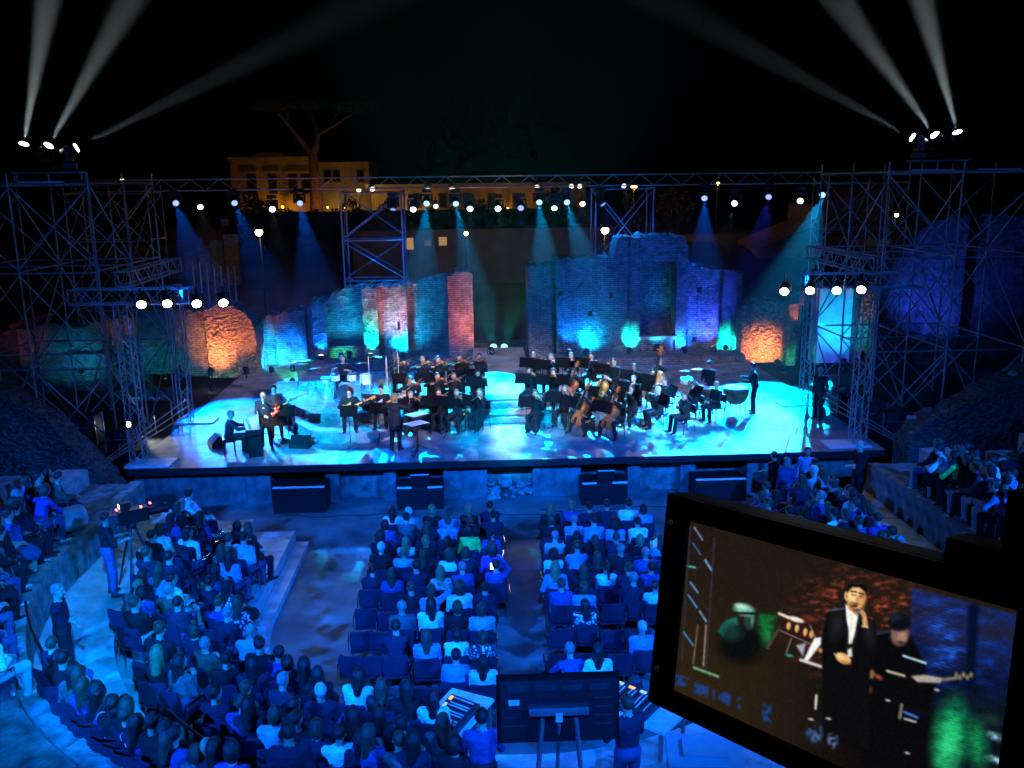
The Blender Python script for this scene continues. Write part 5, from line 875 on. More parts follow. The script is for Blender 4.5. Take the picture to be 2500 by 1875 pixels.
drum('bass_drum', (-4.4, 28.75, dz+.29), .28, .42, whiteshell, 'bass drum lying on its side before the drummer', axis_y=True)
for i, (x, y, r_, hh, nm, lab) in enumerate(((-4.75, 28.95, .15, .2, 'tom_drum', 'left tom above the bass drum'), (-4.2, 28.95, .16, .22, 'tom_drum', 'right tom above the bass drum'), (-3.8, 29.25, .21, .36, 'floor_tom', 'floor tom at right of drummer'), (-5.1, 29.2, .18, .13, 'snare_drum', 'snare drum at left of drummer'))): drum(nm, (x, y, dz), r_, hh, whiteshell, lab, .74 if 'tom' in nm and 'floor' not in nm else .6)
for i, (x, y, h_, tl) in enumerate(((-5.7, 29.3, 1.15, 8), (-5.35, 28.75, 1.0, -10), (-3.9, 28.8, 1.12, 12), (-3.45, 29.4, 1.2, -8), (-6.1, 29.7, 1.05, 5))):
    place(CYM, 'cymbal', (0, 0, 0), 0, 'brass cymbal on tripod, %s from the left round the drums' % ORD[i], 'cymbal', 'cymbals of the drum kit', TR((x, y, dz), i) @ Matrix.Rotation(R(tl*.3), 4, 'X') @ Matrix.Scale(h_, 4))
for i, (px, py) in enumerate(((1670, 905), (1700, 900))): p = G(px, py, S+1.1); p.z = S; place(CYM, 'cymbal', p, 0, 'brass cymbal on tripod behind the kettledrums, %s' % ('left one' if i == 0 else 'right one'), 'cymbal', 'percussion cymbals')
drum('side_drum', (7.15, 29.6, S), .2, .16, whiteshell, 'white side drum on stand behind the kettledrums', .85, 'percussion drums')
glass = bpy.data.materials.new('clear acrylic'); glass.use_nodes = True; MATS['ac'] = glass; nt = glass.node_tree; nt.nodes.remove(nt.nodes['Principled BSDF']); gl = nt.nodes.new('ShaderNodeBsdfGlossy'); tr_ = nt.nodes.new('ShaderNodeBsdfTransparent'); mx = nt.nodes.new('ShaderNodeMixShader'); fr_ = nt.nodes.new('ShaderNodeFresnel'); gl.inputs['Color'].default_value = (.8, .95, 1, 1); gl.inputs['Roughness'].default_value = .12
mr = nt.nodes.new('ShaderNodeMath'); mr.operation = 'MULTIPLY_ADD'; mr.inputs[1].default_value = .5; mr.inputs[2].default_value = .02; nt.links.new(fr_.outputs[0], mr.inputs[0]); nt.links.new(mr.outputs[0], mx.inputs[0]); nt.links.new(tr_.outputs[0], mx.inputs[1]); nt.links.new(gl.outputs[0], mx.inputs[2]); nt.links.new(mx.outputs[0], nt.nodes['Material Output'].inputs[0])
shd = thing('drum_shield', 'clear acrylic drum shield right of the drum kit', 'drum shield', (-2.95, 28.9, dz))
for i, (x, y, rz) in enumerate(((-3.25, 28.25, .1), (-2.82, 28.55, .9), (-2.75, 29.15, 1.5))): pn = box('panel', (x, y, dz+.78), (.58, .012, 1.55), glass, shd, rz); [rod('edge_strip', (x+e*.29*math.cos(rz), y+e*.29*math.sin(rz), dz), (x+e*.29*math.cos(rz), y+e*.29*math.sin(rz), dz+1.56), .009, whiteplate, shd) for e in (-1, 1)]
# guitars, amps
for i, (px, py, g, lab) in enumerate(((853, 955, 's', 'person in black seated with sunburst guitar'), (932, 948, 'b', 'person in black seated with pale guitar'))):
    p = G(px, py+2, S+.34+1.16); p.z = S+.34; rz = face(p, (-3.4, 20)); o, W_ = person(p, rz, 'guitar', lab, hair=('dc', 'ds')[i], bot=3, group='band players'); place(OCH, 'band_chair', p, rz, 'black chair under the %s guitarist' % ('left', 'right')[i], 'chair', 'band chairs')
    held(GTR[g], 'electric_guitar', W_ @ frame((.24, .24, .62), (-.9, .05, .4), (0, 1, .25)), ('left', 'right')[i]+' seated guitarist', 'guitar', 'guitars')
    q = W_ @ Vector((0, .75, 0)); q.z = S if q.y < 25.9 else S+.34; place(STAND, 'music_stand', q, rz, 'black music stand before the %s guitarist' % ('left', 'right')[i], 'music stand', 'music stands')
def amp(p, w_, d_, h_, mat, label):
    t = thing('amplifier', label, 'amplifier', p); box('cabinet', (p[0], p[1], p[2]+h_/2), (w_, d_, h_), mat, t); box('speaker_grille', (p[0], p[1]-d_/2-.008, p[2]+h_*.42), (w_*.9, .012, h_*.76), darkcloth, t); box('control_panel', (p[0], p[1]-d_/2-.006, p[2]+h_*.9), (w_*.9, .01, h_*.11), chrome if mat is black else black, t); MB().path([(p[0]-.1, p[1], p[2]+h_), (p[0]-.1, p[1], p[2]+h_+.035), (p[0]+.1, p[1], p[2]+h_+.035), (p[0]+.1, p[1], p[2]+h_)], .012, 5).build('handle', black, t, Matrix.Identity(4))
pa = D(692, 1010, 26.95); amp((pa.x, 26.95, S+.34), .62, .36, .56, redlit, 'red bass amplifier with black grille on the stone platform'); pa = D(905, 1000, 27.25); amp((pa.x, 27.6, S+.64), .6, .3, .5, black, 'black guitar amplifier between the two guitarists')
# bass player, singer, pianist, conductor
p = G(668, 950, S+1.58); p.z = S; o, W_ = person(p, face(p, (-4.2, 21)), 'bassgtr', 'person in black standing behind the singer with red bass guitar', hair='ds', bot=3, group='band players', top='h'); held(GTR['r'], 'bass_guitar', W_ @ frame((.26, .22, .9), (-.88, .08, .42), (0, 1, .2)), 'standing bass player', 'guitar', 'guitars')
q = W_ @ Vector((.1, .8, 0)); place(STAND, 'music_stand', (q.x+.35, q.y, S), R(160), 'black music stand beside the standing bass player', 'music stand', 'music stands')
sp = G(652, 1094, S); sp.z = S; suit = pm('black wool suit', (.009, .009, .011), .7, .15, 9, .2, 80)
o, W_ = person(sp, math.pi+R(14), 'sing', 'person in black suit and open white shirt singing into a microphone', hair='ds', bot=3, skin='c', topm=suit)
hnd = POSES['sing'][2][0]; mic = tag(link('microphone', None, None, W_ @ frame(hnd-Vector((0, 0, .05)), (0.02, -.25, .6))), 'black hand microphone held by the singer', 'microphone')
MB().tube((0, -.06, 0), (0, .1, 0), .013, .017, 8).build('handle', black, mic); MB().lathe([(.018, .1), (.026, .12), (.024, .15), (.004, .165)], 10, Matrix.Rotation(R(-90), 4, 'X')).build('grille', chrome, mic)
pp = G(553, 1012, S+1.2); pp.z = S; prz = R(-72); o, W_ = person(pp, prz, 'piano', 'person in dark clothes with grey hair seated at the keyboard', hair='gs', bot=3, top='n', group='band players')
sto = thing('piano_stool', 'black four legged piano stool', 'stool', pp, prz); MB().box((0, 0, .47), (.5, .36, .09)).build('seat', black, sto)
for sx in (-1, 1):
    for sy in (-1, 1): MB().tube((sx*.22, sy*.15, 0), (sx*.2, sy*.14, .44), .016, .016, 6).build('leg', black, sto)
pk = W_ @ Vector((0, .62, 0)); kb = thing('stage_piano', 'black stage piano on two legged stand beside the singer', 'keyboard', pk, prz)
MB().box((0, .08, .76), (1.38, .46, .16)).build('body', black, kb); MB().box((0, .3, .84), (1.38, .05, .05)).build('panel', black, kb)
for i in range(28): MB().box((-.62+i*.0445, -.06, .85), (.041, .15, .012)).build('white_key', paper, kb)
for i in range(27):
    if i % 7 not in (2, 6): MB().box((-.598+i*.0445, -.03, .862), (.022, .09, .014)).build('black_key', black, kb)
for sx in (-1, 1): MB().box((sx*.55, .08, .34), (.05, .4, .68)).build('leg', black, kb)
MB().box((0, .26, 1.0), (.6, .015, .28), M=None).build('music_rest', black, kb)
for sx in (-1, 1): tag(MB().box((sx*.16, .235, 1.02), (.29, .006, .34)).build('sheet_music', paper, None, TR(pk, prz)), 'bright white %s page on the stage piano' % ('near' if sx > 0 else 'far'), 'sheet music', 'pages on the stage piano')
cp = G(966, 1101, S); cp.z = S; o, W_ = person(cp, R(-24), 'conduct', 'person in long black coat with grey blond hair conducting, back turned', hair='yb', bot=3, topm=suit)
bt = tag(link('baton', None, None, W_ @ frame(POSES['conduct'][2][1], (-.35, .7, .5))), 'thin white baton in the raised hand of the conductor', 'baton'); MB().tube((0, -.03, 0), (0, .33, 0), .004, .002, 5).build('stick', paper, bt); MB().lathe([(.004, -.05), (.011, -.03), (.004, .0)], 8, Matrix.Rotation(R(-90), 4, 'X')).build('grip', wood, bt)
for i, (px, py, zt) in enumerate(((1018, 1011, 1.08), (1016, 1033, .95))):
    p = G(px, py, S+zt); t = thing('score_desk', '%s score desk before the conductor' % ('upper' if i == 0 else 'lower'), 'music stand', (p.x, p.y, S), R(40)); MB().box((0, 0, zt-.02), (.62, .46, .015)).build('desk', black, t); MB().tube((0, 0, .05), (0, 0, zt-.03), .014, .014).build('pole', black, t)
    for a in (90, 210, 330): MB().tube((0, 0, .16), (.3*math.cos(R(a)), .3*math.sin(R(a)), .012), .01, .01, 5).build('leg', black, t)
    tag(MB().box((0, 0, zt), (.58, .42, .012)).build('open_score', paper, None, TR((p.x, p.y, S), R(40))), 'open white score on the %s score desk' % ('upper' if i == 0 else 'lower'), 'score', 'open scores')
# monitors, cables and gear at the sides
def wedge(p, rz, label):
    t = thing('floor_monitor', label, 'floor monitor', p, rz, 'floor monitors'); M_ = TR(p, rz) @ Matrix(((0, 0, 1, -.28), (1, 0, 0, 0), (0, 1, 0, 0), (0, 0, 0, 1))); MB().prism([(-.2, 0), (.2, 0), (.2, .14), (-.06, .36), (-.2, .3)], 0, .56).build('cabinet', black, t, M_); MB().box((0, 0, 0), (.5, .3, .01)).build('grille', darkcloth, t, TR(p, rz) @ Matrix.Translation((0, .085, .26)) @ Matrix.Rotation(R(-40), 4, 'X'))
wedge((-5.35, 25.6, S), R(170), 'black wedge monitor by the corner of stone platform'); wedge((-7.9, 25.9, S), R(120), 'black wedge monitor left of the piano stool')
def cable(pts, label, r_=.012): b = MB(); P2 = [Vector(p) for p in pts]; b.path(P2, r_, 5); t = tag(b.build('cable', black), label, 'cable', 'stage cables')
cable([(-7.5, 26.6, S+.012), (-6.9, 27.2, S+.012), (-6.2, 26.9, S+.012), (-5.4, 25.7, S+.012)], 'black cable from the stage piano to the platform'); cable([(-6.2, 26.4, S+.012), (-5.8, 26.9, S+.012), (-5.7, 27.4, S+.02)], 'short black cable behind the bass player')
gear = pm('dark grey flight case', (.035, .035, .04), .5, .3, 9, .1, 40)
def case(p, d_, label, led=None, rz=0):
    t = thing('flight_case', label, 'flight case', p, rz, 'flight cases beside the stage'); MB().box((0, 0, d_[2]/2+.05), d_).build('body', gear, t)
    for sx in (-1, 1):
        for sy in (-1, 1): MB().box((sx*d_[0]/2, sy*d_[1]/2, d_[2]/2+.05), (.035, .035, d_[2]+.004)).build('corner_strip', alu, t)
    MB().box((0, -d_[1]/2-.004, d_[2]*.62+.05), (d_[0]-.08, .008, .02)).build('lid_strip', alu, t)
    if led: MB().box((d_[0]*.2, -d_[1]/2-.008, d_[2]*.8), (.16, .01, .03)).build('indicator', emit('led '+led, (1, .04, .04), 6), t)
for i, (px, py, w_, d_, h_, led) in enumerate(((2250, 1105, .6, .6, 1.0, 'r'), (2180, 1060, .9, .6, .7, None), (2120, 1050, .8, .6, .9, None), (2290, 1075, .7, .6, .8, None), (2060, 1010, .7, .5, .6, None))): p = G(px, py, 1.2); case((p.x, p.y, 1.2 if p.x > 11.65 else S), (w_, d_, h_), 'dark flight case at right of stage, %s from the left' % ORD[[2050, 2100, 2150, 2240, 2260].index(min((2050, 2100, 2150, 2240, 2260), key=lambda v: 0)) if False else {2060: 0, 2120: 1, 2180: 2, 2250: 3, 2290: 4}[px]], led)
for i, (px, py, w_, h_) in enumerate(((300, 1100, .7, .6), (215, 1085, .8, .9), (160, 1100, .6, .7))): p = G(px, py, 1.2); case((p.x, p.y, 1.2), (w_, .6, h_), 'dark flight case at left of stage, %s from the right' % ORD[i])
p = G(2030, 1000, S); t = thing('monitor_desk', 'sloping monitor mixing desk at right of stage', 'mixing desk', (p.x, p.y, S), R(-70)); MB().box((0, 0, .78), (1.5, .7, .12), M=Matrix.Rotation(R(8), 4, 'X')).build('console', gear, t)
for i in range(16): MB().box((-.65+i*.087, -.1, .86), (.02, .42, .012), M=Matrix.Rotation(R(8), 4, 'X')).build('fader_strip', chrome if i % 4 == 0 else whiteplate, t)
for sx in (-1, 1): MB().box((sx*.65, 0, .36), (.06, .5, .72)).build('leg', black, t)
p = G(2005, 905, S+1.6); p.z = S; person(p, R(120), 'stand0', 'person in black with white hair standing behind the monitor desk', hair='ws', bot=3)
for s_, x0, sg in (('left', -9.9, 1), ('right', 11.6, -1)):
    t = thing('stair_rail', 'sloping metal stair rail at the %s edge of stage' % s_, 'stair rail', (x0, 25.5, 1.2))
    for k in range(3): a, b = (Vector((x0-sg*.8+sg*.1*k, 24.3+.1*k, 1.25+.05)), Vector((x0+sg*.5, 28.2, 2.2-.25*k))); rod('rail', a, b, .022, alu, t)
    for k in range(6): a = Vector((x0-sg*.8, 24.3, 1.25)).lerp(Vector((x0+sg*.5, 28.2, 1.6)), k/5); rod('post', a, a+Vector((0, 0, .15+.15*k)), .016, alu, t)
# subwoofers before the pulpitum
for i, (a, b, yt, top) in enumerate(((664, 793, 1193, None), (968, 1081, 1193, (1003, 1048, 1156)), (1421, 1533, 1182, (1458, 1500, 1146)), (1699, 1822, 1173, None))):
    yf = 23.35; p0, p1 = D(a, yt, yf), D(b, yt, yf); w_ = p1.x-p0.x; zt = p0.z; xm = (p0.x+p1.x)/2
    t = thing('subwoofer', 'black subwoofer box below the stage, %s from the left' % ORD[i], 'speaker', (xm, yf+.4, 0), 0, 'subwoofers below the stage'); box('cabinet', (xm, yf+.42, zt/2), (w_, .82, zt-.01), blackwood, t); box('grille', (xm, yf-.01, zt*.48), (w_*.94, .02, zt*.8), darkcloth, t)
    for q0, q1 in (((0, 1),) if not top else ((0, .33), (.66, 1))): box('edge_highlight', (p0.x+w_*(q0+q1)/2, yf+.02, zt+.012), (w_*(q1-q0)-.02, .09, .03), paper, t)  # white strips stand in for stage light caught on the top edges
    if top:
        c0, c1 = D(top[0], top[2], yf+.5), D(top[1], top[2], yf+.5); tt = thing('front_fill_speaker', 'small black speaker on the %s subwoofer' % ORD[i], 'speaker', ((c0.x+c1.x)/2, yf+.5, zt), 0, 'front fill speakers'); box('cabinet', ((c0.x+c1.x)/2, yf+.5, (zt+c0.z)/2), (c1.x-c0.x, .35, c0.z-zt), black, tt); box('top_trim', ((c0.x+c1.x)/2, yf+.34, c0.z+.01), (c1.x-c0.x, .04, .02), paper, tt)
# ------------------------------------------------------------------ audience in the chair blocks: px py top hair [pose]; '-' is an empty chair
LB = ["958 1238 w dl;997 1245 c ws;1055 1243 k yb;1096 1252 l ns;1145 1238 k yb;1196 1230 n ds", "940 1275 b db;992 1262 g ds;1042 1277 k nl;1090 1273 l ns;1147 1267 k nu;1202 1262 n ds", "929 1307 k dc;991 1310 w yl;1040 1313 k yb;1092 1313 k dl;1146 1297 e db;1198 1294 b dp",
 "924 1342 k ws;985 1337 c ys;1035 1350 k nl;1098 1346 w nc;1137 1348 n nb;1201 1340 m nc", "903 1388 n ds;956 1394 b nl;1016 1382 n ds;1075 1389 c yl;1129 1380 b gs;1211 1373 b ds phone", "895 1432 -;950 1438 -;1003 1434 k ns;1052 1438 l nb armup;1121 1432 w nc;1184 1426 n ds",
 "882 1484 -;934 1484 -;981 1480 g gs;1051 1477 w dl;1116 1480 k nb;1176 1482 c nb", "862 1540 -;918 1540 -;963 1540 n ds;1041 1546 l nl;1114 1540 w db;1177 1544 f nb", "1040 1612 -;1113 1600 l ds;1179 1606 w dl"]
RB = ["1344 1240 k yl;1395 1230 b yb;1438 1235 n ds;1479 1235 n ds;1534 1228 w ds;1570 1235 l db", "1346 1267 k nb;1402 1262 l gs;1451 1272 l ds;1502 1275 l dc;1558 1268 w ds", "1352 1306 c gs;1408 1305 k dl;1453 1310 k nl;1504 1305 n ns;1563 1310 k yb;1612 1310 l nl", "1351 1340 w dc;1408 1340 l ns;1458 1348 k nl;1516 1343 k gs;1575 1345 b gs;1625 1345 n ds",
 "1356 1386 l yl;1424 1385 k nl;1480 1378 w dp;1535 1385 n ns;1590 1378 b ds", "1370 1424 b ns;1426 1425 l nb;1490 1420 -;1547 1412 n gs;1600 1420 w ns", "1366 1476 -;1428 1468 f dl;1492 1480 -;1553 1480 -", "1365 1535 -;1432 1532 -;1505 1535 -;1569 1526 l ws", "1366 1590 -;1400 1596 b gs hunch;1461 1590 w dl;1530 1600 -"]
SITP = ['sit0', 'sit1', 'sit2', 'sit3', 'sit6']; SITF = ['sit4', 'sit5', 'sit1', 'sit0']
def pose_for(hair, rnd): return rnd.choice(SITF if hair[1] in 'lbpuc' else SITP)
rnd = random.Random(11); GA = 'audience in the chair blocks'
for blk, rows in (('left', LB), ('right', RB)):
    for ri, row in enumerate(rows):
        items = row.split(';')
        for i, it in enumerate(items):
            q = it.split(); px, py = float(q[0]), float(q[1]); p = G(px, py+3, 1.2); p.z = 0; rz = rnd.uniform(-.1, .1)
            where = '%s from left, %s row, %s chair block' % (ORD[i], ORD[ri] if ri else 'front', blk)
            place(CHAIR, 'blue_chair', p, rz, ('empty dark blue chair, ' if q[2] == '-' else 'dark blue chair, occupied, ')+where, 'chair', 'dark blue chairs')
            if q[2] == '-': continue
            pose = q[4] if len(q) > 4 else pose_for(q[3], rnd)
            person((p.x, p.y, 0), rz+rnd.uniform(-.08, .08), pose, 'person %s, %s' % (looks(q[2], q[3]).replace(' with ', ', '), where), q[2], q[3], rnd.choice((0, 0, 1, 2)), 0, None, GA, scale=rnd.uniform(.95, 1.04))
ph = tag(MB().box((0, 0, 0), (.075, .012, .15)).build('phone', black, None, TR(G(1201, 1382, 1.15))), 'lit phone held up in the fifth row of the left chair block', 'phone'); box('screen', (0, 0, 0), (.068, .004, .138), emit('phone screen', (.95, .95, 1), 3), ph, world=WM[ph.name] @ Matrix.Translation((0, -.009, 0)))
# ------------------------------------------------------------------ audience on the stone tiers
ZL_ = "43 1197 t gs;104 1200 p nb hunch;124 1158 t ds;20 1247 k dl;62 1232 n ds;20 1180 b ns;75 1180 k dl;8 1300 g nb;38 1290 k ds;438 1222 t gs;423 1258 b dl;477 1268 k dc;527 1258 b dl;592 1283 k ns;475 1301 w ds;592 1315 c ds;556 1354 l dl;414 1353 n ds;452 1400 w ds;414 1437 t gs;477 1421 n ds;527 1396 b dl;558 1424 f dl;429 1462 r ds;592 1464 f nl;510 1330 g nl;365 1300 k ds;500 1480 b ns;540 1500 n gs;282 1436 t ys hunch;332 1470 k ns cross;350 1440 b db;373 1548 k ns;384 1596 k yl;437 1613 g dl;549 1600 k ds;599 1546 c 0;500 1560 t gs;470 1530 n nb;21 1402 c gs;16 1460 b dl;30 1350 k ds;10 1530 w nl;338 1206 w ds;380 1236 k nl;505 1242 n ds;560 1272 b dl;622 1302 k nb;540 1312 t ns;505 1290 n dl;395 1290 w nb;440 1310 k ds;360 1350 n ns;385 1395 l nl;345 1400 k dl;8 1195 k ds;35 1215 n nl;60 1265 k nb;90 1245 b ds;110 1225 k nl;45 1330 t ds;12 1360 n dl;70 1300 k ns;95 1160 g ds;50 1150 k dl"
ZB_ = "631 1577 k ds;627 1612 n dl;681 1592 b ds;703 1604 k db;740 1624 k dl;776 1638 k dl;672 1660 n gs;787 1676 n ws;871 1648 w dl;929 1664 g nl;990 1684 k dl;862 1739 k dl;925 1728 k dl;580 1680 t ns;520 1690 n ds;560 1740 b ns;610 1720 n dl;720 1712 k ds;1057 1690 w dl;1079 1772 g nl;640 1770 c nb;815 1800 w ds;760 1790 n nb;980 1770 k ds;890 1810 b nl;1000 1830 n dl;700 1780 k ds;950 1850 g ns;1100 1850 k db;830 1860 n dl"
ZC_ = "104 1705 b nl;168 1722 p du;211 1755 n ds;298 1773 n dl;373 1798 k dl;498 1823 n 0;125 1795 k ds;21 1640 k dl;20 1768 k ns;40 1700 t nl;230 1848 k ds;60 1820 c ns;150 1850 w nl;330 1850 b ds;420 1860 g nb;10 1860 n ds;70 1760 n dl;255 1800 b ns;180 1800 k nb;90 1850 n ns;290 1862 k nl;470 1868 n dl;30 1590 n ns;55 1640 k ds;8 1700 g dl;200 1700 k ds;540 1862 b db"
ZR_ = "1998 1155 c ws;1871 1185 b ns;1861 1217 l nb;1822 1233 k ns;1878 1224 m db;1988 1201 t ns;2008 1214 b gs;2050 1136 g nb;2066 1146 l nl;2060 1175 t ns;2096 1198 n ds;2118 1204 w dl;2141 1220 l dl;2008 1256 w ds;2138 1113 g ns;1930 1240 b ds;1950 1265 n nl;2060 1255 k nb;2184 1269 p ns;2203 1299 k ds;2262 1318 t gs;2154 1299 r nb;2281 1357 k ds;2110 1270 b ns;2230 1345 n dl;2080 1300 c ds;2030 1180 k ds;1960 1175 n nl;1905 1200 k dl;2085 1230 b ns;2170 1240 k nb;2130 1165 n ds;2015 1110 k ds;2170 1330 t ds;1985 1230 k nl"
ZU_ = "2258 1097 w ds hunch;2297 1116 e dl hunch;2375 1090 g ds cross;2356 1094 k ds;2428 1120 n ds cross;2467 1130 w ds;2490 1194 m ns;2408 1097 k dl;2457 1178 l ns hunch;2330 1100 b nl;2440 1080 k ds;2480 1090 n nl;2240 1080 k nb;2395 1150 n db;2350 1140 g ds;2490 1250 k ds;2445 1230 b nl;2290 1075 n ds;2410 1060 t ns;2380 1120 k nb;2500 1150 l ds;2470 1060 k dl;2320 1130 n ns;2430 1170 k ds;2480 1300 n nl;2270 1120 k dl"
def spot_for(px, py, mode):            # mode 0: chair tiers, 1: upper steps and the path behind the parapet, 2: the walkway
    best = None
    for r0, r1, z, _, _ in TIERS:
        if {0: not .2 < z < 1.0, 1: z < 1.5, 2: z != 1.10}[mode]: continue
        st = z > 2.0; p = G(px, py+3, z+(1.17 if st else 1.2)); dx, dy = p.x-CX, min(0., p.y-CY); r_ = math.hypot(dx, dy); want = (r1+.1) if st else min(max(r_, r0+(.85 if mode == 2 else .3)), r1-.3); e = abs(r_-want)
        p.y = min(p.y, YS-.45 if z < 2.5 else 19.2)
        if best is None or e < best[0]:
            k = want/max(r_, .1); best = (e, Vector((CX+dx*k, (CY+dy*k) if dy < 0 else p.y, z)), not st)
    return best[1], best[2]
for zone, lst, steps, zn in (('left stone tiers', ZL_, 0, 'l'), ('lower centre tiers', ZB_, 0, 'b'), ('lower left walkway', ZC_, 2, 'c'), ('right stone tiers', ZR_, 0, 'r'), ('upper right tiers', ZU_, 1, 'u')):
    items = [q.split() for q in lst.split(';')]; lk = {}
    for q in items: lk.setdefault((q[2], q[3]), []).append((float(q[0]), float(q[1])))
    for q in items:
        px, py = float(q[0]), float(q[1]); p, seat = spot_for(px, py, 1 if zn == 'l' and px < 140 else steps); up_ = not seat; rz = face(p, (.75+p.x*.15, 28))+rnd.uniform(-.25, .25); same = sorted(lk[(q[2], q[3])])
        w_ = 'on the %s' % zone if len(same) == 1 else '%s such from left, %s' % (ORD[same.index((px, py))], zone); pose = q[4] if len(q) > 4 else pose_for(q[3] if q[3] != '0' else 'ds', rnd)
        W0 = Vector(p)
        if up_: W0.z = p.z-.03
        person(W0, rz, pose, 'person %s, %s' % (looks(q[2], q[3]), w_), q[2], q[3], rnd.choice((0, 0, 1, 1, 2)), rnd.choice((0, 0, 1)), None, 'audience on the stone tiers', scale=rnd.uniform(.94, 1.05))
        if not up_: place(CHAIR, 'blue_chair', p, rz, 'chair under person %s, %s' % (looks(q[2], q[3]).replace(' with ', ', '), w_), 'chair', 'dark blue chairs')
# standing people: px py (head) floor top hair pose facing label
for px, py, zf, tp, hh, ps, rz, lab, bt in ((252, 1266, 1.1, 'k', 'ds', 'stand2', -60, 'person in black t-shirt and jeans standing at the television camera', 1), (138, 1444, 1.1, 'n', 'gs', 'stand1', -75, 'person in dark uniform standing on the left walkway', 0),
 (1891, 1112, 0, 'k', 'ds', 'stand1', 40, 'person in black standing below the right end of stage', 0), (1922, 1128, 0, 'b', 'gb', 'stand0', 10, 'person in blue standing with back turned beside the stage', 1), (1972, 1102, .15, 'l', 'ds', 'stand0', 165, 'person in light blue shirt standing near the right stage corner', 0), (2102, 1088, .78, 'k', '0', 'stand1', 110, 'person in black standing guard by the right parapet', 0),
 (703, 1790, 1.1, 'n', 'ds', 'stand0', 5, 'person in dark clothes standing at the lower centre', 0), (1176, 1757, .78, 'b', 'ds', 'stand2', 0, 'person in blue shirt standing at the sound desk', 0), (1535, 1722, .78, 'n', 'ns', 'stand2', 20, 'person in navy check shirt at the right hand sound desk', 1)):
    p = G(px, py, zf+1.6); p.z = zf; person(p, R(rz), ps, lab, tp, hh, bt, 0, None, 'people standing')
# television camera on tripod, column drum, signs, rail
c = G(318, 1262, 2.62); c = Vector((c.x, c.y, 1.1)); tvc = thing('television_camera', 'television camera on tripod with red tally lights on left walkway', 'camera', c, R(-55)); MB().box((0, .05, 1.55), (.22, .55, .26)).build('body', black, tvc); MB().lathe([(.07, .3), (.085, .34), (.085, .62), (.1, .64), (.1, .7)], 14, Matrix.Translation((0, 0, 1.55)) @ Matrix.Rotation(R(-90), 4, 'X')).build('lens', black, tvc); MB().box((-.16, -.05, 1.72), (.12, .2, .12)).build('viewfinder', black, tvc); MB().box((0, -.32, 1.55), (.18, .16, .2)).build('battery', gear, tvc)
for x, y, z in ((.0, -.235, 1.72), (.06, .2, 1.7), (-.05, .4, 1.7)): MB().box((x, y, z), (.05, .03, .03)).build('tally_light', emit('tally', (1, .08, .1), 12), tvc)
MB().box((-.16, -.155, 1.72), (.1, .006, .08)).build('viewfinder_screen', emit('finder', (.9, .9, .7), 4), tvc); MB().lathe([(.09, 1.3), (.1, 1.36), (.06, 1.42)], 12).build('tripod_head', black, tvc)
for a in (90, 210, 330): MB().tube((.05*math.cos(R(a)), .05*math.sin(R(a)), 1.32), (.5*math.cos(R(a)), .5*math.sin(R(a)), 0.02), .03, .02, 6).build('tripod_leg', gear, tvc)
MB().tube((.1, -.2, 1.5), (.25, -.62, 1.28), .012, .012, 6).build('pan_handle', black, tvc)
cd = G(170, 1290, 1.9); cdr = thing('column_drum', 'pale fallen column drum lying on the left parapet path', 'column drum', (cd.x, cd.y, 1.84), R(-38)); MB().lathe([(.24, -.3), (.27, -.28), (.27, .28), (.24, .3)], 18, Matrix.Translation((0, 0, .26)) @ Matrix.Rotation(R(84), 4, 'X')).build('drum', stone, cdr)
for i, (px, py, yy, side_) in enumerate(((67, 1026, 23.2, 'left'), (2414, 975, 23.2, 'first right'), (2461, 972, 23.2, 'second right'), (2508, 965, 23.2, 'third right'))):
    p = D(px, py, yy); t = thing('paper_sign', 'small blank white sign, %s of the stage' % side_, 'sign', (p.x, yy, p.z-.6), R(8)); MB().box((0, 0, .6), (.42, .02, .28)).build('board', paper, t); MB().tube((0, .02, -.6), (0, .02, .5), .015, .015, 6).build('post', steel, t)
hr_ = thing('handrail', 'curved dark metal handrail round the lower left walkway', 'handrail', G(300, 1770, 1.1)); pts = [G(a, b, 2.05) for a, b in ((62, 1470), (75, 1530), (100, 1585), (150, 1655), (230, 1735), (300, 1768), (360, 1765), (405, 1730))]
for a, b in zip(pts, pts[1:]): rod('rail', a, b, .025, black, hr_)
for p in pts[::2]+[pts[-1]]: rod('post', (p.x, p.y, 1.08), p, .02, black, hr_)
hr2 = thing('stair_handrail', 'straight double metal handrail descending at the lower left', 'handrail', G(480, 1810, 1.1)); 
for o_ in ((0, 0), (-18, 32)):
    q = [G(a+o_[0], b+o_[1], 1.95) for a, b in ((408, 1734), (455, 1772), (510, 1815), (575, 1866), (640, 1915))]
    for a, b in zip(q, q[1:]): rod('rail', a, b, .022, black, hr2)
    for p in q[:4]: rod('post', (p.x, p.y, 1.08), p, .02, black, hr2)
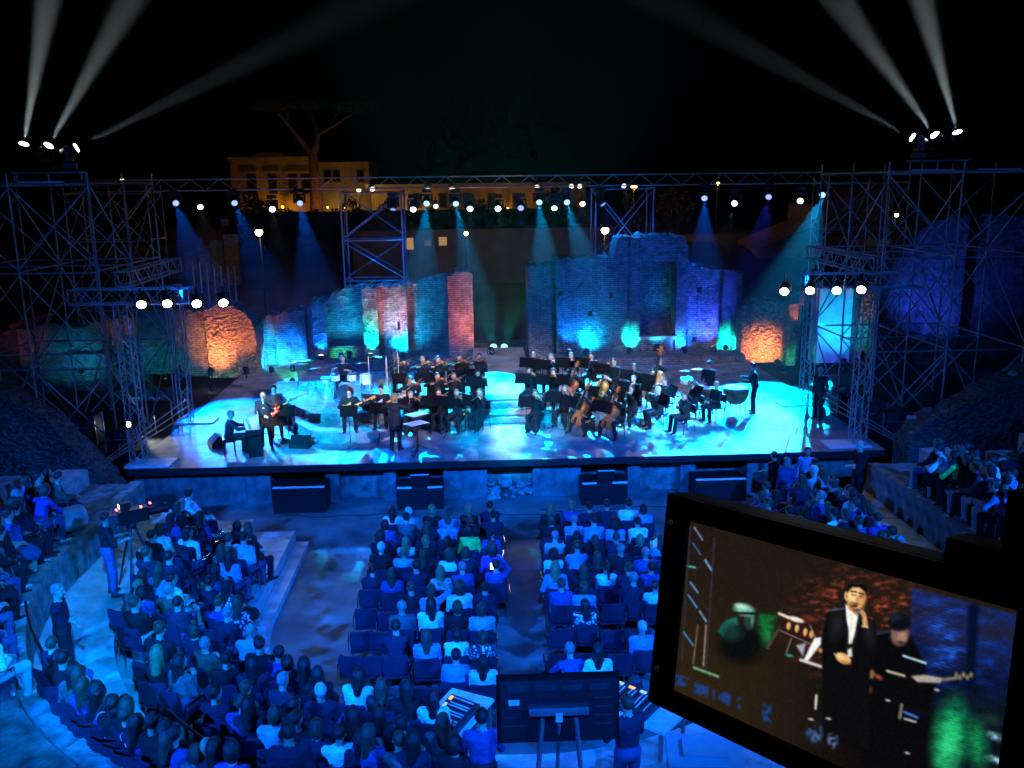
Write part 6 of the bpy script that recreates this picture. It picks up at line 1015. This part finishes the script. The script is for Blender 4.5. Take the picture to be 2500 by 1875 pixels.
# sound desk at the lower centre, screen on stand facing the stage
for i, (px, py, rz, lab) in enumerate(((1095, 1668, 62, 'left'), (1545, 1672, -42, 'right'))):
    p = G(px, py, 1.55); zf = tier_z(p); t = thing('desk_table', 'pale table of the %s sound desk' % lab, 'table', (p.x, p.y, zf), R(rz), 'sound desk tables'); MB().box((0, 0, .78), (1.5, .75, .05)).build('tabletop', whiteplate, t)
    for sx in (-1, 1):
        for sy in (-1, 1): MB().box((sx*.68, sy*.32, .375), (.05, .05, .75)).build('leg', steel, t)
    m_ = thing('mixing_console', 'sound mixing console on the %s pale table' % lab, 'mixing desk', (p.x, p.y, zf+.81), R(rz)); MB().box((-.1, -.05, .07), (1.0, .5, .1), M=Matrix.Rotation(R(6), 4, 'X')).build('body', gear, m_)
    for k in range(14): MB().box((-.52+.065*k, -.06, .135), (.014, .34, .012), M=Matrix.Rotation(R(6), 4, 'X')).build('fader_strip', whiteplate if k % 3 else chrome, m_)
    for k in range(5): MB().box((-.5+.2*k, .14, .14), (.1, .05, .02)).build('display', emit('desk display %d' % (k % 2), ((1, .55, .2), (.3, .6, 1))[k % 2], 1.2), m_)
tl, tr2 = G(1211, 1648, 3.95), G(1514, 1648, 3.95); cc = (tl+tr2)/2; tw = (tr2-tl).length; zf = tier_z(cc)
tv = thing('television_screen', 'large flat screen seen from behind on a stand at bottom centre', 'television', (cc.x, cc.y, zf), R(0)); TZ_ = 3.95-zf; hgt = tw*.6
MB().box((0, .02, TZ_-hgt/2), (tw, .05, hgt)).build('front_frame', black, tv); MB().box((0, -.035, TZ_-hgt/2), (tw*.94, .07, hgt*.86), taper=1).build('back_casing', pm('black plastic back', (.02, .02, .024), .4, .15, 12, .05, 60), tv)
for k in range(4): MB().box((-tw*.33+tw*.22*k, -.074, TZ_-hgt*.13), (tw*.17, .012, hgt*.09)).build('vent_panel', gear, tv)
for k in range(4):
    for sx in (-1, 1): MB().box((sx*tw*.36, -.074, TZ_-hgt*(.3+.13*k)), (tw*.15, .01, .012)).build('rib', gear, tv)
MB().box((-tw*.36, -.078, TZ_-hgt*.33), (.11, .006, .06)).build('label_plate', whiteplate, tv); MB().box((0, -.1, TZ_-hgt*.47), (tw*.48, .06, .05)).build('mount_bar', steel, tv); MB().box((0, -.12, TZ_-hgt*.53), (.07, .03, .1)).build('bracket', whiteplate, tv)
for sx in (-1, 1): MB().tube((sx*.17, -.13, TZ_-hgt*.55), (sx*.32, -.22, 0), .025, .025, 8).build('stand_leg', alu, tv)
MB().tube((0, -.12, TZ_-hgt*.5), (0, .35, 0), .02, .02, 8).build('rear_strut', alu, tv)
p = G(1720, 1840, 2.45); zc = tier_z(p); t = thing('plastic_crate', 'grey plastic crate with raised rim at bottom of frame', 'crate', (p.x, p.y, zc), R(-8)); h_ = 2.45-zc; gp = pm('grey blue plastic', (.3, .34, .36), .5, .1, 5); MB().box((0, 0, h_/2), (.8, .55, h_)).build('tub', gp, t); MB().box((0, 0, h_+.02), (.86, .6, .05)).build('lid', gp, t)
for sx in (-1, 1): MB().box((sx*.25, -.31, h_-.05), (.16, .03, .07)).build('latch', whiteplate, t)
MB().box((0, 0, h_+.06), (.5, .3, .04)).build('lid_ridge', gp, t)
# ------------------------------------------------------------------ monitor beside the photographer
A, B_, C_ = Vector((0.4132, 1.6312, 8.1954)), Vector((0.7851, 1.1629, 8.2295)), Vector((0.3783, 1.5791, 7.8567)); e1 = (B_-A).normalized(); e2 = (C_-A); e2 = (e2-e1*e2.dot(e1)).normalized(); sw_, sh_ = (B_-A).length, (C_-A).length; nn = e1.cross(e2)*-1
if nn.dot(A-Vector((0, 0, CAMZ))) > 0: nn = -nn
ctr = A+e1*sw_/2+e2*sh_/2; MM = Matrix(((e1.x, -e2.x, nn.x, ctr.x), (e1.y, -e2.y, nn.y, ctr.y), (e1.z, -e2.z, nn.z, ctr.z), (0, 0, 0, 1)))
mon = tag(link('video_monitor', None, None, MM), 'black tilted video monitor showing a singer at lower right', 'monitor')
MB().box((-.006, 0, -.035), (sw_+.10, sh_+.085, .06)).build('casing', black, mon)
for s_, cx_, cy_, dx_, dy_ in (('l', -sw_/2-.028, 0, .056, sh_+.085), ('r', sw_/2+.02, 0, .04, sh_+.085), ('t', 0, sh_/2+.021, sw_, .042), ('b', 0, -sh_/2-.021, sw_, .042)): MB().box((cx_, cy_, .0), (dx_, dy_, .022)).build('bezel', black, mon)
for y_ in (.16, -.14): MB().lathe([(.006, 0), (.006, .004), (.002, .005)], 10, Matrix.Translation((-sw_/2-.04, y_, .012))).build('screw', whiteplate, mon)
NX, NY = 460, 270
H2 = np.array([[1688, 1270], [2490, 1488], [2422, 2039], [1648, 1684]], float)
def homog(dst):
    src = np.array([[0, 0], [1, 0], [1, 1], [0, 1]], float); a = []
    for (x, y), (X2, Y2) in zip(src, dst): a += [[x, y, 1, 0, 0, 0, -X2*x, -X2*y, -X2], [0, 0, 0, x, y, 1, -Y2*x, -Y2*y, -Y2]]
    return np.linalg.svd(np.array(a))[2][-1].reshape(3, 3)
Hm_ = homog(H2); U, V_ = np.meshgrid(np.linspace(0, 1, NX), np.linspace(0, 1, NY)); q = np.stack([U, V_, np.ones_like(U)], -1)@Hm_.T; SX = (q[..., 0]/q[..., 2]-1500)/.4521; SY = (q[..., 1]/q[..., 2]-1150)/.4521
img = np.zeros((NY, NX, 3)); rs = np.random.RandomState(3)
def vn(sx, sy, seed): g = np.random.RandomState(seed).rand(64, 64); x = SX/sx; y = SY/sy; xi = np.floor(x).astype(int); yi = np.floor(y).astype(int); fx = x-xi; fy = y-yi; gg = lambda a, b: g[b % 64, a % 64]; return (gg(xi, yi)*(1-fx)+gg(xi+1, yi)*fx)*(1-fy)+(gg(xi, yi+1)*(1-fx)+gg(xi+1, yi+1)*fx)*fy
def lay(col, m): global img; m = np.clip(m, 0, 1)[..., None]; img = img*(1-m)+np.array(col, float)/255*m
def ell(cx, cy, rx, ry, rot=0, soft=.12): c, s = math.cos(R(rot)), math.sin(R(rot)); x = (SX-cx)*c+(SY-cy)*s; y = -(SX-cx)*s+(SY-cy)*c; return (1-np.sqrt((x/rx)**2+(y/ry)**2))/soft+.5
def pol(pts, soft=5.0):
    d = np.full(SX.shape, 1e9); ins = np.zeros(SX.shape, bool); n = len(pts)
    for i in range(n):
        (x0, y0), (x1, y1) = pts[i], pts[(i+1) % n]; ex, ey = x1-x0, y1-y0; t = np.clip(((SX-x0)*ex+(SY-y0)*ey)/(ex*ex+ey*ey), 0, 1); d = np.minimum(d, np.hypot(SX-x0-t*ex, SY-y0-t*ey)); cnd = ((y0 > SY) != (y1 > SY)) & (SX < ex*(SY-y0)/((ey) if ey else 1e-9)+x0); ins ^= cnd
    return np.where(ins, d, -d)/soft+.5
def lin(p, q, w_, soft=3.0): ex, ey = q[0]-p[0], q[1]-p[1]; t = np.clip(((SX-p[0])*ex+(SY-p[1])*ey)/(ex*ex+ey*ey), 0, 1); return (w_-np.hypot(SX-p[0]-t*ex, SY-p[1]-t*ey))/soft+.5
lay((33, 25, 19), np.ones_like(SX)); lay((52, 39, 17), np.clip((1000-SX)/900, 0, 1)*np.clip((SY-450)/700, 0, 1)*.9); lay((9, 8, 10), np.clip((SX-950)/450, 0, 1)*np.clip((SY-880)/260, 0, 1)); lay((20, 16, 16), np.clip((620-SY)/400, 0, 1)*np.clip((SX-700)/600, 0, 1)*.8)
wav = vn(120, 60, 21)*.5; bn = vn(46, 17, 1)*.5+vn(21, 9, 2)*.35+vn(11, 6, 13)*.15; lay((140, 52, 36), ell(1340, 830, 330, 290, 15, .9)*np.clip((bn-.47)*5, 0, 1)*.85); lay((205, 110, 70), ell(1370, 760, 260, 170, 15, .9)*np.clip((bn-.62)*7, 0, 1)*.6)
row = np.abs(((SY-SX*.27+wav*18)/15.5) % 1-.5)*2; bl = np.clip((SX-1600-(SY-700)*-.06)/14, 0, 1)*np.clip((SY-(620+(SX-1620)*.27))/16, 0, 1)*np.clip((1360-SY)/330, 0, 1); tex = np.clip(.28+.5*row*vn(34, 10, 3)+.5*(vn(70, 30, 4)-.4), 0, 1); lay((14, 50, 170), bl*tex); lay((40, 110, 235), bl*np.clip((tex-.5)*2.2, 0, 1)*ell(1800, 950, 200, 260, 0, .8)); lay((6, 14, 44), lin((1945, 740), (1925, 1140), 30, 24)*.85); lay((8, 20, 60), ell(1640, 1000, 90, 200, 0, .8)*.5)
lay((10, 30, 44), np.clip((SX-1700)/60, 0, 1)*np.clip((SY-1150)/120, 0, 1)*.5); gn = np.clip(.25+.75*row*vn(50, 18, 5)+.35*vn(20, 12, 15), 0, 1); lay((22, 180, 104), ell(1815, 1440, 95, 210, 8, .7)*gn); lay((60, 225, 140), ell(1805, 1500, 60, 130, 8, .9)*gn*.7); lay((20, 150, 86), ell(1965, 1475, 62, 140, -6, .7)*gn*.85); lay((18, 110, 50), pol([(785, 770), (885, 770), (850, 930), (765, 945)], 26)*(.3+.7*vn(36, 10, 6))); lay((40, 190, 90), ell(805, 905, 40, 50, 0, .8)*.6*vn(30, 9, 16))
for p0, q0, w0, cl in (((438, 305), (480, 370), 6, (120, 150, 190)), ((430, 390), (470, 450), 5, (60, 110, 200)), ((495, 480), (530, 535), 7, (110, 160, 210)), ((400, 512), (440, 520), 6, (70, 220, 200)), ((415, 600), (455, 655), 6, (90, 150, 210)), ((405, 670), (450, 735), 6, (80, 150, 230)), ((465, 755), (500, 810), 6, (110, 170, 220)), ((545, 360), (500, 1060), 5, (52, 50, 70)), ((415, 300), (370, 1010), 5, (52, 50, 66)), ((500, 830), (485, 1050), 6, (150, 130, 104)), ((455, 830), (430, 1040), 5, (120, 104, 84)), ((380, 870), (430, 940), 5, (70, 140, 220)), ((435, 1060), (565, 1108), 8, (120, 170, 130)), ((545, 400), (430, 560), 3, (44, 46, 70)), ((400, 620), (520, 760), 3, (44, 46, 70))): lay(cl, lin(p0, q0, w0, 5)*.8*(.6+.4*vn(14, 14, 17)))
lay((12, 13, 14), ell(690, 930, 130, 110, 0, .4)*.8); lay((28, 110, 96), pol([(560, 865), (605, 805), (665, 785), (675, 825), (590, 890)], 16)*.9); lay((20, 50, 46), ell(640, 870, 60, 50, 0, .6)*.7); lay((34, 62, 54), ell(735, 800, 32, 56, 0, .4)); lay((120, 190, 168), ell(705, 748, 58, 34, 15, .5)*(.6+.4*vn(12, 8, 18))); lay((190, 235, 215), ell(690, 730, 34, 14, 15, .8)*.8); lay((70, 130, 115), ell(748, 795, 10, 44, 0, .5)*.8); lay((18, 22, 22), lin((650, 765), (770, 768), 7)*.8)
lay((70, 64, 56), lin((900, 840), (830, 950), 8)); lay((44, 22, 18), ell(1000, 860, 110, 60, 20, .5)); lay((230, 214, 196), lin((895, 768), (945, 790), 8)*.9); lay((235, 225, 210), ell(985, 800, 46, 14, 16, .4)*.9); [lay((215, 160, 88), ell(x, y, 12, 22, 10, .4)) for x, y in ((945, 835), (990, 848), (1035, 868), (1068, 880))]; [lay((245, 220, 170), ell(x-3, y-6, 4, 9, 10, .6)) for x, y in ((945, 835), (990, 848), (1035, 868))]; [lay((150, 150, 155), lin(a, b, 3)*.7) for a, b in (((900, 860), (1060, 930)), ((960, 900), (930, 990)), ((1060, 830), (1090, 900)))]
lay((248, 248, 250), pol([(1085, 900), (1122, 896), (1118, 935), (1052, 1020), (1025, 1022), (1060, 950)], 7)); lay((165, 165, 178), pol([(985, 940), (1040, 925), (1022, 1000)], 9)*.9); lay((205, 205, 208), lin((1010, 1018), (1145, 1062), 8)*.95); lay((205, 128, 66), ell(1128, 968, 26, 13, 10, .5)); lay((40, 150, 150), ell(950, 995, 22, 8, 10, .6)*.8)
lay((9, 9, 13), pol([(1375, 890), (1480, 868), (1610, 890), (1690, 1070), (1700, 1200), (1380, 1220)], 18)); lay((60, 90, 150), lin((1420, 878), (1485, 866), 4, 6)*.6); lay((128, 96, 84), ell(1545, 884, 48, 58, 8, .35)); lay((168, 130, 112), ell(1556, 896, 26, 34, 8, .7)*.8); lay((11, 14, 24), ell(1543, 815, 62, 48, 0, .25)); lay((24, 32, 60), ell(1520, 790, 40, 18, -10, .7)*.8); lay((30, 18, 16), ell(1552, 925, 24, 10, 10, .8)*.6); lay((190, 215, 235), lin((1565, 996), (1685, 1036), 6)*.9); lay((10, 9, 11), pol([(1470, 1075), (1740, 1150), (1700, 1290), (1450, 1250)], 14)); lay((168, 162, 150), pol([(1605, 1105), (1680, 1098), (1790, 1118), (1760, 1142), (1640, 1138)], 8)); lay((120, 112, 96), lin((1780, 1124), (1850, 1116), 9)); [lay((132, 122, 80), ell(1850+i*20, 1098+(i % 2)*14, 10, 15, 0, .5)*.9) for i in range(5)]; lay((185, 176, 150), lin((1478, 1078), (1570, 1104), 7)*.9); lay((180, 70, 50), ell(1430, 1110, 26, 12, 30, .7)*.7); lay((150, 105, 80), ell(1390, 1095, 20, 26, 0, .6)*.8); lay((130, 84, 54), ell(1372, 1178, 24, 22, 0, .8)*.7)
lay((12, 11, 13), pol([(1158, 757), (1250, 735), (1330, 770), (1412, 806), (1424, 960), (1385, 1080), (1375, 1500), (1130, 1450), (1125, 1000), (1130, 860)], 9)); lay((34, 34, 42), ell(1205, 830, 40, 80, 10, .9)*.7); lay((30, 30, 38), ell(1378, 860, 30, 90, -8, .9)*.7); lay((80, 104, 140), lin((1162, 752), (1245, 741), 4, 5)*.8); lay((40, 40, 48), lin((1262, 760), (1262, 960), 5, 6)*.7); lay((36, 36, 44), lin((1330, 790), (1292, 960), 5, 6)*.7); lay((255, 250, 240), pol([(1252, 716), (1290, 745), (1322, 775), (1302, 880), (1286, 930), (1268, 932), (1270, 860), (1258, 800)], 6)); lay((235, 225, 215), pol([(1262, 965), (1285, 950), (1290, 1000), (1264, 1004)], 7)*.9); lay((190, 180, 170), lin((1288, 760), (1280, 925), 2.5, 4)*.5)
lay((196, 138, 84), pol([(1262, 700), (1330, 712), (1318, 782), (1266, 742)], 9)); lay((236, 184, 116), ell(1310, 682, 49, 74, 8, .16)); lay((255, 222, 160), ell(1296, 668, 26, 44, 8, .9)*.8); lay((200, 138, 84), ell(1344, 690, 20, 60, 8, .9)*.6); lay((240, 192, 134), ell(1257, 674, 11, 24, 0, .3)); lay((150, 95, 60), ell(1258, 676, 5, 13, 0, .6)*.7); lay((16, 11, 10), pol([(1262, 655), (1262, 622), (1290, 600), (1335, 598), (1366, 622), (1368, 668), (1356, 650), (1330, 628), (1292, 626), (1274, 640)], 8)); lay((60, 66, 84), lin((1290, 606), (1340, 604), 3, 6)*.7)
[lay((36, 20, 14), lin(a, b, 4, 3)) for a, b in (((1280, 648), (1312, 652)), ((1328, 657), (1352, 664)))]; [lay((92, 52, 34), lin(a, b, 3, 3)*.9) for a, b in (((1284, 666), (1308, 670)), ((1328, 674), (1348, 678)))]; lay((196, 134, 84), ell(1318, 692, 9, 20, 8, .7)*.7); lay((120, 74, 46), pol([(1264, 700), (1276, 735), (1300, 762), (1330, 762), (1352, 728), (1340, 736), (1322, 744), (1296, 736), (1280, 712)], 9)*.75); lay((84, 46, 32), lin((1284, 708), (1322, 716), 4, 5)*.8); lay((70, 24, 20), ell(1302, 726, 16, 8, 8, .5))
lay((226, 170, 112), ell(1344, 776, 19, 27, -20, .35)); [lay((150, 96, 60), lin((1332+i*3, 764+i*8), (1352+i*2, 760+i*8), 1.6, 3)*.7) for i in range(4)]; lay((220, 166, 110), pol([(1340, 790), (1366, 786), (1374, 838), (1348, 842)], 7)); lay((236, 214, 160), lin((1342, 836), (1372, 842), 4)); lay((26, 34, 44), lin((1318, 748), (1338, 796), 7)); lay((110, 150, 170), lin((1320, 752), (1326, 766), 4, 3)); lay((232, 174, 110), ell(1240, 1010, 46, 27, 28, .3)); lay((255, 214, 150), ell(1226, 1000, 22, 12, 28, .8)*.8); [lay((150, 96, 56), lin((1226+i*15, 1018+i*5), (1248+i*13, 1036+i*3), 2, 3)*.8) for i in range(4)]; lay((210, 190, 140), lin((1192, 985), (1204, 1000), 4)*.8)
for bx in (((440, 1140), (515, 1160), (510, 1225), (430, 1195)), ((565, 1180), (635, 1200), (630, 1265), (565, 1240)), ((660, 1210), (690, 1220), (685, 1290), (655, 1280)), ((330, 1090), (410, 1115), (405, 1180), (330, 1150)), ((805, 1255), (855, 1265), (850, 1360), (795, 1345)), ((535, 1180), (548, 1184), (544, 1235), (532, 1230))): lay((30, 62, 132), pol(bx, 16)*np.clip((vn(20, 13, 8)-.22)*2.4, 0, 1)*.9)
lay((44, 74, 120), ell(1083, 1410, 48, 54, 0, .5)*np.clip((vn(16, 16, 9)-.25)*2, 0, 1)); lay((96, 140, 190), ell(1090, 1435, 30, 20, 0, .8)*.6*vn(14, 14, 19)); lay((80, 104, 150), ell(1182, 1450, 30, 44, 0, .5)*np.clip((vn(14, 14, 10)-.3)*2, 0, 1)); lay((205, 200, 180), lin((1095, 1210), (1090, 1280), 7)*.9); lay((120, 116, 104), lin((1555, 1260), (1545, 1330), 9)*.9); lay((60, 116, 205), lin((1570, 1300), (1640, 1328), 7)*.9); lay((180, 180, 178), lin((1570, 1335), (1630, 1352), 6)*.9); [lay((190, 186, 178), ell(x, y, 16, 6, 10, .6)) for x, y in ((1480, 1236), (1745, 1180), (1585, 1520), (1160, 1335), (1065, 1338))]
lay((104, 20, 20), pol([(2132, 1262), (2180, 1270), (2132, 1545), (2085, 1535)], 8)); lay((110, 190, 232), lin((2128, 1262), (2180, 1272), 8)); lay((150, 215, 235), ell(2060, 1430, 50, 22, 20, .7)*vn(20, 10, 11)); lay((150, 215, 235), ell(2070, 1560, 60, 20, 22, .7)*vn(20, 10, 12)); lay((40, 90, 70), ell(2040, 1340, 60, 30, 15, .9)*.6*row)
img *= (.82+.36*vn(7, 7, 30)*.5+.18*vn(4, 4, 31))[..., None]
for _ in range(2): img[1:-1, 1:-1] = img[1:-1, 1:-1]*.4+.15*(img[:-2, 1:-1]+img[2:, 1:-1]+img[1:-1, :-2]+img[1:-1, 2:])
img = img+(rs.rand(NY, NX)[..., None]-.5)*.035; img = np.clip(img, 0, 1); linc = np.where(img <= .04045, img/12.92, ((img+.055)/1.055)**2.4)
vs = [((u_-.5)*sw_, (.5-v_)*sh_, .003) for v_ in np.linspace(0, 1, NY) for u_ in np.linspace(0, 1, NX)]; fs = [(j*NX+i, (j+1)*NX+i, (j+1)*NX+i+1, j*NX+i+1) for j in range(NY-1) for i in range(NX-1)]
me = bpy.data.meshes.new('screen'); me.from_pydata(vs, [], fs); ca = me.color_attributes.new('picture', 'FLOAT_COLOR', 'POINT'); ca.data.foreach_set('color', np.concatenate([linc.reshape(-1, 3), np.ones((NX*NY, 1))], 1).astype(np.float32).ravel())
sm = bpy.data.materials.new('lit screen picture'); sm.use_nodes = True; nt = sm.node_tree; nt.nodes.remove(nt.nodes['Principled BSDF']); at_ = nt.nodes.new('ShaderNodeAttribute'); at_.attribute_name = 'picture'; em = nt.nodes.new('ShaderNodeEmission'); nt.links.new(at_.outputs['Color'], em.inputs[0]); em.inputs[1].default_value = 1.0; nt.links.new(em.outputs[0], nt.nodes['Material Output'].inputs[0]); me.materials.append(sm); MATS['scr'] = sm
link('screen', me, mon)
MB().box((.1, -sh_/2-.12, -.12), (.12, .35, .1)).build('mount_arm', black, mon); MB().box((sw_/2-.06, sh_/2+.055, -.04), (.11, .05, .08)).box((sw_/2+.03, sh_/2+.1, -.05), (.13, .14, .1)).build('clamp', black, mon); MB().tube((-sw_*.42, -sh_*.42, -.07), (-sw_*.72, -sh_*1.0, -.3), .013, .013, 8).build('support_rod', black, mon); q_ = MM @ Vector((.1, -sh_/2-.28, -.12)); rod('support_post', q_, (q_.x+.05, 1.35, 7.08), .03, black, mon)

for i, pts_ in enumerate((((-5.4, 23.2), (-4.2, 23.0), (-2.6, 23.15), (-1.6, 23.05)), ((1.6, 23.1), (2.6, 22.9), (4.4, 23.1), (6.6, 23.0)), ((-1.0, 22.6), (.4, 22.9), (1.5, 22.7), (3.0, 23.0)))):
    P3 = []
    for (xa_, ya_), (xb_, yb_) in zip(pts_, pts_[1:]):
        for t_ in (0, .25, .5, .75): P3.append((xa_+(xb_-xa_)*t_, ya_+(yb_-ya_)*t_+.06*math.sin(7*t_+i), .014))
    cable(P3, 'black cable on the ground before the stage wall, %s' % ('left stretch', 'right stretch', 'middle stretch')[i], .014)
